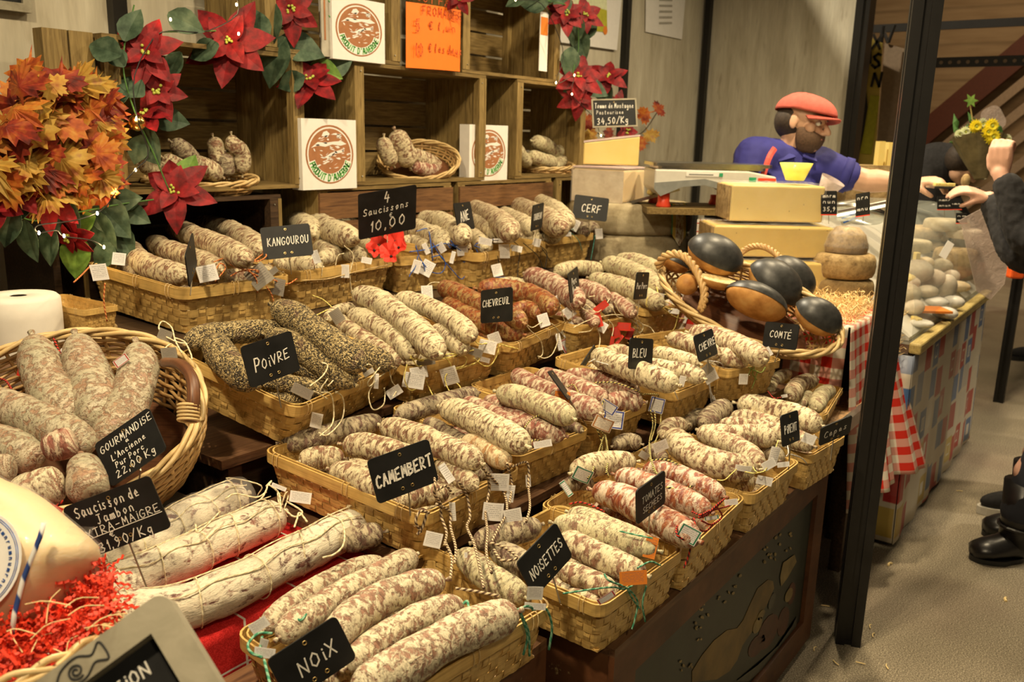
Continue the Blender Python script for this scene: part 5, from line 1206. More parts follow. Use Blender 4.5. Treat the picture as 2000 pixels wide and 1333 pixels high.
lc=onp(-52,1100,cc+cn*.0625);M=frame_m(lc,CRT,CUP);M=frame_m(lc,CRT-cn*CRT.dot(cn),CUP-cn*CUP.dot(cn));m=MB();m.prism([(.054*math.cos(a),.054*math.sin(a)) for a in [2*PI*i/40 for i in range(40)]],0,.0006,M);lb=m.build('label','paper_white',t)
m=MB()
for r0 in (.0485,.0505):m.tube([M @ Vector((r0*math.cos(a),r0*math.sin(a),.001)) for a in [2*PI*i/48 for i in range(48)]],.0004,4,closed=True)
for k in range(14):
 a=math.radians(-50+k*8);write(m,'nmunrmunmurnmu'[k],frame_m(M @ Vector((.043*math.cos(a),.043*math.sin(a),.001)),M.to_3x3() @ Vector((math.sin(a),-math.cos(a),0)),M.to_3x3() @ Vector((math.cos(a),math.sin(a),0))),0,0,.005,.0008,jit=0)
m.build('label_print','tag_blue' if False else 'twine_blue',lb)
m=MB();m.tube([onp(x,y,cc+cn*.0630) for x,y in ((86,1022),(78,1050),(60,1095),(46,1130),(38,1160),(28,1200),(22,1250))],.0026,8);m.build('blue_string','twine_bluewhite',t,smooth=True)
m=MB();ff=lambda u,v:onp(150+u*50,1030+v*45)+cn*(.01+.012*math.sin(u*7+v*5));o=cloth_grid('film_tail','clear_film',ff,8,8,t,th=0)
t=thing('rush_basket',at_d(80,1330,.86)-UZ*.1,'rush basket edge holding red crinkle paper, lower left corner','basket')
RP=[at_d(x,y,z) for x,y,z in ((-120,1400,.80),(-20,1352,.82),(60,1318,.84),(140,1282,.87),(205,1238,.92),(225,1190,1.0),(150,1120,1.08),(0,1100,1.12))];C_=resamp(spline(RP,60),60);m=MB()
for q in range(3):m.tube([p+Vector((math.cos(i*.5+2.1*q)*.004,math.sin(i*.5+2.1*q)*.004,math.sin(i*.5+2.1*q)*.005)) for i,p in enumerate(C_)],.0042,6)
m.build('rope_rim','rattan_pale',t,smooth=True)
m=MB()
for j in range(9):m.tube([p-UZ*(.010+.009*j)-(p-at_d(40,1250,.95)).normalized()*.002*j for p in C_[::2]],.0050,5)
m.build('coiled_side','rattan',t,smooth=True)
def crinkle():
 m=MB();rg=random.Random(11)
 for k in range(820):
  x=rg.uniform(-60,240);y=rg.uniform(1085,1330)
  lim=1085+max(0,(150-x))*.50 if x<150 else 1075+(x-150)*.7
  if y<lim or y>1352-(x+20)*.52 or (x<95 and y<1205-(x-20)*.4):
   if rg.random()>.03:continue
  z=1.02-(y-1080)/270*.17+rg.uniform(-.03,.035);p=at_d(x,y,z);d=Vector((rg.uniform(-1,1),rg.uniform(-1,1),rg.uniform(-.6,.9))).normalized();s=d.cross(Vector((rg.uniform(-1,1),rg.uniform(-1,1),1))).normalized();n=rg.randint(5,11);L=.0052
  q=p;vs=[];w=s*.0016;zz=d.cross(s)
  for i in range(n):vs+=[q-w,q+w];q=q+d*L*.7+zz*(L*.62 if i % 2 else -L*.62)+s*rg.uniform(-.001,.001)
  m.add(vs,[(2*i,2*i+1,2*i+3,2*i+2) for i in range(n-1)])
 return m
o=crinkle().build('crinkle_paper','crinkle_red');tag(o,'bright red crinkle paper shreds heaped in the rush basket','paper',kind='stuff');md=o.modifiers.new('thick','SOLIDIFY');md.thickness=.0004
m=MB();ff=[at_d(x,y,1.03-(y-1080)/270*.17+.035) for x,y in ((-60,1230),(60,1190),(150,1130),(215,1130),(205,1220),(120,1262),(20,1310),(-90,1360))];pillow(m,resamp(ff+[ff[0]],28)[:-1],CBK,.045);o=m.build('crinkle_heap','crinkle_red',smooth=True);tag(o,'packed red paper filling under the crinkle shreds','paper',kind='stuff')
m=MB();rg=random.Random(3)
for k in range(13):
 p=at_d(rg.uniform(40,170),rg.uniform(1180,1290),.868);d=Vector((rg.uniform(-1,1),rg.uniform(-1,1),rg.uniform(-.3,.3))).normalized();m.tube(spline([p,p+d*.018+CUP*.004,p+d*.034+CRT*.008],6),.0006,5)
o=m.build('straw_shreds','straw');tag(o,'a few pale straw shreds on the red crinkle paper','straw',kind='stuff')
n_=(CBK*.9+CUP*.42).normalized();c_=at_d(322,1158,.74)
def onf(x,y,k=0):
 d=at_d(x,y,1)-CP;q=c_+n_*k;return CP+d*(n_.dot(q-CP)/n_.dot(d))
tr=onf(326,1156);xr=(tr-onf(326-250,1156+181)).normalized();yr=(tr-onf(326+98,1156+182)).normalized();yr=(yr-xr*yr.dot(xr)).normalized()
M=frame_m(tr,xr,yr);WW,HH,bw=.30,.21,.025
t=thing('framed_chalkboard',tr-UZ*.15,'grey framed chalkboard with a drawn fish on its frame, lower left corner','sign')
m=MB();R_c=.012;ro=[(-WW+0,0-0)]
outer=[(0-R_c+R_c*math.cos(a),0-R_c+R_c*math.sin(a)) for a in [PI/2*(1-i/5) for i in range(6)]]
m.prism([(-WW,-bw),(-WW,0)]+outer+[(0,-bw)],-.009,.009,M);m.prism([(-bw,-HH),(-bw,-bw),(0,-bw),(0,-HH)],-.009,.009,M);m.prism([(-WW,-HH),(-WW,-bw),(-WW+bw,-bw),(-WW+bw,-HH)],-.009,.009,M);m.prism([(-WW+bw,-HH),(-WW+bw,-HH+bw),(-bw,-HH+bw),(-bw,-HH)],-.009,.009,M)
m.build('frame','grey_wood',t);m=MB();m.prism([(-WW+bw,-HH+bw),(-bw,-HH+bw),(-bw,-bw),(-WW+bw,-bw)],-.008,-.004,M);m.build('board','slate',t)
l=MB();write(l,'EPTION',M,-.068,-.043,.011,.0013,rise=.0,z=-.0038,fit=.050);l.build('lettering','chalk',t)
l=MB();fo=Vector((-.082,-.0125,0));P2=lambda pts:[M @ (fo+Vector((x*.00078,y*.00078,.0094))) for x,y in pts]
l.tube(P2(spline([Vector(q+(0,)) for q in ((-30,-3),(-18,9),(0,12),(14,4),(26,11),(27,-10),(14,-5),(0,-13),(-18,-11),(-30,-3))],40) and [(p.x,p.y) for p in spline([Vector(q+(0,)) for q in ((-30,-3),(-18,9),(0,12),(14,4),(26,11),(27,-10),(14,-5),(0,-13),(-18,-11),(-30,-3))],50)]),.0010,5)
l.tube(P2([(-6+(1.5+i*.22)*math.cos(i*.35),-1+(1.5+i*.22)*math.sin(i*.35)) for i in range(34)]),.0010,5);l.build('fish_drawing','ink_black',t)
# bread, cheese, scale and display case
def fbox(mb,x0,x1,y0,y1,Z,d,zb=None):
 a=at_d(x0,y1,Z);b=at_d(x1,y1,Z);tp=at_d((x0+x1)/2,y0,Z).z;bt=min(a.z,b.z) if zb is None else zb
 o=(a+b)/2;w=(b-a).dot(HV);R=Matrix((HV,FV,UZ)).transposed();c=Vector((o.x,o.y,(tp+bt)/2))+FV*d/2
 mb.box(c,(w,d,tp-bt),R);return c,w,tp,bt
def lift(o,r=.004,seg=2):md=o.modifiers.new('bevel','BEVEL');md.width=r;md.segments=seg;md.limit_method='ANGLE';return o
t=thing('cheese_table',(2.75,1.0,0),'table under the red gingham cloth','table');m=MB();m.box2((2.50,.66,.770),(2.88,1.22,.795));m.build('table_top','dark_wood',t)
for x in (2.52,2.83):
 for y in (.70,1.16):q=MB();q.box2((x,y,0),(x+.04,y+.04,.7695));q.build('leg','dark_wood',t)
TLc,TRc=Vector((2.495,.655,.7975)),Vector((2.885,.655,.7975));BRc=at_y(1797,908,.50);BLc=at_y(1640,1000,.60)
def gf(u,v):
 x=2.495+u*.39
 if v<.45:return (x,1.23-(v/.45)*.575,.7975+.001*math.sin(u*20))
 k=(v-.45)/.55;top=TLc.lerp(TRc,u);bot=BLc.lerp(BRc,u);p=top.lerp(bot,k);f=(.020*math.sin(u*15+.6)+.010*math.sin(u*33))*k;return p+Vector((0,-f-.006,0))
o=cloth_grid('gingham_cloth','gingham',gf,70,60,uvs=(.45,1.13),th=.0022);tag(o,'red and white gingham tablecloth hanging to either side of the black post','tablecloth')
def gs(u,v):
 y=.655+u*.57;k=v;return Vector((2.494-.010*k-(.016*math.sin(u*17)+.007*math.sin(u*35))*k,y,.7975-k*.225))
o2=cloth_grid('side_drop','gingham',gs,50,20,o,uvs=(.57,.23),th=.0022)
def hay(name,label,f,n,seed,L=.045):
 m=MB();rg=random.Random(seed)
 for k in range(n):
  p=f(rg);d=Vector((rg.uniform(-1,1),rg.uniform(-1,1),rg.uniform(-.35,.45))).normalized();s=d.cross(UZ).normalized()*rg.uniform(-1,1);pts=[p+d*L*i/5+s*.014*math.sin(i*1.1+k)+UZ*.006*math.sin(i*1.7+k*2) for i in range(6)];m.tube(pts,rg.uniform(.0006,.0012),3,caps=False)
 o=m.build(name,'straw');return tag(o,label,'straw',kind='stuff')
hay('wood_wool','pale curly wood wool spread round the cheeses on the gingham cloth',lambda r:Vector((2.52+.35*r.random(),.67+.50*r.random(),.801+.045*r.random()**2)),2600,5)
hay('hanging_wood_wool','wood wool hanging over the front edge of the gingham cloth',lambda r:Vector((2.80+.09*r.random(),.615+.03*r.random(),.79-.17*r.random()**1.8)),240,6)
Lp,Rp=at_d(1296,520,2.50),at_d(1640,668,2.33);c=(Lp+Rp)/2;e1=(Rp-Lp).normalized();a_=(Rp-Lp).length/2;e2=(FV*.75+UZ*.66);e2=(e2-e1*e2.dot(e1)).normalized();n=e1.cross(e2).normalized()
if n.z<0:n=-n
bk,bpt=wicker('bread_basket',c,e1,e2,n,a_,.125,.085,'long oval wicker basket of black crusted loaves with rope handles',nst=36,nw=9,flare=.72,rr_=.0032,rimr=.0075)
def rope(pts,r,nm='rope_handle'):
 C_=resamp(spline(pts,60),60);m=MB()
 for q in range(3):
  m.tube([p+(CRT*math.cos(i*.55+2.1*q)+CUP*math.sin(i*.55+2.1*q))*r*.55 for i,p in enumerate(C_)],r*.62,6)
 m.build(nm,'rattan',bk,smooth=True)
rope([at_d(x,y,z) for x,y,z in ((1284,520,2.46),(1300,500,2.44),(1330,498,2.42),(1358,525,2.40),(1376,570,2.38),(1370,606,2.38))],.011)
rope([at_d(x,y,z) for x,y,z in ((1440,500,2.60),(1462,484,2.60),(1490,482,2.58),(1518,498,2.56),(1536,522,2.54))],.009)
bx=thing('support_box',(2.4,.9,.568),'black box under the bread basket','box');m=MB();ce=c-n*.11
m.box2((ce.x-.085,ce.y-.10,.568),(ce.x+.09,ce.y+.13,ce.z-.055));m.build('body','lamp_black',bx)
def loaf(px,Z,ax,ang,label,cut=None,up=None,r=None):
 cc=at_d(px[0],px[1],Z);A,B=ax[0]*Z/1700,ax[1]*Z/1700;an=math.radians(ang);X_=CRT*math.cos(an)-CUP*math.sin(an);up=Vector(up or (CUP*.8+CBK*.5)).normalized();up=(up-X_*up.dot(X_)).normalized();Y_=up.cross(X_)
 t=thing('black_loaf',cc-UZ*B,label,'bread','black crusted loaves in the wicker basket');R=Matrix((X_,Y_,up)).transposed()
 m=MB();m.ball(cc,(A,A*.82,B),28,16,R);
 vs=m.v
 for i,v in enumerate(vs):
  q=R.transposed() @ (v-cc)
  if q.z<-B*.1:q.z=-B*.1+(q.z+B*.1)*.75;q.x*=.97;q.y*=.97
  vs[i]=cc+R @ q
 m.build('crust','bread_crust',t,smooth=True)
 m=MB();n_=28
 for i in range(0,8):
  th0=PI/2*i/8*.97;th1=PI/2*(i+1)/8*.97
 prof_=[(math.sin(PI/2*i/9*.98),math.cos(PI/2*i/9*.98)) for i in range(10)]
 vs=[];fs=[]
 for s,cz in prof_:
  for k in range(n_):
   a=2*PI*k/n_;wob=1+.015*math.sin(a*5+px[0]);vs.append(cc+R @ Vector((A*1.035*s*math.cos(a)*wob,A*.82*1.035*s*math.sin(a)*wob,B*1.06*cz+B*.03)))
 for i in range(9):
  for k in range(n_):fs.append((i*n_+k,(i+1)*n_+k,(i+1)*n_+(k+1) % n_,i*n_+(k+1) % n_))
 m.add(vs,fs);m.build('black_crust','bread_black',t,smooth=True);return t
loaf((1395,502),2.46,(56,40),24,'large black loaf highest at the back left')
loaf((1316,516),2.50,(30,20),25,'black loaf under the left rope handle',up=CUP)
loaf((1512,556),2.46,(58,42),38,'black loaf in the middle behind the brown sided one')
loaf((1545,545),2.54,(50,36),42,'black loaf furthest back at the right')
loaf((1476,592),2.36,(62,34),26,'loaf showing its wide brown side at the front',up=(CUP*.95+CRT*.35-CBK*.25))
loaf((1596,622),2.36,(48,36),30,'black loaf at the right end of the basket')
cc=at_d(1402,546,2.40);t=thing('bread_half',cc-UZ*.02,'cut half loaf with its pale crumb facing up','bread');X_=(CRT*.97-CUP*.2).normalized();up=(CUP*.93+CBK*.36);up=(up-X_*up.dot(X_)).normalized();Y_=up.cross(X_);R=Matrix((X_,Y_,up)).transposed();a2=41*2.4/1700
m=MB();vs=[];fs=[]
for i in range(7):
 s,z=math.cos(PI/2*i/6*.97),-math.sin(PI/2*i/6*.97)
 for k in range(26):a=2*PI*k/26;vs.append(cc+R @ Vector((a2*s*math.cos(a),a2*.6*s*math.sin(a),.028*z)))
for i in range(6):
 for k in range(26):fs.append((i*26+k,i*26+(k+1) % 26,(i+1)*26+(k+1) % 26,(i+1)*26+k))
m.add(vs,fs);m.build('crust','bread_crust',t,smooth=True);m=MB();m.prism([(a2*.97*math.cos(2*PI*k/26),a2*.58*math.sin(2*PI*k/26)) for k in range(26)],-.004,.002,Matrix.Translation(cc) @ R.to_4x4());m.build('crumb','bread_crumb',t)
t=thing('bread_half',at_d(1340,560,2.43),'brown loaf end behind the left rope handle','bread');m=MB();m.ball(at_d(1342,556,2.43),(.032,.03,.03),20,12);m.build('crust','bread_crust',t,smooth=True)
def block(x0,x1,y0,y1,Z,d,label,film=True,mat='cheese_yellow',zb=None):
 m=MB();c,w,tp,bt=fbox(m,x0,x1,y0,y1,Z,d,zb);t=thing('cheese_block',(c.x,c.y,bt),label,'cheese','cut blocks of yellow cheese');o=m.build('cheese',mat,t);lift(o,.007,3)
 m=MB();R=Matrix((HV,FV,UZ)).transposed();m.box(Vector((c.x,c.y,c.z))-HV*(w/2+.004)+FV*.002,(.008,d,(tp-bt)*.96),R);o=m.build('rind','rind_brown',t);lift(o,.003)
 if film:
  f=cloth_grid('film_fold','clear_film',lambda u,v:c+HV*(u-.5)*w*1.03+FV*((v-.5)*d*1.02)+UZ*((tp-bt)/2+.003+.0045*noise.noise(Vector((u*16,v*9,x0)))+.003),60,14,t,th=0)
  m=MB();m.box(c-FV*.0015,(w*1.012,d*1.012,(tp-bt)*1.01),R);m.build('film_wrap','clear_film',t)
 return c,w,tp,bt
b1=block(1432,1640,512,574,2.80,.16,'lowest yellow cheese block, set in the wood wool',zb=.802)
b2=block(1390,1626,442,511,2.82,.20,'widest yellow cheese block in the middle of the stack',zb=b1[2]+.012)
b3=block(1424,1606,362,436,2.84,.18,'top yellow cheese block carrying the lime cup',mat='cheese_pale',zb=b2[2]+.012)
t=thing('plastic_cup',at_d(1552,358,2.90),'lime translucent cup of cheese cubes on top of the block stack','cup');p=at_d(1552,356,2.90);z0=b3[2]+.0135;p.z=z0
m=MB();m.lathe([(.026,0),(.030,.001),(.054,.058),(.0525,.058),(.029,.004),(.001,.004)],32,Matrix.Translation(p));m.build('cup','cup_lime',t,smooth=True)
m=MB();rg=random.Random(2)
for k in range(9):m.box(p+Vector((rg.uniform(-.016,.016),rg.uniform(-.016,.016),.012+.007*(k % 3))),(.012,.011,.010),Matrix.Rotation(rg.random()*3,3,'Z'))
m.build('cheese_cubes','cheese_yellow',t)
t=thing('clear_scoop',at_d(1625,372,2.95),'clear plastic tub lying behind the lime cup','tub');p=at_d(1618,366,3.02);m=MB();m.lathe([(.020,-.04),(.044,.03),(.043,.03),(.019,-.039)],24,Matrix.Translation(p) @ Matrix.Rotation(.5,4,'X'));m.build('tub','acrylic',t,smooth=True)
def priceflag(px,Z,w,h,label,lines,ang=0,red=True,yaw=0.0):
 c=at_d(px[0],px[1],Z);X_=(CRT*math.cos(ang)-CUP*math.sin(ang));X_=(X_*math.cos(yaw)+CBK*math.sin(yaw)).normalized();M=frame_m(c,X_,CUP);t=thing('price_flag',c-UZ*h*.7,label,'sign','small black price flags')
 m=MB();m.prism(rrect(w,h,.003),-.001,.001,M);m.build('panel','slate',t)
 if red:m=MB();m.prism([(-w/2,-h/2-.003),(w/2,-h/2-.003),(w/2,-h/2),(-w/2,-h/2)],-.0015,.0015,M);m.build('red_edge','plastic_red',t)
 m=MB();m.tube([M @ Vector((0,-h/2,-.0022)),M @ Vector((0,-h/2-.03,-.0022))],.001,5);m.build('stake','metal_pin',t)
 l=MB()
 for i,(s_,y) in enumerate(lines):write(l,s_,M,0,y*h,h*.17,.0016,fit=w*.76,seed=i,z=.0012)
 if lines:l.build('lettering','chalk',t)
priceflag((1619,396),2.82,.052,.076,'black price flag with a red foot beside the top cheese block',[('mnrm',.3),('nun',.05),('35,9',-.28)])
priceflag((1685,399),2.86,.054,.074,'narrow black price flag on the domed cheese',[('nrn',.3),('mnu',-.2)],yaw=1.05)
def wheel(c,r,h,mat,label,name='whole_cheese',group=None,cap=None,seg=40):
 t=thing(name,c,label,'cheese',group);m=MB();b=min(.02,h*.25);m.lathe([(.001,0),(r-b,0),(r-b*.3,b*.3),(r,b),(r+.002,h/2),(r,h-b),(r-b*.3,h-b*.3),(r-b,h),(.001,h)],seg,Matrix.Translation(c));m.build('rind',mat,t,smooth=True);return t
def onbase(x,y,z):return at_z(x,y,z)
p=at_d(1668,560,2.95);wheel(Vector((2.90,.80,.802)),.100,.075,'rind_brown','brown rinded cheese wheel lowest behind the post')
wheel(Vector((2.90,.80,.879)),.097,.080,'rind_brown','brown rinded cheese wheel stacked above the lowest one')
t=thing('cheese_dome',Vector((2.90,.80,.960)),'small domed cheese in crinkled film on the upper brown wheel','cheese');m=MB();m.lathe([(.001,.0),(.066,0),(.070,.02),(.058,.058),(.036,.080),(.001,.084)],32,Matrix.Translation((2.90,.80,.960)));m.build('rind','rind_brown',t,smooth=True)
m=MB();m.lathe([(.070,.002),(.074,.02),(.062,.060),(.038,.084),(.001,.089)],22,Matrix.Translation((2.90,.80,.960)));m.build('film_wrap','clear_film',t)
wc=at_d(1226,505,3.62);t=thing('cheese_table',(wc.x+.1,wc.y,0),'dark low table under the two big pale wheels','table');m=MB();m.box2((wc.x-.24,wc.y-.10,wc.z-.05),(wc.x+.34,wc.y+.30,wc.z-.001));m.build('table_top','dark_wood',t)
for x in (-.22,.29):
 for y in (-.08,.25):q=MB();q.box2((wc.x+x,wc.y+y,0),(wc.x+x+.04,wc.y+y+.04,wc.z-.0505));q.build('leg','dark_wood',t)
hw=.118;wheel(wc.copy(),.250,hw,'rind_grey','lower of the two big mottled pale cheese wheels',group='big pale wheels');w2=wc+UZ*(hw+.001);wheel(w2,.250,hw,'rind_grey','upper big mottled pale cheese wheel with a cut piece on top',group='big pale wheels')
zt=w2.z+hw+.001
def wedge(pts,Z,z0,hgt,label,mat,top,name='cheese_wedge',film=True,slope=0.0):
 P=[at_z(x,y,z0) for x,y in pts];c=sum(P,Vector())/len(P);t=thing(name,c,label,'cheese');m=MB();n=len(P)
 T=[p+UZ*(hgt-slope*(i in (0,n-1))) for i,p in enumerate(P)];m.add(P+T,[tuple(reversed(range(n)))]+[(i,(i+1) % n,n+(i+1) % n,n+i) for i in range(n)]);m.add([q for q in T],[tuple(range(n))]) if False else m.add(T,[tuple(range(n))])
 o=m.build('cheese',mat,t);m=MB();m.add([q+UZ*.0006 for q in T]+[q+UZ*.006 for q in T],[tuple(range(n,2*n))]+[(i,(i+1) % n,n+(i+1) % n,n+i) for i in range(n)]+[tuple(reversed(range(n)))]);m.build('top_rind',top,t)
 return t,P,T
R3=Matrix((HV,FV,UZ)).transposed()
t=thing('cheese_wedge',at_d(1185,400,3.5),'thick white rinded cheese wedge in film on the upper pale wheel','cheese');a=at_d(1116,395,3.52);b=at_d(1215,402,3.40);cpt=at_d(1258,392,3.56);bk_=at_d(1190,380,3.75);hh=.130
P=[Vector((q.x,q.y,zt)) for q in (a,b,cpt,bk_)];mm=MB();T=[q+UZ*hh for q in P];mm.add(P+T,[(3,2,1,0),(4,5,6,7),(0,1,5,4),(1,2,6,5),(2,3,7,6),(3,0,4,7)]);o=mm.build('cheese','cheese_cream',t);lift(o,.012,3)
mm=MB();ca=(P[0]+P[1])/2;mm.add([P[0]-FV*.003,P[1]-FV*.003,T[1]-FV*.003-UZ*.008,T[0]-FV*.003-UZ*.008,P[0]+UZ*.0,P[1],T[1]-UZ*.008,T[0]-UZ*.008],[(0,1,2,3),(0,4,5,1),(1,5,6,2),(2,6,7,3),(3,7,4,0)]);mm.build('side_rind','rind_white',t);mm=MB();mm.add([q+UZ*.001 for q in T]+[q+UZ*.007 for q in T],[(4,5,6,7),(0,1,5,4),(1,2,6,5),(2,3,7,6),(3,0,4,7)]);mm.build('top_rind','rind_violet',t)
mm=MB();cw=sum(P+T,Vector())/8;Q=[cw+(q-cw)*1.03 for q in P+T];mm.add(Q,[(3,2,1,0),(4,5,6,7),(0,1,5,4),(1,2,6,5),(2,3,7,6),(3,0,4,7)]);mm.build('film_wrap','clear_film',t)
z2=zt+hh+.012;t=thing('cheese_wedge',at_d(1195,330,3.5),'yellow half wheel piece with a pink rind at the top of the pale stack','cheese')
a=at_d(1138,330,3.52);b=at_d(1247,328,3.50);n_=10;arc_=[]
c0=(a+b)/2;w=(b-a).length
base=[Vector((a.x,a.y,z2)),Vector((b.x,b.y,z2))];pts=[base[0]+(base[1]-base[0])*(.5-.5*math.cos(PI*i/n_))+FV*.14*math.sin(PI*i/n_)*(1-i/n_*.4) for i in range(n_+1)]
hl=[.085+.030*((p-base[0]).dot(HV)/w) for p in pts];mm=MB();N=len(pts);mm.add(pts+[p+UZ*h_ for p,h_ in zip(pts,hl)],[tuple(range(N)),tuple(reversed(range(N,2*N)))]+[((i+1) % N,i,N+i,N+(i+1) % N) for i in range(N)]);o=mm.build('cheese','cheese_pale',t);lift(o,.005,2)
mm=MB();mm.add([p+UZ*(h_+.0005) for p,h_ in zip(pts,hl)]+[p+UZ*(h_+.007) for p,h_ in zip(pts,hl)],[tuple(reversed(range(N,2*N)))]+[((i+1) % N,i,N+i,N+(i+1) % N) for i in range(N)]);mm.build('top_rind','rind_violet',t)
cS=at_d(1200,221,3.52);SIGNS['TOMME']=[list(cS),list((CRT*.97+CUP*.05-CBK*.1).normalized()),list(CUP),.185,.115,[cS.x,cS.y,z2+.11]]
slate('TOMME',[('Tomme de Montagne',.0,.26,.17,.86,-.02),('Pasteurisee',-.1,.03,.13,.6,.0),('34,50/Kg',-.05,-.26,.22,.7,.05)],'framed slate reading Tomme de Montagne above the pale cheese stack',frame=True)
t=thing('serving_tray',at_d(1270,385,3.45),'small shiny metal tray with a cheese piece on the upper pale wheel','tray');m=MB();M=frame_m(at_d(1272,386,3.42),(HV*.95+UZ*.28),FV);m.prism([(-.085,-.045),(.11,-.03),(.115,.03),(-.07,.045)],0,.003,M);m.prism([(-.085,-.045),(.11,-.03),(.11,-.026),(-.085,-.041)],.003,.012,M);m.build('tray','steel',t);m=MB();m.ball(M @ Vector((.01,0,.018)),(.032,.02,.014),14,8);m.build('cheese_piece','cheese_pale',t,smooth=True)
rc=wc+UZ*0
def rb(u,v):
 a=math.radians(-92+u*22)+0;ang=math.atan2(-FV.y,-FV.x)+math.radians(30+u*20);rad=.2515+.004
 if v<.3:k=v/.3;r_=.17+k*(.2555-.17);z=w2.z+hw+.008
 else:k=(v-.3)/.7;r_=.2555+.010*math.sin(k*PI*.5);z=w2.z+hw+.008-k*.17*(1-.6*abs(u-.55))
 return (wc.x+r_*math.cos(ang),wc.y+r_*math.sin(ang),z)
def m_rib():
 t=NT('ribbon_label');tc=t.n('TexCoord');s=t.sep(tc.outputs['UV']);e=t.math('ABSOLUTE',t.math('SUBTRACT',s[0],.5));v=t.noise(t.coord('UV',(9,9,1)),1.5,3)
 c=t.mix(t.math('GREATER_THAN',v,.56),(.66,.60,.45),(.30,.16,.08));c=t.mix(t.math('GREATER_THAN',e,.26),c,(.58,.42,.10));c=t.mix(t.math('GREATER_THAN',e,.44),c,(.05,.26,.13));t.col(c);t.rough(.5)
m_rib();o=cloth_grid('cheese_band','ribbon_label',rb,16,22,th=.001);tag(o,'printed green and yellow edged paper band draped over the upper pale wheel','paper band')
sx=at_d(1378,402,3.36);t=thing('shop_scale',sx,'white shop scale with a steel pan and red feet, in front of the cheese seller','scale');Mf=lambda x,y,z:sx+HV*x+FV*y+UZ*z*1.28
m=MB();pr_=[(-.225,.052),(-.20,.032),(-.12,.060),(-.04,.066),(.05,.050),(.11,.018),(.17,.016),(.222,.03),(.232,.06),(.222,.094),(.12,.108),(-.225,.108)]
n=len(pr_);A=[Mf(x,-.14,z) for x,z in pr_];B=[Mf(x,.14,z) for x,z in pr_];m.add(A+B,[tuple(reversed(range(n))),tuple(range(n,2*n))]+[(i,(i+1) % n,n+(i+1) % n,n+i) for i in range(n)][::1]);o=m.build('housing','plastic_white',t);lift(o,.006)
m=MB();pr2=[(-.225,.052),(-.20,.032),(-.12,.060),(-.04,.066),(.05,.050),(.11,.018),(.17,.016),(.222,.03),(.215,.045),(.11,.036),(.05,.068),(-.04,.084),(-.12,.078),(-.225,.07)];m.add([Mf(x,-.1425,z) for x,z in pr2]+[Mf(x,-.1405,z) for x,z in pr2],[tuple(reversed(range(14))),tuple(range(14,28))]+[(i,(i+1) % 14,14+(i+1) % 14,14+i) for i in range(14)]);m.build('grey_skirt','plastic_grey',t)
m=MB();m.prism(rrect(.44,.27,.02),.150,.162,Matrix.Translation(sx-HV*.01) @ R3.to_4x4());m.prism(rrect(.40,.24,.02),.139,.1495,Matrix.Translation(sx-HV*.01) @ R3.to_4x4());m.build('steel_pan','steel',t)
m=MB();m.box(Mf(.135,-.1415,.070),(.026,.002,.055),R3);m.build('green_sticker','plastic_green',t);m=MB();m.box(Mf(.188,-.1415,.086),(.066,.002,.010),R3);m.build('red_strip','plastic_red',t)
for k in range(3):m=MB();m.box(Mf(.166+.022*k,-.1415,.066),(.019,.002,.024),R3);m.build('display','plastic_grey',t)
m=MB();m.box(Mf(-.05,-.1413,.096),(.12,.0015,.014),R3);lbp=m.build('maker_plate','paper_white',t);l=MB();l.box(Mf(-.055,-.1424,.096),(.09,.0008,.004),R3);l.build('plate_print','plastic_grey',lbp);m=MB();m.box(Mf(.018,-.1415,.096),(.013,.002,.013),R3);m.build('green_mark','plastic_green',t)
for x,y in ((.06,-.10),(.06,.10),(-.18,-.10),(-.18,.10)):m=MB();m.lathe([(.001,-.001),(.026,-.001),(.028,.004),(.022,.02),(.022,.036 if x>0 else .05),(.001,.036)],18,Matrix.Translation(Mf(x,y,0)));m.build('foot','plastic_red',t,smooth=True)
t=thing('wooden_stand',(sx.x,sx.y,0),'wooden stand under the shop scale','stand');m=MB();m.box(Vector((sx.x,sx.y,sx.z-.012)),(.50,.34,.022),R3);m.build('board','crate_wood',t)
m=MB();m.box(Vector((sx.x,sx.y,(sx.z-.024)/2))+HV*.13,(.22,.20,sx.z-.026),R3);m.build('body','dark_wood',t)
tf=lambda u,v:Mf(-.06+.13*u,-.155-.006*math.sin(u*14)*v,-.030-.30*v);o=cloth_grid('check_towel','check_towel',tf,20,14,uvs=(.15,.30));tag(o,'white towel with thin red checks hanging below the scale','towel')
t=thing('display_case',(3.4,.9,0),'glass fronted cheese display case along the aisle','display case');X0,X1=2.90,4.25
m=MB();m.box2((X0,.56,.02),(X1,1.15,.655));m.build('base','dark_wood',t)
m=MB();m.box2((X0-.005,.535,.660),(X1+.01,.572,.695));o=m.build('wooden_sill','case_wood',t);lift(o,.006)
m=MB();m.box2((X0,.5725,.656),(X1,1.15,.688));m.build('deck','steel',t)
gl=[(.575,.690),(.578,.80),(.60,.90),(.65,.985),(.73,1.04),(.82,1.06)]
o=cloth_grid('curved_glass','case_glass',lambda u,v:(lambda q:(X0+.05+u*(X1-X0-.05),q[0],q[1]))((lambda k,f:(gl[k][0]+(gl[k+1][0]-gl[k][0])*f,gl[k][1]+(gl[k+1][1]-gl[k][1])*f))(min(4,int(v*5)),v*5-min(4,int(v*5)))),2,20,t,th=.005)
m=MB();m.box2((X0+.02,.82,1.055),(X1-.02,1.10,1.063));m.build('top_glass','case_glass',t)
m=MB();m.box2((X0+.03,1.10,.689),(X1-.02,1.115,1.054));m.build('rear_rail','plastic_white',t)
def oil(u,v):return (X0-.010+u*(X1-X0+.02),.553-.004*math.sin(u*40)*v-.012*v,.655-v*.640)
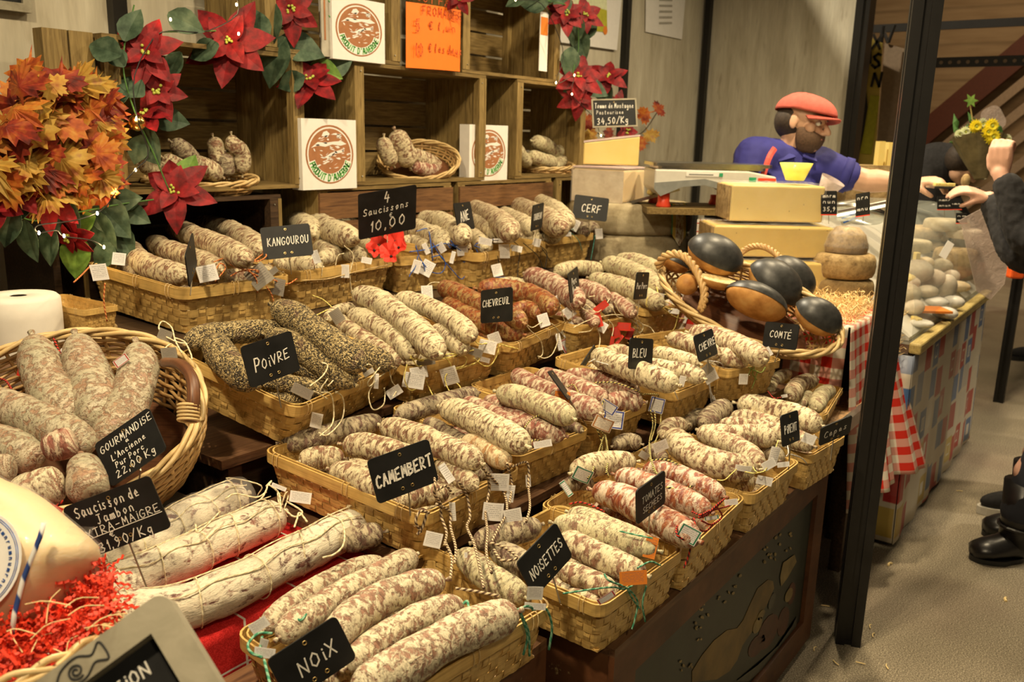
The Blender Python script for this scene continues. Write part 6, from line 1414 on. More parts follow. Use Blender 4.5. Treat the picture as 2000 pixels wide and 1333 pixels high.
o=cloth_grid('printed_cloth','printed_oilcloth',oil,80,10,uvs=(1.0,.64));tag(o,'oilcloth printed with red and blue tins and pots hanging from the display case','tablecloth')
oe=cloth_grid('end_drop','printed_oilcloth',lambda u,v:(X0-.012-.012*v-.01*math.sin(v*3),.553-.012*v+u*.20,.655-v*.63),10,8,o,uvs=(.2,.64))
t=thing('acrylic_guard',(3.95,.6,.70),'smoky folded acrylic guard at the far end of the display case','guard')
for nm,px in (('panel',((1872,432),(1940,396),(1976,470),(1925,500))),('panel',((1925,500),(1976,470),(1962,555),(1935,585))),('panel',((1878,440),(1925,500),(1935,586),(1908,570)))):
 P=[at_d(x,y,3.42) for x,y in px];m=MB();m.add(P+[p+FV*.004 for p in P],[(0,1,2,3),(7,6,5,4),(0,4,5,1),(1,5,6,2),(2,6,7,3),(3,7,4,0)]);m.build(nm,'acrylic',t)
def onbed(px,up=0):
 'where the sloping bed of the case is seen'
 o=Vector((0,.58,.70+up));n=Vector((0,-.7,1));d=at_d(px[0],px[1],1)-CP;p=CP+d*(n.dot(o-CP)/n.dot(d))
 if p.x>4.14:q=at_x(px[0],px[1],4.14);p=Vector((4.14,min(1.05,max(.66,q.y)),q.z))
 return p
bd=MB();bd.add([(X0+.05,.585,.689),(X1-.02,.585,.689),(X1-.02,1.095,.689),(X0+.05,1.095,.689),(X0+.05,.585,.700),(X1-.02,.585,.700),(X1-.02,1.095,1.04),(X0+.05,1.095,1.04)],[(3,2,1,0),(4,5,6,7),(0,1,5,4),(1,2,6,5),(2,3,7,6),(3,0,4,7)]);bd.build('sloping_bed','plastic_white',t)
def ball_cheese(px,r,label,mat='rind_white',film=True,sq=.75,name='wrapped_cheese',grp='wrapped cheeses in the display case'):
 p=onbed(px,r*sq*1.15);z0=p.z-r*sq;t=thing(name,(p.x,p.y,z0),label,'cheese',grp);m=MB();m.ball((p.x,p.y,z0+r*sq),(r,r,r*sq),20,12);m.build('cheese',mat,t,smooth=True)
 if film:m=MB();m.ball((p.x,p.y,z0+r*sq+.001),(r*1.06,r*1.06,r*sq*1.06),12,7);m.build('film_wrap','clear_film',t)
for _i,(_x,_y,_m) in enumerate(((1775,552,'rind_white'),(1808,515,'cheese_cream'),(1765,545,'cheese_pale'),(1812,570,'rind_grey'),(1858,540,'rind_white'),(1872,560,'cheese_cream'),(1880,530,'rind_grey'),(1785,600,'rind_white'),(1845,612,'plastic_white'),(1862,590,'plastic_white'),(1785,480,'rind_brown'),(1822,480,'cheese_cream'),(1835,462,'rind_grey'))):ball_cheese((_x,_y),(.040,.034,.045)[_i % 3],'small wrapped cheese among many in the glass case',_m,sq=(.6,.8,.5)[_i % 3],grp='small wrapped cheeses heaped in the glass case')
ball_cheese((1792,530),.058,'plump white wrapped cheese nearest the glass');ball_cheese((1822,545),.050,'white wrapped cheese right of the plump one');ball_cheese((1842,520),.045,'pale wrapped cheese behind the two white ones','rind_grey');ball_cheese((1770,575),.050,'small green grey wrapped cheese by the sill','rind_grey');ball_cheese((1830,590),.042,'flat silvery wrapped cheese low in the case','plastic_white',sq=.45);ball_cheese((1800,632),.038,'flat silvery packet at the front of the case','plastic_white',sq=.35);ball_cheese((1850,560),.036,'upright wrapped cheese in a clear bag','rind_white',sq=1.3)
def dwheel(px,r,h,z0,mat,label):p=onbed(px,h);wheel(Vector((p.x,p.y,p.z-h)),r,h,mat,label,'cheese_round','round cheeses in the display case',seg=32)
dwheel((1868,485),.085,.13,.690,'rind_brown','tall brown rinded round at the right of the case');dwheel((1800,442),.10,.05,.86,'rind_brown','flat brown rinded round on the rear shelf of the case');dwheel((1850,428),.09,.05,.86,'rind_grey','flat grey rinded round on the rear shelf of the case');dwheel((1775,468),.09,.05,.76,'rind_grey','flat grey rinded round in the middle of the case');dwheel((1893,448),.07,.04,.86,'rind_white','small white round at the right of the rear shelf')
for px,w_,hh_,lab in (((1790,505),.03,.05,'yellow cheese slice standing behind the wrapped white cheese'),((1758,495),.03,.045,'small yellow cheese slice beside the post'),((1900,520),.035,.11,'tall yellow cheese slice at the right end of the case'),((1790,625),.05,.02,'pale rounded cheese slice against the gingham cloth')):
 p=onbed(px,hh_*.6);t=thing('cheese_slice',(p.x,p.y,p.z-hh_*.5),lab,'cheese');m=MB();m.box(p,(.02,w_,hh_),R3);o=m.build('cheese','cheese_pale',t);lift(o,.004)
c=onbed((1812,605),.02);t=thing('cheese_tray',c,'orange edged tray at the front of the display case','tray');m=MB();m.box(c,(.13,.10,.008),R3);m.build('tray','tag_orange',t)
for px,Z,s_,lab,ln in (((1866,398),3.55,.05,'black price flag with yellow edge behind the case top',[('nmn',0)]),((1878,426),3.50,.045,'black price flag at the right shoulder of the case',[('nm',.2),('mn',-.2)]),((1845,396),3.50,.06,'clear price card with red foot inside the case top',[('nmnr',.2),('mnun',-.2)])):priceflag(px,Z,s_,s_*.9,lab,ln,red=True)
t=thing('price_card',at_d(1846,488,3.3),'blank white price card leaning in the display case','card');M=frame_m(at_d(1848,488,3.12),(CRT*.8-CUP*.3),CUP);m=MB();m.prism([(-.018,-.028),(.010,-.034),(.020,.028),(-.006,.034)],0,.001,M);m.build('card','paper_white',t)
t=thing('light_strip',at_d(1690,410,3.0),'glowing light strip under the top of the display case','lamp');m=MB();m.tube([at_d(1636,421,2.98),at_d(1738,400,3.04)],.0045,8);m.build('tube','strip_glow',t);m=MB();m.tube([at_d(1634,415,3.0),at_d(1740,394,3.06)],.008,8);m.build('holder','steel',t)
t=thing('blue_notice',at_d(1665,420,3.1),'pale blue printed notice behind the domed cheese','notice');M=frame_m(at_d(1662,424,3.06),(CRT*.9+CUP*.35),CUP);m=MB();m.prism([(-.04,-.022),(.04,-.022),(.04,.022),(-.04,.022)],0,.001,M);m.build('card','cardboard_grey',t);l=MB();l.prism([(-.033,.004),(.033,.004),(.033,.010),(-.033,.010)],.001,.0014,M);l.build('print_line','twine_blue',t);l=MB();l.prism([(-.033,-.012),(.028,-.012),(.028,-.006),(-.033,-.006)],.001,.0014,M);l.build('print_line','twine_blue',t)
t=thing('metal_pan',at_d(1690,425,3.1),'shallow steel pan at the left end of the display case','pan');p=at_d(1672,425,3.18);m=MB();m.lathe([(.001,0),(.09,0),(.11,.02),(.112,.02),(.092,-.002),(.001,-.002)],28,Matrix.Translation(p) @ Matrix.Rotation(.35,4,'Y'));m.build('pan','steel',t,smooth=True)
for k,(x0,x1,y0,y1) in enumerate(((1712,1723,276,338),(1731,1741,278,330),(1722,1738,316,326))):
 t=thing('cheese_slab',at_d(x0,y1,4.0),('tall pale cheese slab left of the post','tall pale cheese slab touching the post','short pale cheese stick between the tall slabs')[k],'cheese','pale cheese slabs behind the outstretched arm');m=MB();fbox(m,x0,x1,y0,y1,4.05+k*.02,.05);m.build('cheese','cheese_pale',t)
t=thing('rear_counter',(4.35,1.5,0),'brown rear counter carrying the tall pale cheese slabs','counter');m=MB();p=at_d(1700,322,4.1);m.box((p.x,p.y,p.z/2),(.26,.16,p.z-.002),R3);m.build('body','rind_brown',t)
# people
def remesh(o,vox,sm=4):
 md=o.modifiers.new('remesh','REMESH');md.mode='VOXEL';md.voxel_size=vox;md.use_smooth_shade=True
 if sm:s=o.modifiers.new('smooth','SMOOTH');s.factor=0.5;s.iterations=sm
 return o
def limb(m,pts,rad,seg=14):
 pts=[Vector(p) for p in pts];n=len(pts)
 P=spline(pts,6*n);R_l=[]
 for i in range(len(P)):
  f=i/(len(P)-1)*(n-1);k=min(int(f),n-2);R_l.append(rad[k]+(rad[k+1]-rad[k])*(f-k))
 m.tube(P,R_l,seg);m.ball(P[0],R_l[0],12,8);m.ball(P[-1],R_l[-1],12,8)
def hand(m,wrist,d,nrm,curl=.6,side=1,s=1.0,spread=.14,thumb=(.75,.55),pinch=False):
 d=d.normalized();nrm=(nrm-d*nrm.dot(d)).normalized();sd=d.cross(nrm)*side;w=Vector(wrist)
 for a in (-.026,-.009,.009,.026):
  limb(m,[w+sd*a*.7*s,w+d*.045*s+sd*a*s,w+d*.082*s+sd*a*1.08*s],[.0135*s,.0145*s,.0115*s],10)
 for i,(L,a) in enumerate(((.070,.029),(.078,.010),(.073,-.010),(.058,-.028))):
  b=w+d*.084*s+sd*a*s;c=curl*(1+.08*i);dd=(d+sd*(a*spread*20*.3)).normalized();ang=0;P=[b]
  for j,f in enumerate((.42,.32,.26)):
   ang+=c*(.75,1.0,.8)[j]*(1.0 if not (pinch and i==0) else .95);v=dd*math.cos(ang)-nrm*math.sin(ang);P.append(P[-1]+v*L*f*s)
  limb(m,P,[.0098*s,.0092*s,.0082*s,.0070*s],9)
 b=w+d*.022*s+sd*.028*s;t1,t2=thumb
 v1=(d*.75+sd*t1*.9-nrm*.35).normalized();v2=(d*.95+sd*.05-nrm*t2).normalized();P=[b,b+v1*.034*s,b+v1*.034*s+v2*.030*s,b+v1*.034*s+v2*.054*s]
 limb(m,P,[.0150*s,.0125*s,.0108*s,.0085*s],10)
def head(m,h,f,u,s=1.0):
 f=f.normalized();u=(u-f*u.dot(f)).normalized();r=f.cross(u);Rm=Matrix((r,f,u)).transposed()
 m.ball(h+u*.022*s-f*.012*s,(.074*s,.095*s,.088*s),24,16,Rm);m.ball(h-u*.045*s+f*.028*s,(.056*s,.060*s,.062*s),20,14,Rm);m.ball(h-u*.085*s+f*.056*s,(.026*s,.024*s,.022*s),14,10,Rm)
 m.ball(h+u*.018*s+f*.060*s,(.052*s,.030*s,.020*s),16,10,Rm)
 limb(m,[h+f*.084*s+u*.008*s,h+f*.098*s-u*.012*s,h+f*.108*s-u*.030*s],[.008*s,.010*s,.0125*s],10);m.ball(h+f*.092*s-u*.036*s+r*.010*s,.008*s,8,6);m.ball(h+f*.092*s-u*.036*s-r*.010*s,.008*s,8,6)
 m.ball(h+f*.080*s-u*.058*s,(.022*s,.012*s,.011*s),12,8,Rm)
 for q in (-1,1):
  m.ball(h+r*q*.046*s+f*.052*s-u*.020*s,(.020*s,.022*s,.022*s),12,8,Rm)
  m.ball(h+r*q*.076*s-f*.006*s-u*.002*s,(.007*s,.017*s,.031*s),12,10,Rm)
 return Rm,r,f,u
def eyes(t,h,Rm,r,f,u,s=1.0):
 for q in (-1,1):
  c=h+r*q*.031*s+f*.074*s+u*.002*s;m=MB();m.ball(c,.0115*s,12,8);e=m.build('eye','eye_white',t,smooth=True);m=MB();m.ball(c+f*.0085*s,(.0055*s,.0050*s,.0055*s),10,6,Rm);m.build('iris','hair_dark',e,smooth=True)
  m=MB();m.tube([h+r*q*(.014+.010*k)*s+f*(.090-.004*k)*s+u*(.020+.003*math.sin(k))*s for k in range(4)],.0035*s,6);m.build('eyebrow','hair_dark',t,smooth=True)
hc=at_d(1568,242,3.42);t=thing('person',(at_d(1480,500,3.6).x,at_d(1480,500,3.6).y,0),'bearded man in a red flat cap and blue shirt reaching over the display case','person')
f=(CRT*.70+CBK*.62-UZ*.20).normalized();u=(UZ+CRT*.20).normalized()
pel=at_d(1468,560,3.62);chest_=at_d(1532,372,3.50);nk=at_d(1548,300,3.46);shR=at_d(1474,306,3.48);shL=at_d(1600,328,3.50)
elb=at_d(1686,352,3.46);wri=at_d(1778,358,3.38);elR=at_d(1446,425,3.42);wrR=at_d(1505,455,3.25)
m=MB();Rm,r,f,u=head(m,hc,f,u)
limb(m,[nk-UZ*.05,nk,hc-u*.05-f*.02],[.062,.054,.056])
limb(m,[pel,(pel+chest_)/2,chest_,nk-UZ*.06],[.13,.125,.13,.08],18);limb(m,[shR,(shR+shL)/2-UZ*.01,shL],[.055,.085,.055])
limb(m,[shL,elb,elb.lerp(wri,.3),wri],[.052,.046,.046,.029]);limb(m,[shR,elR,wrR],[.052,.045,.028])
hd=(at_d(1835,352,3.30)-wri);hand(m,wri,hd,UZ*.9+CBK*.35,.50,side=1,thumb=(.5,.8));hand(m,wrR,CRT+CBK*.2-UZ*.1,UZ,.5,side=-1)
fx=FV*.02
for q in (-1,1):
 hp=pel+HV*q*.085-UZ*.06;kn=Vector((hp.x,hp.y,.47))-FV*.03;an=Vector((hp.x,hp.y,.08));limb(m,[hp,kn,an],[.085,.058,.040]);m.ball(an-FV*.05-UZ*.035,(.045,.11,.038),14,8,Matrix((HV,FV,UZ)).transposed())
b=m.build('body','skin_man',t);remesh(b,.0048,3)
eyes(t,hc,Rm,r,f,u)
m=MB();m.tube([hc+f*.0905-u*.057+r*(-.018+.006*k)+u*(.0015*math.sin(k*1.2)) for k in range(7)],.0042,6);m.build('lips','lip',t,smooth=True)
m=MB();Nn=26;vs=[];fs=[]
for i in range(13):
 e=-PI/2+(PI/2+.42)*i/12
 for k in range(Nn+1):
  a=math.radians(-12+204*k/Nn);fr=math.sin(a)
  top=.42-.62*max(0,fr-.35)**1.1;ee=-PI/2+(PI/2+top)*i/12
  base=hc-u*.048+f*.022;vs.append(base+r*math.cos(a)*math.cos(ee)*.066+f*math.sin(a)*math.cos(ee)*.074+u*math.sin(ee)*.070)
for i in range(12):
 for k in range(Nn):fs.append((i*(Nn+1)+k,i*(Nn+1)+k+1,(i+1)*(Nn+1)+k+1,(i+1)*(Nn+1)+k))
m.add(vs,fs);bo=m.build('beard','beard',t,smooth=True);md=bo.modifiers.new('thick','SOLIDIFY');md.thickness=.006
m=MB();m.tube([hc+f*(.094-abs(k-3)*.004)-u*(.047+.002*abs(k-3))+r*(-.027+.009*k) for k in range(7)],[.003,.0048,.0055,.004,.0055,.0048,.003],7);m.build('moustache','beard',t,smooth=True)
m=MB();m.ball(hc+u*.008-f*.034,(.081,.080,.078),20,14,Rm);
m.build('hair','hair_dark',t,smooth=True)
m=MB();vs=[];fs=[];nn=30
for i in range(12):
 e=PI/2*(1-i/11.0)
 for k in range(nn):
  a=2*PI*k/nn;fw=max(0,math.sin(a));rad_=math.cos(e)**.75;z=math.sin(e)*(.064+.004*math.sin(a*8))
  vs.append(hc+u*.052-f*.008+r*math.cos(a)*rad_*(.092+.003*math.sin(a*6))+f*math.sin(a)*rad_*(.112+.026*fw)+u*(z-.022*fw*rad_-.006*(1-fw)*rad_))
for i in range(11):
 for k in range(nn):fs.append((i*nn+k,(i+1)*nn+k,(i+1)*nn+(k+1) % nn,i*nn+(k+1) % nn))
m.add(vs,fs);cp_=m.build('flat_cap','cap_red',t,smooth=True);md=cp_.modifiers.new('thick','SOLIDIFY');md.thickness=.004
m=MB();vs=[];fs=[]
for i in range(5):
 for k in range(15):
  a=math.radians(28+124*k/14);R0=.10+.052*i/4*math.sin(a)**.6;vs.append(hc+u*(.030-.012*i/4-.012*abs(math.cos(a)))-f*.008+r*math.cos(a)*(.088+.006*i/4)+f*math.sin(a)*R0)
for i in range(4):
 for k in range(14):fs.append((i*15+k,i*15+k+1,(i+1)*15+k+1,(i+1)*15+k))
m.add(vs,fs);o=m.build('cap_peak','cap_red',cp_,smooth=True);md=o.modifiers.new('thick','SOLIDIFY');md.thickness=.006
m=MB();limb(m,[pel+UZ*.02,(pel+chest_)/2,chest_,nk-UZ*.075],[.165,.155,.165,.095],20);limb(m,[shR+UZ*.0,(shR+shL)/2-UZ*.012,shL],[.082,.108,.080])
se=shL.lerp(elb,.62);limb(m,[shL,se],[.080,.066]);limb(m,[shR,shR.lerp(elR,.5),elR+UZ*.02],[.082,.076,.066])
s_=m.build('shirt','shirt_blue',t);remesh(s_,.008,5)
tx=bpy.data.textures.new('folds','CLOUDS');tx.noise_scale=.07;md=s_.modifiers.new('folds','DISPLACE');md.texture=tx;md.strength=.016;md.texture_coords='GLOBAL'
m=MB();ax=(se-shL).normalized();m.tube([se-ax*.022,se-ax*.018,se+ax*.012,se+ax*.014],[.064,.070,.070,.062],20);m.build('rolled_cuff','shirt_blue',s_,smooth=True)
for q in (-1,1):
 cb=nk-UZ*.005+CRT*q*.045+CBK*.030;m=MB();a0=cb-CRT*q*.020+UZ*.030-CBK*.035;P=[a0,cb+UZ*.02+CRT*q*.022-CBK*.01,cb-UZ*.045+CRT*q*.030+CBK*.045,cb-UZ*.030-CRT*q*.030+CBK*.060];m.add(P+[p+CBK*.005+UZ*.003 for p in P],[(0,1,2,3),(7,6,5,4),(0,4,5,1),(1,5,6,2),(2,6,7,3),(3,7,4,0)]);m.build('collar','shirt_blue',s_)
m=MB();P=[at_d(x,y,z) for x,y,z in ((1513,290,3.345),(1502,308,3.31),(1492,338,3.305),(1480,372,3.30))];m.tube(spline(P,12),.0125,6,flat=.35,up=CBK);m.build('apron_strap','strap_red',t)
m=MB()
for q in (-1,1):
 hp=pel+HV*q*.085;kn=Vector((hp.x,hp.y,.47))-FV*.03;an=Vector((hp.x,hp.y,.09));limb(m,[hp+UZ*.05,hp-UZ*.06,kn,an],[.12,.105,.075,.060])
remesh(m.build('trousers','trousers_dark',t),.010,3)
c=at_d(1845,366,3.26);t2=thing('wooden_board',c,'small dark tasting board with cheese pieces held between the hands','board');m=MB();m.box(c+HV*.03,(.17,.07,.008),R3);m.build('board','steel',t2)
for k,(dx,w_) in enumerate(((-.018,.045),(.02,.030))):p=c+HV*dx+UZ*.010;q=thing('cheese_piece',p-UZ*.005,('larger yellow cheese sample on the tasting board','smaller yellow cheese sample on the tasting board')[k],'cheese','cheese samples on the board');m=MB();m.box(p,(w_,.022,.011),R3);lift(m.build('cheese','cheese_pale',q),.002)
p=c+HV*.075+UZ*.026;q=thing('bread_piece',p-UZ*.02,'dark brown crumbly piece standing on the tasting board','bread');m=MB();m.ball(p,(.020,.016,.026),12,8);m.build('crust','rind_brown',q,smooth=True)
t=thing('person',(3.12,.16,0),'customer in black at the right edge, one hand raised with a cheese sample','person')
tc_=Vector((3.12,.08,1.02));pv=Vector((3.08,.08,.78));nk2=Vector((3.18,.06,1.30));hd2=Vector((3.18,.10,1.46))
wa=at_d(1953,338,2.80);ea=at_d(2030,470,2.72);wb=at_d(1932,388,2.95);eb=at_d(2020,500,2.80);s1=nk2+Vector((-.10,-.02,-.10));s2=nk2+Vector((.16,.02,-.10))
m=MB();head(m,hd2,Vector((0.1,1,-.2)),UZ);limb(m,[nk2-UZ*.05,nk2,hd2-UZ*.05],[.055,.048,.05]);limb(m,[pv,tc_,nk2-UZ*.08],[.12,.115,.08],18);limb(m,[s1,s2],[.05,.05])
limb(m,[s1,ea,wa],[.042,.036,.025]);limb(m,[s2,eb,wb],[.042,.036,.025])
hand(m,wa,UZ*.92-CRT*.10,CRT*-.2-CBK*-.6+HV*-.5,1.05,side=-1,s=.95,thumb=(.3,.9));hand(m,wb,(-CRT*.9+CUP*.33),UZ*.85+CBK*.3,.42,side=-1,s=.92,thumb=(.25,.9))
FT=[((1996,1094),(1896,1094)),((2012,1050),(1920,1046))]
for (hx,tx_) in FT:
 A=at_z(*hx,0);B=at_z(*tx_,0);an=A.lerp(B,.15)+UZ*.12;limb(m,[Vector((an.x,an.y,.30)),an,A.lerp(B,.55)+UZ*.038],[.042,.034,.018]);limb(m,[pv-UZ*.04+(an-pv)*.05,(pv+an)/2+Vector((0,0,-.02)),Vector((an.x,an.y,.30))],[.08,.058,.046])
b=m.build('body','skin_woman',t);remesh(b,.0052,3)
m=MB();limb(m,[pv-UZ*.02,tc_,nk2-UZ*.10],[.165,.16,.11],20);limb(m,[s1,(s1+s2)/2,s2],[.075,.10,.075]);limb(m,[s1,ea,ea.lerp(wa,.80)],[.075,.066,.044]);limb(m,[s2,eb,eb.lerp(wb,.86)],[.075,.066,.046])
cfs=m.build('coat','coat_black',t);remesh(cfs,.008,3);md=cfs.modifiers.new('pile','DISPLACE');tx2=bpy.data.textures.new('pile','CLOUDS');tx2.noise_scale=.018;md.texture=tx2;md.strength=.010;md.texture_coords='GLOBAL'
m=MB()
for (hx,tx_) in FT:
 A=at_z(*hx,0);B=at_z(*tx_,0);an=A.lerp(B,.15);limb(m,[pv,(pv+an)/2+Vector((0,0,.02)),Vector((an.x,an.y,.17))],[.12,.082,.066])
remesh(m.build('trousers','trousers_dark',t),.009,3)
for (hx,tx_) in FT:
 A=at_z(*hx,0);B=at_z(*tx_,0);dv=(B-A).normalized();L=(B-A).length;up=UZ;sd=dv.cross(UZ);m=MB();vs=[];fs=[];prf=[(-.04,.040,.05,.085),(.0,.046,.09,.13),(.10,.050,.10,.15),(.30,.050,.10,.13),(.5,.052,.075,.09),(.75,.054,.062,.07),(.93,.044,.052,.058),(1.0,.020,.035,.04)]
 for fx_,hw_,hh_,_ in prf:
  for k in range(14):
   a=2*PI*k/14;z=.012+hh_*(.5+.5*math.sin(a));vs.append(A+dv*L*fx_+sd*hw_*math.cos(a)*(1 if math.sin(a)<.2 else .85)+UZ*z)
 for i in range(len(prf)-1):
  for k in range(14):fs.append((i*14+k,i*14+(k+1) % 14,(i+1)*14+(k+1) % 14,(i+1)*14+k))
 fs+=[tuple(range(14))[::-1],tuple(range(14*(len(prf)-1),14*len(prf)))];m.add(vs,fs);bt=m.build('boot','boot_leather',t,smooth=True)
 m=MB();ct=A.lerp(B,.15);m.tube([ct+UZ*.06,ct+UZ*.16,ct+UZ*.27],[.056,.060,.066],18);m.build('boot_shaft','boot_leather',bt,smooth=True)
 m=MB();cn_=24;m.prism([((L*.52)*math.cos(2*PI*k/cn_),(.050 if math.cos(2*PI*k/cn_)>0 else .042)*math.sin(2*PI*k/cn_)) for k in range(cn_)],.0,.016,frame_m(A+dv*L*.5+UZ*.0005,dv,UZ.cross(dv)));m.build('sole','lamp_black',bt)
 m=MB();m.tube([ct+UZ*.12+(dv*math.cos(a)+sd*math.sin(a))*.062 for a in [2*PI*i/16 for i in range(16)]],.006,6,closed=True);m.build('strap','boot_leather',bt);m=MB();m.box(ct+UZ*.12+sd*.0-dv.cross(UZ)*0+(CBK-UZ*CBK.z).normalized()*.068,(.022,.006,.018),Matrix((HV,FV,UZ)).transposed());m.build('buckle','steel',bt)
for k in range(3):m=MB();ax=(eb-wb).normalized();p0=wb+ax*(.012+.007*k);s_a=ax.cross(UZ).normalized();s_b=ax.cross(s_a);m.tube([p0+(s_a*math.cos(a)+s_b*math.sin(a))*.030 for a in [2*PI*i/18 for i in range(18)]],.003,6,closed=True);m.build('bracelet','steel' if k else 'lamp_black',t,smooth=True)
p=at_d(1968,277,2.80);q=thing('cheese_piece',p,'small pale cheese sample between raised fingers at the right edge','cheese');m=MB();m.box(p,(.024,.014,.012),R3);lift(m.build('cheese','cheese_pale',q),.003)
t=thing('person',(at_d(1830,360,4.9).x,at_d(1830,360,4.9).y,0),'person in a dark hooded coat bending down behind the bouquet','person');P0=at_d(1800,420,5.0);P1=at_d(1822,338,4.95);P2=at_d(1868,318,4.85);Hh=at_d(1884,318,4.75)
m=MB();head(m,Hh,(CRT*.6-UZ*.7+CBK*.2),(CRT*.6+UZ*.6));limb(m,[P2,Hh-CRT*.03],[.05,.055]);limb(m,[P0,P1,P2],[.13,.14,.08]);
for q in (-1,1):hp=P0+HV*q*.08;limb(m,[hp,Vector((hp.x,hp.y,.45)),Vector((hp.x,hp.y,.06))],[.09,.06,.04])
remesh(m.build('body','skin_man',t),.008,3);m=MB();limb(m,[P0-UZ*.2,P0,P1,P2],[.16,.19,.175,.105]);m.ball(P2+UZ*.02+CRT*.02,(.11,.11,.11),14,10);limb(m,[P1,P1-UZ*.22+CRT*.15,P1-UZ*.3+CRT*.25],[.08,.07,.05]);remesh(m.build('coat','coat_black',t),.012,4)
m=MB()
for q in (-1,1):hp=P0+HV*q*.08;limb(m,[hp-UZ*.05,Vector((hp.x,hp.y,.45)),Vector((hp.x,hp.y,.05))],[.12,.08,.065])
remesh(m.build('trousers','trousers_dark',t),.012,3);m=MB();m.ball(Hh+(CRT*-.3+UZ*.4)*.05,(.085,.09,.09),16,10);m.build('hair','hair_dark',t,smooth=True)
def shopper(foot,top,label,shoe='sole_white',Z=None,tr='trousers_dark',faceaway=FV):
 A=at_z(*foot,0);t=thing('person',A,label,'person');m=MB();c0=A+Vector((0,0,.85));m2=MB();m3=MB()
 head(m,A+Vector((0,0,1.62)),-FV,UZ);limb(m,[A+UZ*1.35,A+UZ*1.56],[.055,.05]);limb(m,[c0,A+UZ*1.15,A+UZ*1.33],[.12,.12,.09])
 for q in (-1,1):
  fp=A+HV*q*.09+FV*q*.06;limb(m,[c0+HV*q*.08,fp+UZ*.45,fp+UZ*.06],[.08,.055,.04]);limb(m2,[c0+HV*q*.08,fp+UZ*.45,fp+UZ*.07],[.11,.08,.062])
  sh=A+UZ*1.34+HV*q*.17;limb(m,[sh,sh-UZ*.28+HV*q*.04,sh-UZ*.5-FV*.05],[.05,.04,.028]);hand(m,sh-UZ*.5-FV*.05,-UZ,HV*q,.3,side=q);limb(m3,[sh,sh-UZ*.28+HV*q*.04,sh-UZ*.47-FV*.05],[.072,.06,.045])
 limb(m3,[c0-UZ*.03,A+UZ*1.15,A+UZ*1.33],[.16,.16,.11]);remesh(m.build('body','skin_man',t),.009,3);remesh(m2.build('trousers',tr,t),.012,3);remesh(m3.build('coat','coat_black',t),.012,3);m=MB();m.ball(A+UZ*1.655+FV*.015,(.088,.095,.085),16,10);m.build('hair','hair_dark',t,smooth=True)
 for q in (-1,1):
  fp=A+HV*q*.09+FV*q*.06-HV*.07;M=frame_m(fp,-HV,UZ.cross(-HV));m=MB();m.prism([(.145*math.cos(a),.048*math.sin(a)) for a in [2*PI*i/22 for i in range(22)]],.0005,.028,M);s_o=m.build('sole',shoe,t);m=MB();m.ball(fp+UZ*.045,(.138,.045,.042),18,10,R3);m.build('shoe','coat_black',t,smooth=True)
shopper((2050,992),0,'shopper at the right edge, only a black and white slip on shoe showing')
shopper((2050,700),0,'shopper in dark blue trousers far down the aisle at the right edge',shoe='lamp_black')
bc=at_d(1912,262,4.45);t=thing('bouquet',bc-UZ*.25,'bouquet of yellow and white daisies in brown paper above the bent person','flowers');rg=random.Random(8)
def mum(px,r,mat,nm='flower',Z=4.35):
 c=at_d(px[0],px[1],Z);M=frame_m(c,CRT,CUP*.8+CBK*.2);m=MB()
 for lay in range(3):
  for k in range(16):
   a=2*PI*(k+.5*lay)/16;L=r*(1-.24*lay);p0=M @ Vector((0,0,.004*lay));tip=M @ Vector((L*math.cos(a),L*math.sin(a),.004+.010*lay));s=(M.to_3x3() @ Vector((-math.sin(a),math.cos(a),0)))*r*.16;md_=p0.lerp(tip,.7);m.add([p0,md_-s,tip,md_+s],[(0,1,2,3)])
 o=m.build(nm,mat,t);md=o.modifiers.new('thick','SOLIDIFY');md.thickness=.002;m=MB();m.ball(M @ Vector((0,0,.012)),r*.22,10,6);m.build('flower_eye','flower_eye',o,smooth=True)
for px,r in (((1905,247),.036),((1936,246),.040),((1938,268),.042),((1928,258),.034)):mum(px,r,'mum_yellow')
for px,r in (((1918,242),.030),((1884,258),.030),((1912,278),.040),((1872,262),.024),((1966,272),.026)):mum(px,r,'mum_white',Z=4.42)
for k in range(14):
 c=at_d(rg.uniform(1868,1965),rg.uniform(244,285),4.5);d=(CRT*rg.uniform(-1,1)+CUP*rg.uniform(-.3,1)).normalized();s=d.cross(CBK)*.016;m=MB();m.add([c,c+d*.04-s,c+d*.09,c+d*.04+s,c+d*.05+CBK*.012],[(0,1,4),(1,2,4),(2,3,4),(3,0,4)]);o=m.build('leaf','stem_green',t)
 md=o.modifiers.new('thick','SOLIDIFY');md.thickness=.001
o=cloth_grid('paper_wrap','wrap_paper',lambda u_,v:(lambda a,k:at_d(1915,350,4.5)+(at_d(1912,268,4.45)-at_d(1915,350,4.5))*k+(CRT*math.cos(a)+CBK*math.sin(a)*.8)*(.03+.105*k+.008*math.sin(a*7)*k))(2*PI*u_,v),40,8,t,th=.001,smooth=False)
c=at_d(1940,232,4.6);m=MB();m.prism(rrect(.115,.13,.04,6),0,.002,frame_m(c,CRT*.9+CUP*.45,CUP*.9-CRT*.4));m.build('clear_sleeve','acrylic',t)
m=MB();m.tube([at_d(1900,240,4.42),at_d(1895,205,4.40)],.003,6);sp_=m.build('pick','case_wood',t);m=MB();c=at_d(1896,197,4.39);M=frame_m(c,CRT,CUP);m.prism([((.038 if i % 2==0 else .018)*math.cos(2*PI*i/12),(.038 if i % 2==0 else .018)*math.sin(2*PI*i/12)) for i in range(12)],0,.004,M);m.build('star','bright_green_leaf',sp_)
t=thing('orange_bag',at_d(1985,520,4.3),'bright orange bag glimpsed behind the black sleeve','bag');c=at_d(1984,526,4.3);m=MB();m.box(c,(.07,.05,.09),R3);lift(m.build('bag','orange_cloth',t),.01)
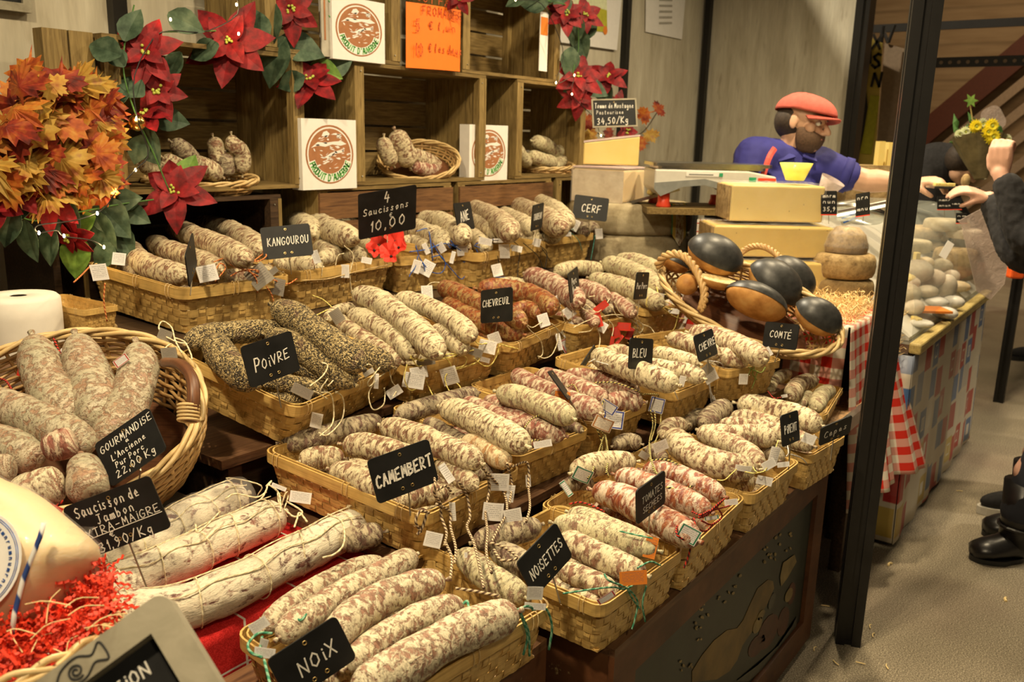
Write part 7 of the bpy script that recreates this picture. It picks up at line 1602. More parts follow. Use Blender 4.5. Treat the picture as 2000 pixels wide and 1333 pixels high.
def ban(px,X):return at_x(px[0],px[1],X)
t=thing('banner_stand',(6.6,1.9,0),'tall yellow and lime banner with a dark dressed figure, between wall edge and post','banner');X=6.6
def bpoly(nm,mat,pts,k,th=.004):
 P=[at_x(x,y,X-k) for x,y in pts];Q=[p+Vector((th,0,0)) for p in P];n=len(P);m=MB();m.add(P+Q,[tuple(range(n)),tuple(reversed(range(n,2*n)))]+[((i+1) % n,i,n+i,n+(i+1) % n) for i in range(n)]);return m.build(nm,mat,t)
bpoly('panel','banner_yellow',[(1664,58),(1724,84),(1708,330),(1640,330)],0)
bpoly('lime_field','banner_lime',[(1700,186),(1718,188),(1702,302),(1680,300)],.006)
bpoly('dark_figure','banner_black',[(1672,160),(1684,170),(1692,178),(1694,210),(1688,250),(1676,310),(1650,310),(1652,200)],.010)
bpoly('face_shape','banner_skin',[(1684,122),(1696,128),(1694,152),(1686,178),(1678,160),(1680,140)],.014)
bpoly('hat_shape','banner_black',[(1690,92),(1702,96),(1702,124),(1690,128),(1684,112)],.016);bpoly('hand_shape','banner_skin',[(1668,218),(1674,222),(1674,240),(1668,248),(1664,236)],.014);bpoly('red_stripe','plastic_red',[(1671,272),(1677,272),(1673,310),(1669,310)],.014)
m=MB();
for i,(ch,y) in enumerate((('X',82),('S',118),('N',156))):write(m,ch,frame_m(at_x(1712,y,X-.008),(0,-1,0),(0,0,1)),0,0,.09,.018,jit=.05)
m.build('lettering','banner_black',t);m=MB();p=at_x(1690,330,X);m.tube([Vector((X+.03,p.y,0)),Vector((X+.03,p.y,2.1))],.015,8);m.build('pole','truss_dark',t)
t=thing('banner_stand',(6.9,1.6,0),'plain brown back of a second banner right of the yellow one','banner');P=[at_x(x,y,6.8) for x,y in ((1728,84),(1784,100),(1770,345),(1708,345))];m=MB();m.add(P+[p+Vector((.004,0,0)) for p in P],[(0,1,2,3),(7,6,5,4),(0,4,5,1),(1,5,6,2),(2,6,7,3),(3,7,4,0)]);m.build('panel','banner_back',t);m=MB();p=P[2];m.tube([Vector((6.83,p.y+.05,0)),Vector((6.83,p.y+.05,2.0))],.015,8);m.build('pole','truss_dark',t)
m=MB();a=at_x(1735,84,6.78);m.tube([a,a+Vector((0,-.03,.12))],.012,6);m.tube([a,a+Vector((0,.05,.10))],.012,6);m.build('clamp','truss_dark',t)
# poinsettias, autumn leaves and fairy lights
_ad=at_d
def at_d(x,y,Z):
 if Z<3:return at_y(x,y,2.135+(Z-2.5)*.5 if x>200 or Z<2.4 else 2.135+(Z-2.45)*.5)
 return at_y(x,y,2.12+(Z-3.25)*.5)
dep0=dep
def petal(m,c,d,n,L,w,cup=.25,fold=.12,pts=5):
 d=d.normalized();s=d.cross(n).normalized();n=s.cross(d).normalized();vs=[];fs=[];k=7
 for i in range(k):
  u=i/(k-1);wd=w*math.sin(PI*min(1,u*.97+.02)**.8)*(1 if u<.98 else .05);ctr=c+d*L*u+n*(cup*L*(u-u*u*1.2));vs+=[ctr-s*wd+n*fold*wd,ctr,ctr+s*wd+n*fold*wd]
 for i in range(k-1):
  a=3*i;fs+=[(a,a+1,a+4,a+3),(a+1,a+2,a+5,a+4)]
 m.add(vs,fs)
def poin(t,px,Z,r,seed,tilt=None,mat='red_petal'):
 rg=random.Random(seed);c=at_d(px[0],px[1],Z);n=(CBK+CRT*rg.uniform(-.4,.4)+CUP*rg.uniform(-.3,.5)).normalized() if tilt is None else (CBK*tilt[2]+CRT*tilt[0]+CUP*tilt[1]).normalized();R0=r*1.22*dep(c)/1700
 s=n.cross(UZ).normalized();v=s.cross(n);m=MB();a0=rg.uniform(0,2)
 for k in range(6):a=a0+2*PI*k/6+rg.uniform(-.2,.2);petal(m,c,s*math.cos(a)+v*math.sin(a)-n*.12,n,R0*rg.uniform(.82,1.1),R0*.27,rg.uniform(-.1,.3))
 for k in range(4):a=a0+.5+2*PI*k/4+rg.uniform(-.3,.3);petal(m,c+n*.006,s*math.cos(a)+v*math.sin(a)+n*.25,n,R0*.62,R0*.2,.2)
 o=m.build('bloom',mat,t,smooth=False);md=o.modifiers.new('thick','SOLIDIFY');md.thickness=.0008
 m=MB()
 for k in range(7):m.ball(c+n*.014+s*rg.uniform(-.012,.012)+v*rg.uniform(-.012,.012),.0042,7,5)
 m.build('flower_eye','flower_eye',o,smooth=True)
def gleaf(t,px,Z,r,ang,seed,mat='green_leaf'):
 rg=random.Random(seed);c=at_d(px[0],px[1],Z);a=math.radians(ang);n=(CBK+CRT*rg.uniform(-.5,.5)+CUP*rg.uniform(-.2,.6)).normalized();d=CRT*math.cos(a)+CUP*math.sin(a)-CBK*.2;L=r*1.15*dep(c)/1700;m=MB();petal(m,c-d.normalized()*L*.5,d,n,L*1.05,L*.36,.12,.2);o=m.build('leaf',mat,t,smooth=False);md=o.modifiers.new('thick','SOLIDIFY');md.thickness=.0008
def stem(t,px,r=.0020,mat='stem_green',nm='stem'):
 m=MB();m.tube(spline([at_d(*p) for p in px],30),r,5);m.build(nm,mat,t,smooth=True)
ZG=2.52
t=thing('poinsettia_garland',at_d(300,300,2.5),'artificial poinsettia garland framing the left crate','garland')
stem(t,[(262,10,2.6),(240,120,2.55),(262,215,2.5),(300,300,2.5),(330,372,2.5)]);stem(t,[(250,60,2.6),(330,62,2.6),(440,60,2.62),(520,60,2.64),(620,150,2.66),(684,108,2.68)])
for i,(px,r,tl) in enumerate((((284,100),62,(.2,.1,1)),((308,178),50,(.3,.0,1)),((288,228),44,(-.1,.7,.7)),((448,84),78,(.05,.05,1)),((568,20),56,(.3,-.1,1)),((606,156),56,(.1,.5,.9)),((342,372),66,(.2,.2,1)))):poin(t,px,ZG+.06*(i>2 and i<6),r,20+i,tl)
for i,(px,r,a) in enumerate((((258,50),62,70),((206,98),66,160),((228,112),48,130),((252,172),66,150),((332,234),60,-10),((286,282),74,-60),((270,292),50,-110),((362,44),62,-25),((498,55),80,110),((532,50),72,-100),((540,120),86,-110),((585,95),80,-15),((570,160),50,200),((400,100),56,200),((340,130),54,-120),((636,140),56,-20),((300,130),46,220),((232,200),48,-150),((366,335),60,70),((660,130),52,30))):gleaf(t,px,ZG+.03+.06*(px[0]>390),r,a,50+i,'bright_green_leaf' if i in (15,18) else 'green_leaf')
m=MB();c=at_d(268,240,2.48);m.ball(c,.021,20,14);b=m.build('gold_ball','gold',t,smooth=True);m=MB();m.ball(at_d(362,299,2.4),.0001,4,3)
t=thing('poinsettia_garland',at_d(90,420,2.4),'artificial poinsettia garland along the dark shelf below the autumn leaves','garland');ZB=2.42
stem(t,[(-20,380,ZB),(60,430,ZB),(150,415,ZB),(230,400,ZB),(300,390,ZB)])
for i,(px,r,tl) in enumerate((((92,386),58,(.1,.1,1)),((28,368),58,(.3,.3,1)),((-4,400),50,(0,.2,1)),((140,462),44,(-.3,-.5,.7)),((20,328),28,(.2,.1,1)))):poin(t,px,ZB,r,80+i,tl)
for i,(px,r,a) in enumerate((((66,358),60,120),((126,425),80,-60),((175,400),66,20),((218,425),84,-50),((235,392),66,10),((185,365),52,80),((18,440),74,-110),((60,470),70,-80),((100,480),66,-100),((205,455),80,-70),((240,470),60,-60),((150,500),74,-100),((12,345),50,150),((205,500),56,-130),((160,440),60,-150),((40,415),52,200),((265,420),50,-30))):gleaf(t,px,ZB+.03,r,a,130+i,'bright_green_leaf' if i in (11,12,14) else 'green_leaf')
t=thing('poinsettia_garland',at_d(1140,120,2.9),'artificial poinsettia garland hanging at the right end of the crates','garland');ZR=3.25
stem(t,[(960,-15,ZR),(1060,0,ZR),(1120,20,ZR),(1130,90,ZR),(1120,150,ZR),(1150,195,ZR)])
for i,(px,r,tl) in enumerate((((1105,28),40,(.1,.2,1)),((1142,30),34,(.3,.1,1)),((1128,150),46,(.2,.1,1)),((1186,150),36,(-.1,.3,1)),((1130,190),38,(.1,-.2,1)),((1205,205),26,(.2,0,1)),((895,-6),30,(0,-.2,1)),((1225,258),22,(0,0,1)))):poin(t,px,ZR,r,170+i,tl)
for i,(px,r,a) in enumerate((((1125,60),50,-100),((1135,85),50,-70),((1112,120),48,-100),((1160,175),50,-20),((1045,8),46,180),((1072,-4),40,30),((1180,180),46,-60),((1098,5),46,100),((1150,60),44,60),((1120,175),44,-150),((1010,2),40,200))):gleaf(t,px,ZR+.04,r,a,200+i)
def lights(name,label,wire,bulbs,cold=()):
 t=thing('fairy_lights',at_d(*wire[0]),label,'string lights','strings of fairy lights');stem(t,wire,.0016,'lamp_black','wire')
 for i,(x,y,Z) in enumerate(bulbs):
  c=at_d(x,y,Z);m=MB();m.ball(c,(.0030,.0030,.0048),8,6);m.build('bulb','bulb_glow_cold' if i in cold else 'bulb_glow',t,smooth=True)
  d=bpy.data.lights.new('bulb_light','POINT');d.energy=.14;d.color=(1,.68,.30);d.shadow_soft_size=.006;q=bpy.data.objects.new('bulb_light',d);COL.objects.link(q);q.location=c+CBK*.012
lights('a','fairy lights with black wire woven through the left garland',[(462,-10,2.5),(462,30,2.5),(400,62,2.5),(334,60,2.5),(300,75,2.48),(262,150,2.46),(268,230,2.43),(290,300,2.42),(264,332,2.42),(226,372,2.40)],[(333,38,2.5),(462,9,2.5),(466,66,2.46),(267,231,2.45),(265,332,2.44),(226,374,2.41)])
lights('b','fairy lights with black wire hanging over the dark shelf at the left',[(226,376,2.36),(200,410,2.36),(150,430,2.36),(75,440,2.36),(76,455,2.36),(110,450,2.36),(125,462,2.36),(180,470,2.36),(205,484,2.36)],[(190,417,2.36),(76,455,2.36),(125,461,2.36),(203,483,2.36)],(0,1,2))
lights('c','fairy lights in the right poinsettia garland',[(1008,0,3.2),(1060,10,3.2),(1100,100,3.2),(1086,162,3.2),(1120,150,3.2),(1118,186,3.2),(1160,230,3.2),(1172,264,3.2)],[(1007,0,3.2),(1086,162,3.2),(1122,147,3.15),(1117,184,3.15),(1174,265,3.2)])
ML=[(0,.55),(.07,.41),(.15,.43),(.13,.27),(.22,.35),(.28,.31),(.42,.34),(.38,.23),(.52,.16),(.41,.08),(.44,-.02),(.29,-.04),(.32,-.18),(.16,-.14),(.04,-.18),(0,-.45)]
ML=ML+[(-x,y) for x,y in reversed(ML[1:-1])]
def maple(m,c,n,a,s,curl):
 x=n.cross(UZ+CRT*.01).normalized();y=x.cross(n);rx=x*math.cos(a)+y*math.sin(a);ry=-x*math.sin(a)+y*math.cos(a);vs=[c+(rx*p[0]+ry*p[1])*s+n*(curl*s*(p[0]**2*1.6+p[1]**2*.8)*(-1)) for p in ML];k=len(ML);m.add(vs+[c+n*.004],[(k,i,(i+1) % k) for i in range(k)])
t=thing('autumn_leaf_bunch',at_z(110,420,1.10),'big bunch of orange and red artificial maple leaves left of the crates','leaves');rg=random.Random(21);MBs=[MB(),MB(),MB()]
pts=[]
big=[((56,128),44),((118,150),48),((148,166),52),((40,170),46),((98,165),30),((30,215),54),((80,205),44),((178,215),46),((185,245),52),((110,240),54),((160,290),50),((60,270),54),((20,300),50),((120,310),54),((190,300),46),((196,345),42),((150,345),46),((80,335),44),((110,350),40),((14,250),50),((140,195),44),((90,300),40),((45,320),38),((176,378),30)]
for i,(p,r) in enumerate(big):
 m=MB();n=(CBK+CRT*rg.uniform(-.5,.5)+CUP*rg.uniform(-.3,.5)).normalized();maple(m,at_d(p[0],p[1],2.36+rg.uniform(-.05,.03)),n,rg.uniform(0,6.3),r*2.0*2.15/1700,rg.uniform(-.5,.9));o=m.build('leaf',('maple_leaf_orange','maple_leaf_red','maple_leaf_yellow')[(i*7+i//3) % 3],t);md=o.modifiers.new('thick','SOLIDIFY');md.thickness=.0008
for k in range(210):
 x=rg.uniform(-50,206);y=rg.uniform(130,380);lim=172-(x-60)*.12 if x<130 else 150
 if x<40:lim=205-(x)*.8
 if y<lim+8:continue
 n=(CBK+CRT*rg.uniform(-.9,.9)+CUP*rg.uniform(-.6,.9)).normalized();maple(MBs[k % 3],at_d(x,y,rg.uniform(2.38,2.56)),n,rg.uniform(0,6.3),rg.uniform(.085,.14),rg.uniform(-.7,1.2))
for i,mm in enumerate(MBs):o=mm.build('foliage',('maple_leaf_orange','maple_leaf_red','maple_leaf_yellow')[i],t);o['kind']='stuff';md=o.modifiers.new('thick','SOLIDIFY');md.thickness=.0008
stem(t,[(100,400,2.5),(90,300,2.5),(50,180,2.45),(40,150,2.42)],.004,'dark_wood');stem(t,[(120,400,2.5),(135,300,2.45),(160,220,2.4)],.004,'dark_wood')
t=thing('autumn_leaf_bunch',at_d(1200,270,3.3),'small spray of orange maple leaves behind the framed slate','leaves');m=MB()
for i,(p,r) in enumerate((((1262,222),24),((1284,214),22),((1268,262),24),((1256,280),20),((1140,240),26),((1150,262),24),((1125,250),18),((1192,262),18),((1205,282),18))):
 m=MB();maple(m,at_d(p[0],p[1],3.75),(CBK+CRT*rg.uniform(-.4,.4)+CUP*.2).normalized(),rg.uniform(0,6),r*2*4.1/1700,rg.uniform(-.4,.6));o=m.build('leaf',('maple_leaf_orange','maple_leaf_red','maple_leaf_yellow')[i % 3],t);md=o.modifiers.new('thick','SOLIDIFY');md.thickness=.0008
stem(t,[(1130,235,3.78),(1190,270,3.78),(1250,262,3.78),(1285,218,3.78)],.003,'dark_wood')
at_d=_ad
# strings and paper tags, each a part of the sausage it is tied to
ZMIN={'camem':.675,'r3b':.665,'r3c':.66,'bleu':.66,'poivre':.745,'nature':.74,'chevr':.74,'pork':.74}
def near(key,px):
 best=None
 for o,pts in BS[key]:
  for q in pts:
   d=(q[0]-px[0])**2+(q[1]-px[1])**2
   if best is None or d<best[0]:best=(d,o)
 return best[1]
def bpt(key,x,y,k=.010):
 B=BASK[key];d=at_d(x,y,1)-CP;n=B['n'];q=B['a']+n*(.012+k+(.030 if k<.02 else 0));P=CP+d*(n.dot(q-CP)/n.dot(d));f=-Vector((B['v'].x,B['v'].y,0)).normalized()
 if (P-B['a']).dot(f)>.004:
  q=B['a']+f*k;P=CP+d*(f.dot(q-CP)/f.dot(d));zm=ZMIN.get(key,0)
  if P.z<zm:P=at_z(x,y,zm)
 return P
def twine(key,px,mat,r=.0013,owner=None,k=.010,n=None):
 o=near(key,owner or px[0]);P=[bpt(key,p[0],p[1],k+(p[2] if len(p)>2 else 0)) for p in px];m=MB();m.tube(spline(P,n or max(10,7*len(P))),r,6);m.build('string',mat,o,smooth=True)
def ptag(key,px,w,h,ang,mat='tag_white',k=.013,owner=None,seed=0,tilt=None):
 o=near(key,owner or px);c=bpt(key,px[0],px[1],k);s=dep(c)/1700;rg=random.Random(int(px[0]*13+px[1]));a=math.radians(ang);X_=CRT*math.cos(a)-CUP*math.sin(a);Y_=CRT*math.sin(a)+CUP*math.cos(a);tx,ty=tilt or (rg.uniform(-.35,.35),rg.uniform(-.1,.4));X_=(X_+CBK*tx).normalized();Y_=(Y_+CBK*ty).normalized();W_,H_=w*s,h*s;cv=rg.uniform(-.12,.22)
 N=X_.cross(Y_).normalized();m=MB();nn=5;top=[];bot=[]
 for i in range(nn+1):
  u=i/nn-.5
  for v in (-.5,.5):q=c+X_*u*W_+Y_*v*H_+N*cv*W_*(.25-u*u)*1.6;top.append(q)
 fs=[];uv=[]
 for i in range(nn):a=2*i;fs.append((a,a+2,a+3,a+1));uv.append(((i/nn,0),((i+1)/nn,0),((i+1)/nn,1),(i/nn,1)))
 m.add(top,fs,uv);m.add([q-N*.0007 for q in top],[f[::-1] for f in fs],[u[::-1] for u in uv]);m.build('paper_tag',mat,o,smooth=False)
for px in ([(512,490),(520,500),(505,510),(470,512),(440,505),(418,512)],[(515,495),(498,508),(480,520),(500,545),(503,572)],[(440,505),(455,520),(480,528),(505,540)],[(500,530),(530,545),(560,555),(580,545)],[(520,560),(530,575),(535,592)],[(450,540),(470,530),(500,528),(520,540)],[(420,550),(440,525),(430,515),(420,530)],[(205,553),(203,590),(209,628)],[(178,518),(162,535),(144,552)]):twine('kang',px,'twine_orange',.0017)
for px,w,h,a,mt in (((194,532),30,32,-8,'tag_white'),((405,534),38,32,-12,'tag_white'),((506,540),42,42,-38,'tag_grey'),((543,561),28,34,14,'tag_grey'),((232,506),26,24,6,'tag_white'),((534,530),20,12,-35,'tag_grey')):ptag('kang',px,w,h,a,mt)
for px in ([(628,540),(632,505),(640,500)],[(655,520),(660,500),(672,495)],[(680,545),(690,500),(672,480)],[(686,515),(684,545),(690,590)]):twine('b2',px,'twine_cream',.0011)
for px,w,h,a,mt in (((674,530),17,26,2,'tag_white'),((716,509),22,12,12,'tag_white'),((617,502),14,26,-18,'tag_white')):ptag('b2',px,w,h,a,mt)
m=MB();B=BASK['b2'];q=[bpt('b2',x,y,.012) for x,y in ((590,548),(640,545),(700,530),(765,516))];m.tube(spline(q,20),.0016,5);m.build('loose_band','rattan_pale',near('b2',(650,540)),smooth=True)
for px in ([(814,452),(835,448),(842,480),(845,510)],[(800,492),(830,488),(868,476),(880,485)],[(816,500),(812,520),(802,535),(799,541)],[(820,505),(840,530),(862,533),(870,515),(860,500),(842,503)],[(845,475),(860,500),(885,530),(900,545),(908,540)],[(880,470),(890,480),(915,475)],[(930,487),(945,520),(965,540),(988,542)],[(926,480),(950,490),(970,510),(975,520)],[(928,478),(945,470),(975,468),(990,472)],[(812,480),(818,500),(828,520),(830,530)],[(875,475),(900,490),(912,510),(905,512)]):twine('b3',px,'twine_blue',.0014)
for px,w,h,a,mt in (((813,521),18,26,18,'tag_white'),((834,524),24,30,28,'tag_white'),((903,488),22,24,-6,'tag_white'),((884,503),8,24,14,'tag_white'),((862,484),14,20,-30,'tag_white'),((832,486),10,22,-24,'tag_white')):ptag('b3',px,w,h,a,mt)
for px in ([(1000,470),(1015,485),(1012,520),(1010,545)],[(1022,475),(1050,500),(1060,525),(1062,533)],[(1055,480),(1068,495),(1064,530)],[(1058,485),(1075,510)],[(935,462),(960,470),(985,468)],[(972,500),(974,515),(972,522)]):twine('b4',px,'twine_black',.0013)
for px,w,h,a,mt in (((985,491),22,28,-3,'tag_white'),((971,528),20,24,-14,'tag_white'),((948,472),26,14,12,'tag_white'),((1008,486),24,12,10,'tag_white'),((1048,474),16,16,14,'tag_white'),((975,470),22,8,0,'tag_white')):ptag('b4',px,w,h,a,mt)
for px in ([(1098,446),(1115,455),(1130,470),(1137,490)],[(1095,450),(1110,445),(1125,452)],[(1162,460),(1158,485),(1154,508)]):twine('b5',px,'twine_teal',.0013)
for px,w,h,a,mt in (((1122,440),18,22,26,'tag_white'),((1170,457),14,20,-5,'tag_white'),((1103,458),28,8,-4,'tag_white')):ptag('b5',px,w,h,a,mt)
for px in ([(366,672),(345,668),(320,655),(310,640),(318,628),(335,640),(342,665),(355,690)],[(335,672),(325,678),(322,690)],[(340,660),(360,668),(372,690),(375,702)],[(706,720),(720,712),(728,722),(730,745),(722,755),(718,748),(728,735),(745,715),(755,712),(752,728),(735,740)],[(732,745),(720,770),(728,800),(748,792),(752,770),(750,758)],[(760,720),(765,745),(775,760),(768,775)],[(640,740),(625,765),(645,770),(652,800),(648,830),(625,852)],[(605,755),(630,735),(640,715),(628,708)],[(640,755),(660,735),(680,722),(686,730),(672,755),(655,768)],[(655,765),(668,775),(672,800),(665,825),(640,850),(622,846)],[(588,775),(612,765),(640,780)]):twine('poivre',px,'twine_cream',.0015)
for px,w,h,a,mt in (((618,822),22,32,14,'tag_white'),((590,765),42,22,28,'tag_grey'),((770,766),30,20,-32,'tag_white'),((735,745),9,30,4,'tag_white'),((330,690),30,22,-4,'tag_grey'),((322,655),26,22,24,'tag_grey'),((720,728),22,10,-32,'tag_grey')):ptag('poivre',px,w,h,a,mt)
for px in ([(648,600),(630,585),(610,577)],[(640,605),(620,615),(605,620)],[(812,692),(820,705),(850,700),(880,692),(910,698),(905,715),(880,720)],[(862,690),(880,712),(885,740),(898,755),(900,765)],[(802,695),(815,715),(830,712),(840,702)],[(800,700),(825,703),(870,700),(905,690),(930,685),(935,705),(905,718),(890,722)],[(924,660),(935,672),(955,670),(972,665)],[(975,665),(972,690),(960,712),(945,715),(925,700)],[(975,672),(995,678),(1012,682)],[(830,740),(838,758),(845,772)],[(892,720),(870,735),(875,760),(888,770),(905,765)],[(795,712),(790,740),(800,762),(815,760)]):twine('nature',px,'twine_yellow',.0015)
for px,w,h,a,mt in (((808,744),42,30,10,'tag_white'),((818,728),34,22,-8,'tag_white'),((878,735),32,36,-16,'tag_white'),((952,678),34,26,12,'tag_white'),((966,662),24,24,-20,'tag_white'),((658,618),24,28,-30,'tag_grey'),((928,688),30,16,20,'tag_grey'),((832,708),36,12,-8,'tag_grey'),((940,702),34,10,14,'tag_white'),((834,571),22,26,-4,'tag_white')):ptag('nature',px,w,h,a,mt)
for px in ([(1026,632),(1040,640),(1060,630),(1082,636),(1090,660),(1080,690),(1065,700),(1050,696)],[(1024,630),(1035,645),(1055,665),(1060,690),(1052,700)],[(1085,640),(1100,655),(1098,645)],[(868,553),(845,552),(832,560)],[(1095,600),(1100,620),(1108,640)]):twine('chevr',px,'twine_cream',.0013)
for px,w,h,a,mt in (((1062,626),22,26,-18,'tag_white'),((1110,644),30,22,-32,'tag_white'),((1092,668),9,34,-12,'tag_white'),((1096,583),26,20,-32,'tag_white'),((1112,610),22,22,-34,'tag_white'),((1112,672),32,28,-26,'tag_red')):ptag('chevr',px,w,h,a,mt)
for px in ([(1188,584),(1175,578),(1150,580)],[(1190,585),(1180,600),(1165,610),(1145,596),(1135,600),(1160,620),(1155,645),(1130,650)],[(1200,590),(1210,610),(1225,620),(1245,635),(1255,648)],[(1170,620),(1200,615),(1230,620),(1255,635),(1250,650),(1235,640)],[(1195,600),(1205,618),(1215,622)],[(1240,605),(1250,630),(1270,640),(1280,652),(1292,650)],[(1165,640),(1172,660),(1168,690)],[(1188,625),(1198,640),(1192,670)],[(1120,640),(1140,630),(1160,622)],[(1238,612),(1245,640),(1240,655)]):twine('pork',px,'twine_cream',.0014)
for px,w,h,a,mt in (((1170,625),12,28,-16,'tag_solid_red'),((1178,640),14,20,30,'tag_white'),((1174,600),14,30,52,'tag_solid_red'),((1215,638),34,16,4,'tag_solid_red'),((1204,650),14,22,-20,'tag_solid_red'),((1230,652),12,24,24,'tag_solid_red'),((1195,672),8,30,8,'tag_solid_red'),((1280,658),30,10,-4,'tag_brown'),((1210,664),22,6,-50,'tag_solid_red')):ptag('pork',px,w,h,a,mt)
for px in ([(1265,512),(1268,530),(1280,555),(1285,572)],[(1255,520),(1262,510),(1268,522)],[(1304,540),(1330,536),(1355,548),(1366,575),(1365,605),(1340,640),(1320,645)],[(1290,595),(1310,605),(1350,612),(1366,600)],[(1265,580),(1262,595),(1266,602)],[(1288,598),(1320,620),(1350,625),(1372,640),(1396,632)],[(1365,610),(1370,630),(1378,644)],[(1326,610),(1318,640),(1310,648)],[(1300,590),(1330,600),(1360,590),(1366,570)],[(1310,648),(1335,650),(1350,630),(1340,612)],[(1396,630),(1390,640),(1385,650)],[(1295,575),(1315,580),(1330,600),(1350,640),(1335,652)]):twine('purpork',px,'twine_yellow' if px[0][0]<1260 else 'twine_yellow',.0015)
for px,w,h,a,mt in (((1283,580),28,16,10,'tag_white'),((1320,582),16,28,34,'tag_white'),((1336,568),28,26,10,'tag_white'),((1342,588),18,24,-10,'tag_white'),((1355,605),16,24,-16,'tag_white'),((1316,608),22,10,6,'tag_white'),((1340,620),7,24,20,'tag_white')):ptag('purpork',px,w,h,a,mt)
for px in ([(845,920),(850,945),(848,965),(860,985),(862,1010),(872,1040),(868,1065)],[(852,985),(878,1000),(880,1030),(890,1070),(888,1100)],[(938,908),(952,930),(955,960),(948,1000),(952,1040),(950,1080),(960,1120)],[(942,915),(962,935),(985,965),(990,1000),(975,1030),(960,1060)],[(990,905),(992,915),(1000,945),(995,985)],[(1000,912),(1030,905),(1032,950),(1035,990),(1028,1020)],[(895,940),(912,970),(918,1010),(912,1030),(925,1060),(935,1100),(945,1150)],[(835,1000),(825,1030),(815,1045)],[(838,1002),(820,1000),(812,1020),(822,1040)],[(880,960),(870,950),(850,960)],[(955,1060),(985,1070),(1010,1090),(980,1095),(965,1075)],[(870,1060),(882,1090),(880,1130)],[(890,1150),(925,1155),(950,1160),(975,1165)]):twine('camem',px,'twine_brown',.0023)
for px,w,h,a,mt in (((975,943),40,36,4,'tag_white'),((963,1000),40,36,6,'tag_white'),((1002,1010),36,32,-8,'tag_white'),((846,1055),34,30,14,'tag_white'),((884,1000),12,38,-3,'tag_white'),((872,925),16,40,-34,'tag_white'),((997,965),16,34,8,'tag_white'),((1032,940),10,24,-3,'tag_white'),((910,1085),6,10,0,'tag_white')):ptag('camem',px,w,h,a,mt)
for px in ([(1120,820),(1100,806),(1070,806),(1040,818),(1025,835)],[(1032,872),(1042,860),(1055,862)],[(1168,838),(1185,860),(1182,900),(1188,930)],[(1166,838),(1176,870),(1172,900)]):twine('r3b',px,'twine_blackyellow',.0015)
for px,w,h,a,mt in (((1097,786),30,42,6,'tag_orange'),((1060,868),36,14,-10,'tag_white'),((1178,828),42,26,24,'tag_brown')):ptag('r3b',px,w,h,a,mt,k=.03)
_o=near('r3b',(1097,786));c=bpt('r3b',1098,796,.036);m=MB();M=frame_m(c,CRT,CUP);m.prism([(.0095*math.cos(2*PI*i/18),.0095*math.sin(2*PI*i/18)) for i in range(18)],0,.0006,M);m.build('yellow_seal','mum_yellow',_o)
for px in ([(1170,808),(1176,790),(1180,782)],[(1160,748),(1200,748),(1240,762),(1256,772)],[(1256,770),(1285,772),(1294,785),(1290,800)],[(1270,800),(1275,830),(1268,865),(1270,900),(1280,925)],[(1278,800),(1280,830),(1272,860)],[(1292,800),(1288,840),(1278,868)],[(1108,756),(1120,752),(1130,768)]):twine('r3c',px,'twine_blackyellow',.0016)
for px,w,h,a,mt in (((1198,820),42,36,8,'tag_blue'),((1188,796),34,22,32,'tag_blue'),((1283,792),28,30,14,'tag_blue')):ptag('r3c',px,w,h,a,mt,k=.016)
for px in ([(1322,752),(1345,742),(1375,735)],[(1385,745),(1390,770),(1400,792)],[(1384,748),(1388,775),(1390,795)],[(1318,766),(1324,780)],[(1162,702),(1150,708)],[(1164,706),(1200,716)],[(1386,705),(1410,712),(1412,740)]):twine('bleu',px,'twine_white',.0013)
for px,w,h,a,mt in (((1388,735),30,26,-28,'tag_white'),((1332,745),12,22,12,'tag_white'),((1380,722),24,20,-40,'tag_grey')):ptag('bleu',px,w,h,a,mt)
for px in ([(1475,710),(1470,730),(1478,742)],[(1462,718),(1485,728),(1495,718)],[(1468,720),(1460,735)],[(1480,725),(1472,750),(1468,760)],[(1470,715),(1490,705)]):twine('chevre',px,'twine_limegreen',.0013)
for px,w,h,a,mt in (((1452,741),17,22,0,'tag_white'),((1498,689),18,18,-32,'tag_white'),((1460,698),18,22,20,'tag_grey')):ptag('chevre',px,w,h,a,mt)
for px in ([(532,1238),(505,1238),(485,1258),(490,1275),(512,1285)],[(512,1245),(508,1268)],[(516,1290),(522,1315),(528,1340)],[(570,1200),(585,1185),(620,1168),(605,1190),(588,1212),(572,1202)],[(1014,1195),(1022,1215),(1030,1245),(1022,1280)],[(1018,1200),(1032,1235),(1034,1282)],[(1040,1192),(1066,1190),(1078,1225),(1072,1270)],[(1010,1192),(1030,1185),(1045,1192)],[(905,1180),(912,1175),(916,1188)]):twine('noix',px,'twine_green',.0019)
for px,w,h,a,mt in (((506,1222),36,22,-30,'tag_white'),((517,1276),42,20,6,'tag_white'),((1045,1185),42,14,4,'tag_white'),((1045,1160),32,30,4,'tag_white'),((515,1258),16,22,20,'tag_white')):ptag('noix',px,w,h,a,mt)
for px in ([(1262,1124),(1225,1150),(1200,1148),(1170,1150),(1100,1160)],[(1180,1122),(1190,1135),(1225,1150),(1245,1175),(1240,1210),(1234,1230)],[(1225,1150),(1235,1170),(1250,1190)],[(1262,1145),(1255,1180),(1260,1215)],[(1210,1038),(1240,1045),(1275,1052)],[(1245,1110),(1270,1098),(1290,1105)]):twine('noisette',px,'twine_green',.0015)
for px,w,h,a,mt in (((1271,1070),24,42,14,'tag_orange'),((1237,1130),56,28,-2,'tag_orange'),((1184,1168),38,14,-32,'tag_red')):ptag('noisette',px,w,h,a,mt,k=.02)
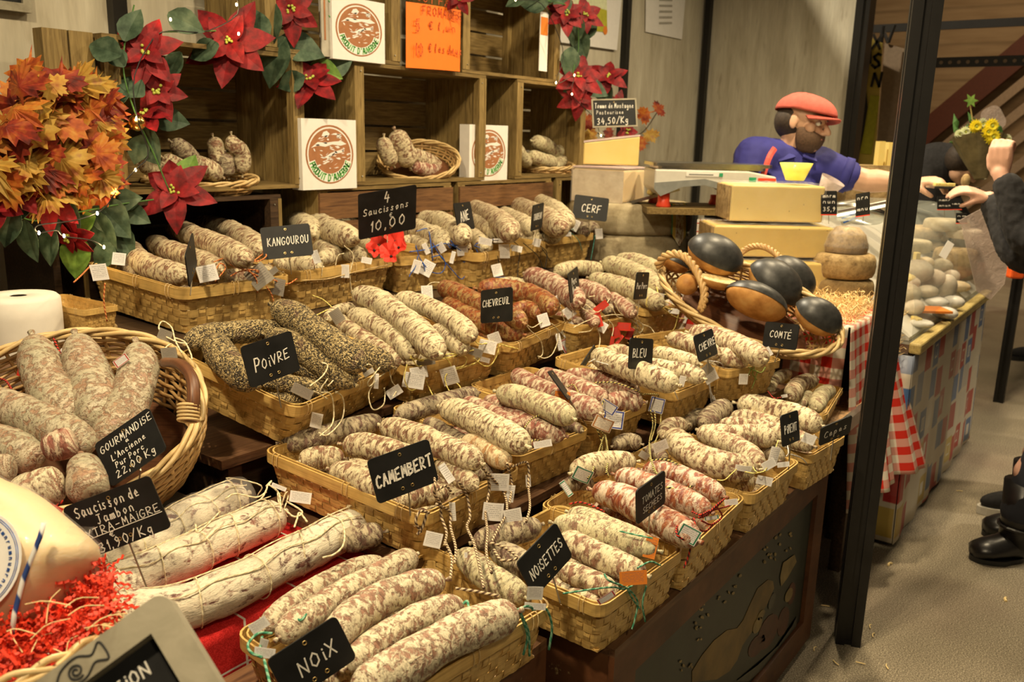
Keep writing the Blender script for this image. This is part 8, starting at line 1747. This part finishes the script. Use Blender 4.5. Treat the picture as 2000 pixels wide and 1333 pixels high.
for px in ([(1412,978),(1395,995),(1378,1008),(1365,1012),(1385,1000),(1420,990),(1432,985)],[(1400,990),(1410,1010),(1390,1025),(1370,1018)],[(1362,1030),(1352,1058),(1345,1085),(1336,1110)],[(1330,1020),(1322,1030),(1322,1045),(1335,1055)],[(1355,1010),(1360,1030),(1378,1038),(1395,1022)],[(1386,1000),(1402,985),(1415,975)],[(1112,985),(1135,982),(1165,992),(1180,1000)],[(1385,998),(1368,1006),(1352,1000)]):twine('tomate',px,'twine_red',.0016)
for px in ([(1268,865),(1272,900),(1285,930)],[(1272,900),(1300,898),(1325,908)],[(1300,952),(1330,956),(1352,950)],[(1180,850),(1170,880),(1158,920),(1148,935)],[(1182,850),(1188,890),(1184,925)]):twine('tomate',px,'twine_blackyellow',.0017)
for px,w,h,a,mt in (((1345,1045),40,34,26,'tag_green'),((1138,928),38,30,24,'tag_green'),((1290,872),30,22,-22,'tag_white'),((1106,955),12,34,-34,'tag_green'),((1258,890),20,14,32,'tag_grey'),((1428,982),26,12,-10,'tag_white'),((1390,1012),28,8,-12,'tag_green')):ptag('tomate',px,w,h,a,mt)
for px in ([(1466,896),(1452,905),(1430,925),(1415,938),(1400,938)],[(1466,898),(1475,920),(1490,922),(1500,912)],[(1455,922),(1475,925),(1500,920)],[(1508,890),(1515,875),(1520,860)]):twine('piment',px,'twine_yellow',.0010)
for px,w,h,a,mt in (((1493,940),30,18,10,'tag_white'),((1452,915),32,12,8,'tag_white'),((1502,908),28,18,-30,'tag_white'),((1512,890),18,36,10,'tag_white'),((1530,908),24,10,-6,'tag_white')):ptag('piment',px,w,h,a,mt)
for px in ([(1384,748),(1392,780),(1390,795)],[(1386,750),(1398,785)],[(1590,850),(1600,860),(1602,872)],[(1545,888),(1565,895),(1575,905)],[(1538,870),(1540,885),(1536,892)]):twine('cepes',px,'twine_white',.0013)
for px,w,h,a,mt in (((1580,858),24,20,22,'tag_white'),):ptag('cepes',px,w,h,a,mt)
for px,w,h,a,mt in (((1532,774),12,6,-10,'tag_white'),):ptag('back',px,w,h,a,mt)
twine('back',[(1500,765),(1512,778),(1528,776)],'twine_red',.0013)
F_=[o for o,*_ in SAUS if o.name.startswith('fat_sausage')]
def ftag(o,px,Z,w,h,a,mat):
 c=at_d(px[0],px[1],Z);a=math.radians(a);M=frame_m(c,CRT*math.cos(a)-CUP*math.sin(a),CRT*math.sin(a)+CUP*math.cos(a));W_,H_=w*Z/1700,h*Z/1700;m=MB();m.add([M @ Vector((x*W_/2,y*H_/2,z)) for z in (0,.0008) for x,y in ((-1,-1),(1,-1),(1,1),(-1,1))],[(4,5,6,7),(3,2,1,0),(0,1,5,4),(1,2,6,5),(2,3,7,6),(3,0,4,7)],[((0,0),(1,0),(1,1),(0,1))]*6);m.build('paper_tag',mat,o)
ftag(F_[2],(237,705),1.50,30,16,-36,'tag_red');ftag(F_[0],(40,720),1.56,8,30,14,'tag_solid_red');ftag(F_[6],(103,1008),1.24,28,42,24,'tag_solid_red');ftag(F_[1],(118,690),1.58,8,18,40,'tag_white')
for o,P,mt in ((F_[0],[(104,660,1.60),(118,690,1.57),(133,710,1.55),(136,750,1.53),(158,800,1.50),(166,825,1.48)],'twine_red'),(F_[3],[(0,740,1.52),(12,745,1.50),(28,768,1.46),(50,788,1.44)],'twine_red'),(F_[3],[(0,798,1.43),(30,808,1.43)],'twine_red'),(F_[6],[(66,985,1.27),(85,990,1.25),(105,992,1.25),(125,978,1.25)],'twine_red')):
 m=MB();m.tube(spline([at_d(*p) for p in P],24),.0018,6);m.build('string',mt,o,smooth=True)
H_=[o for o,*_ in SAUS if o.name.startswith('tied_sausage')]
def ztag(o,px,z,w,h,a,mat):p=at_z(px[0],px[1],z);ftag(o,px,dep(p),w,h,a,mat)
ztag(H_[1],(587,972),.70,42,22,8,'tag_white');ztag(H_[1],(545,952),.70,30,8,22,'tag_white')
for o,P in ((H_[1],[(548,1000),(545,965),(525,948),(520,958),(510,975),(490,985)]),(H_[1],[(525,948),(530,940),(520,950)]),(H_[1],[(555,995),(575,1010),(590,1000),(560,980)]),(H_[0],[(600,1020),(585,1002),(580,1015),(575,1030)]),(H_[0],[(640,1005),(668,1020),(672,1060),(655,1082),(630,1090)]),(H_[2],[(440,975),(460,965),(500,972),(520,962)]),(H_[2],[(430,1000),(400,1030),(385,1040),(382,1025)])):
 m=MB();m.tube(spline([at_z(x,y,.690) for x,y in P],22),.0016,6);m.build('string','twine_cream',o,smooth=True)
t=thing('poppy_bunch',at_z(755,495,.96),'bunch of bright red cloth poppies under the big 10,00 slate','flowers');rg=random.Random(12)
for (x,y,r) in ((738,480,20),(772,472,22),(760,492,18),(780,485,16),(765,502,14),(730,490,13)):
 c=at_z(x,y,.975);s=dep(c)/1700;n=(CBK+CRT*rg.uniform(-.5,.5)+CUP*rg.uniform(-.4,.4)).normalized();sx_=n.cross(UZ).normalized();vy=sx_.cross(n);m=MB();vs=[c];N=20
 for ring in (1,2):
  for k in range(N):a=2*PI*k/N;R0=r*s*ring/2*(1+.16*math.sin(a*4+x)+rg.uniform(-.06,.06));vs.append(c+sx_*R0*math.cos(a)+vy*R0*math.sin(a)+n*(R0*.35*math.sin(a*5+y)*.4+.006*ring))
 fs=[(0,1+k,1+(k+1) % N) for k in range(N)]+[(1+k,1+N+k,1+N+(k+1) % N,1+(k+1) % N) for k in range(N)];m.add(vs,fs);o=m.build('bloom','poppy_red',t,smooth=False);md=o.modifiers.new('thick','SOLIDIFY');md.thickness=.0008
 m=MB();m.ball(c+n*.005,.004,8,6);m.build('flower_eye','lamp_black',o)
def tray(cx,cy,Z,a_px,b_px,lift_,label,tilt=.35):
 c=at_y(cx,cy,2.33-.02*(cx>700));Z=dep(c);nn=(UZ*math.cos(tilt)-FV*math.sin(tilt)).normalized();e2=nn.cross(HV).normalized();return wicker('wicker_tray',c,HV,e2,nn,a_px*Z/1700,b_px,.05,label,nst=26,nw=5,flare=.78,rr_=.004,rimr=.006,group='wicker trays in the crates')
tray(392,350,2.78,108,.12,0,'round wicker tray of sausages in the left crate',.10)
tray(818,312,3.05,78,.13,0,'wicker tray tipped forward in the middle crate',.55)
tray(1066,322,3.30,54,.10,0,'wicker tray of sausages in the right crate',.15)
def csaus(items,grp):
 ZZ=sum(i[2] for i in items)/len(items)
 for kind,pts,Z,r,lab in items:
  P=[at_y(x,y,2.30+(Z-ZZ)*.6) for x,y,*q in pts];sausage(KN[kind],P,r*dep(P[1])*1.4/1700,lab,grp,rings=28,seg=14)
csaus([('m',[(272,322),(318,334),(362,350)],2.72,13,'sausage at the left of the tray in the left crate, under a green leaf'),('m',[(318,308),(345,325),(385,345)],2.76,13,'sausage behind the leftmost one in the left crate'),('d',[(335,278),(352,290),(372,312),(392,340)],2.82,14,'dark ended sausage leaning in the left crate'),('m',[(372,318),(405,330),(432,345)],2.74,14,'sausage lying in the middle of the tray in the left crate'),('m',[(416,268),(422,290),(428,325)],2.84,12,'upright sausage beside a small dark tag in the left crate'),('m',[(452,264),(456,282),(472,300),(474,340)],2.78,12,'upright sausage with a rounded tip at the right of the left crate'),('d',[(440,300),(442,322),(446,345)],2.80,11,'short dark sausage between the two upright ones')],'sausages in the left crate')
csaus([('m',[(750,268),(752,290),(768,322)],2.98,12,'sausage at the left in the middle crate'),('m',[(772,256),(784,285),(800,325)],2.96,15,'thick sausage with a tied tip standing in the middle crate'),('m',[(790,300),(825,312),(862,330)],2.98,12,'sausage lying right in the tipped tray'),('p',[(805,325),(835,332),(868,332)],2.95,10,'pinkish sausage low in the tipped tray')],'sausages in the middle crate')
csaus([('g',[(1000,278),(1014,300),(1034,322)],3.22,10,'sausage behind the post of the right crate'),('g',[(1040,276),(1068,286),(1090,312)],3.26,11,'upper sausage in the tray of the right crate'),('g',[(1034,302),(1056,312),(1084,318)],3.20,10,'lower sausage in the tray of the right crate'),('g',[(1084,298),(1100,294),(1114,294)],3.24,9,'short sausage end pointing right in the right crate'),('g',[(1080,330),(1092,318),(1104,310)],3.20,9,'small sausage at the right rim of the tray in the right crate')],'sausages in the right crate')
for k_,kd,n_,w_ in (('kang','m',5,'the top left basket'),('b2','f',4,'the basket behind the KANGOUROU slate'),('b3','f',4,'the basket with blue strings'),('b4','f',4,'the basket with black strings'),('poivre','q',5,'the pepper basket'),('nature','f',5,'the basket of long white sausages'),('chevr','r',5,'the red brown sausage basket'),('pork','p',4,'the basket with red foil tags'),('purpork','g',4,'the basket with the yellow tangle'),('camem','m',6,'the CAMEMBERT basket'),('r3b','p',5,'the basket with the orange label'),('r3c','p',5,'the basket with blue edged tags'),('bleu','f',4,'the BLEU basket'),('chevre','m',4,'the CHEVRE basket'),('noix','n',7,'the NOIX basket'),('noisette','m',5,'the NOISETTES basket'),('tomate','t',5,'the TOMATES SECHEES basket'),('piment','m',5,'the PIMENT basket'),('cepes','m',4,'the CEPES basket')):fillers(k_,kd,n_,w_)
t=None;rg=random.Random(31)
for i,(x,y) in enumerate(((1735,1105),(1590,1272),(1638,1300),(1690,1298),(1965,1175),(1705,1245),(1735,1308),(1880,960),(1700,1228),(1620,1185))):
 p=at_z(x,y,.003);m=MB();a=rg.uniform(0,3);d=Vector((math.cos(a),math.sin(a),0));m.tube(spline([p,p+d*.012+Vector((0,0,.002)),p+d*.022+Vector((d.y,-d.x,0))*.006],8),(.004 if i in (0,4) else .0016),5);o=m.build('floor_scrap','straw');tag(o,'scrap of straw or peel lying on the aisle floor','scrap','scraps on the aisle floor')
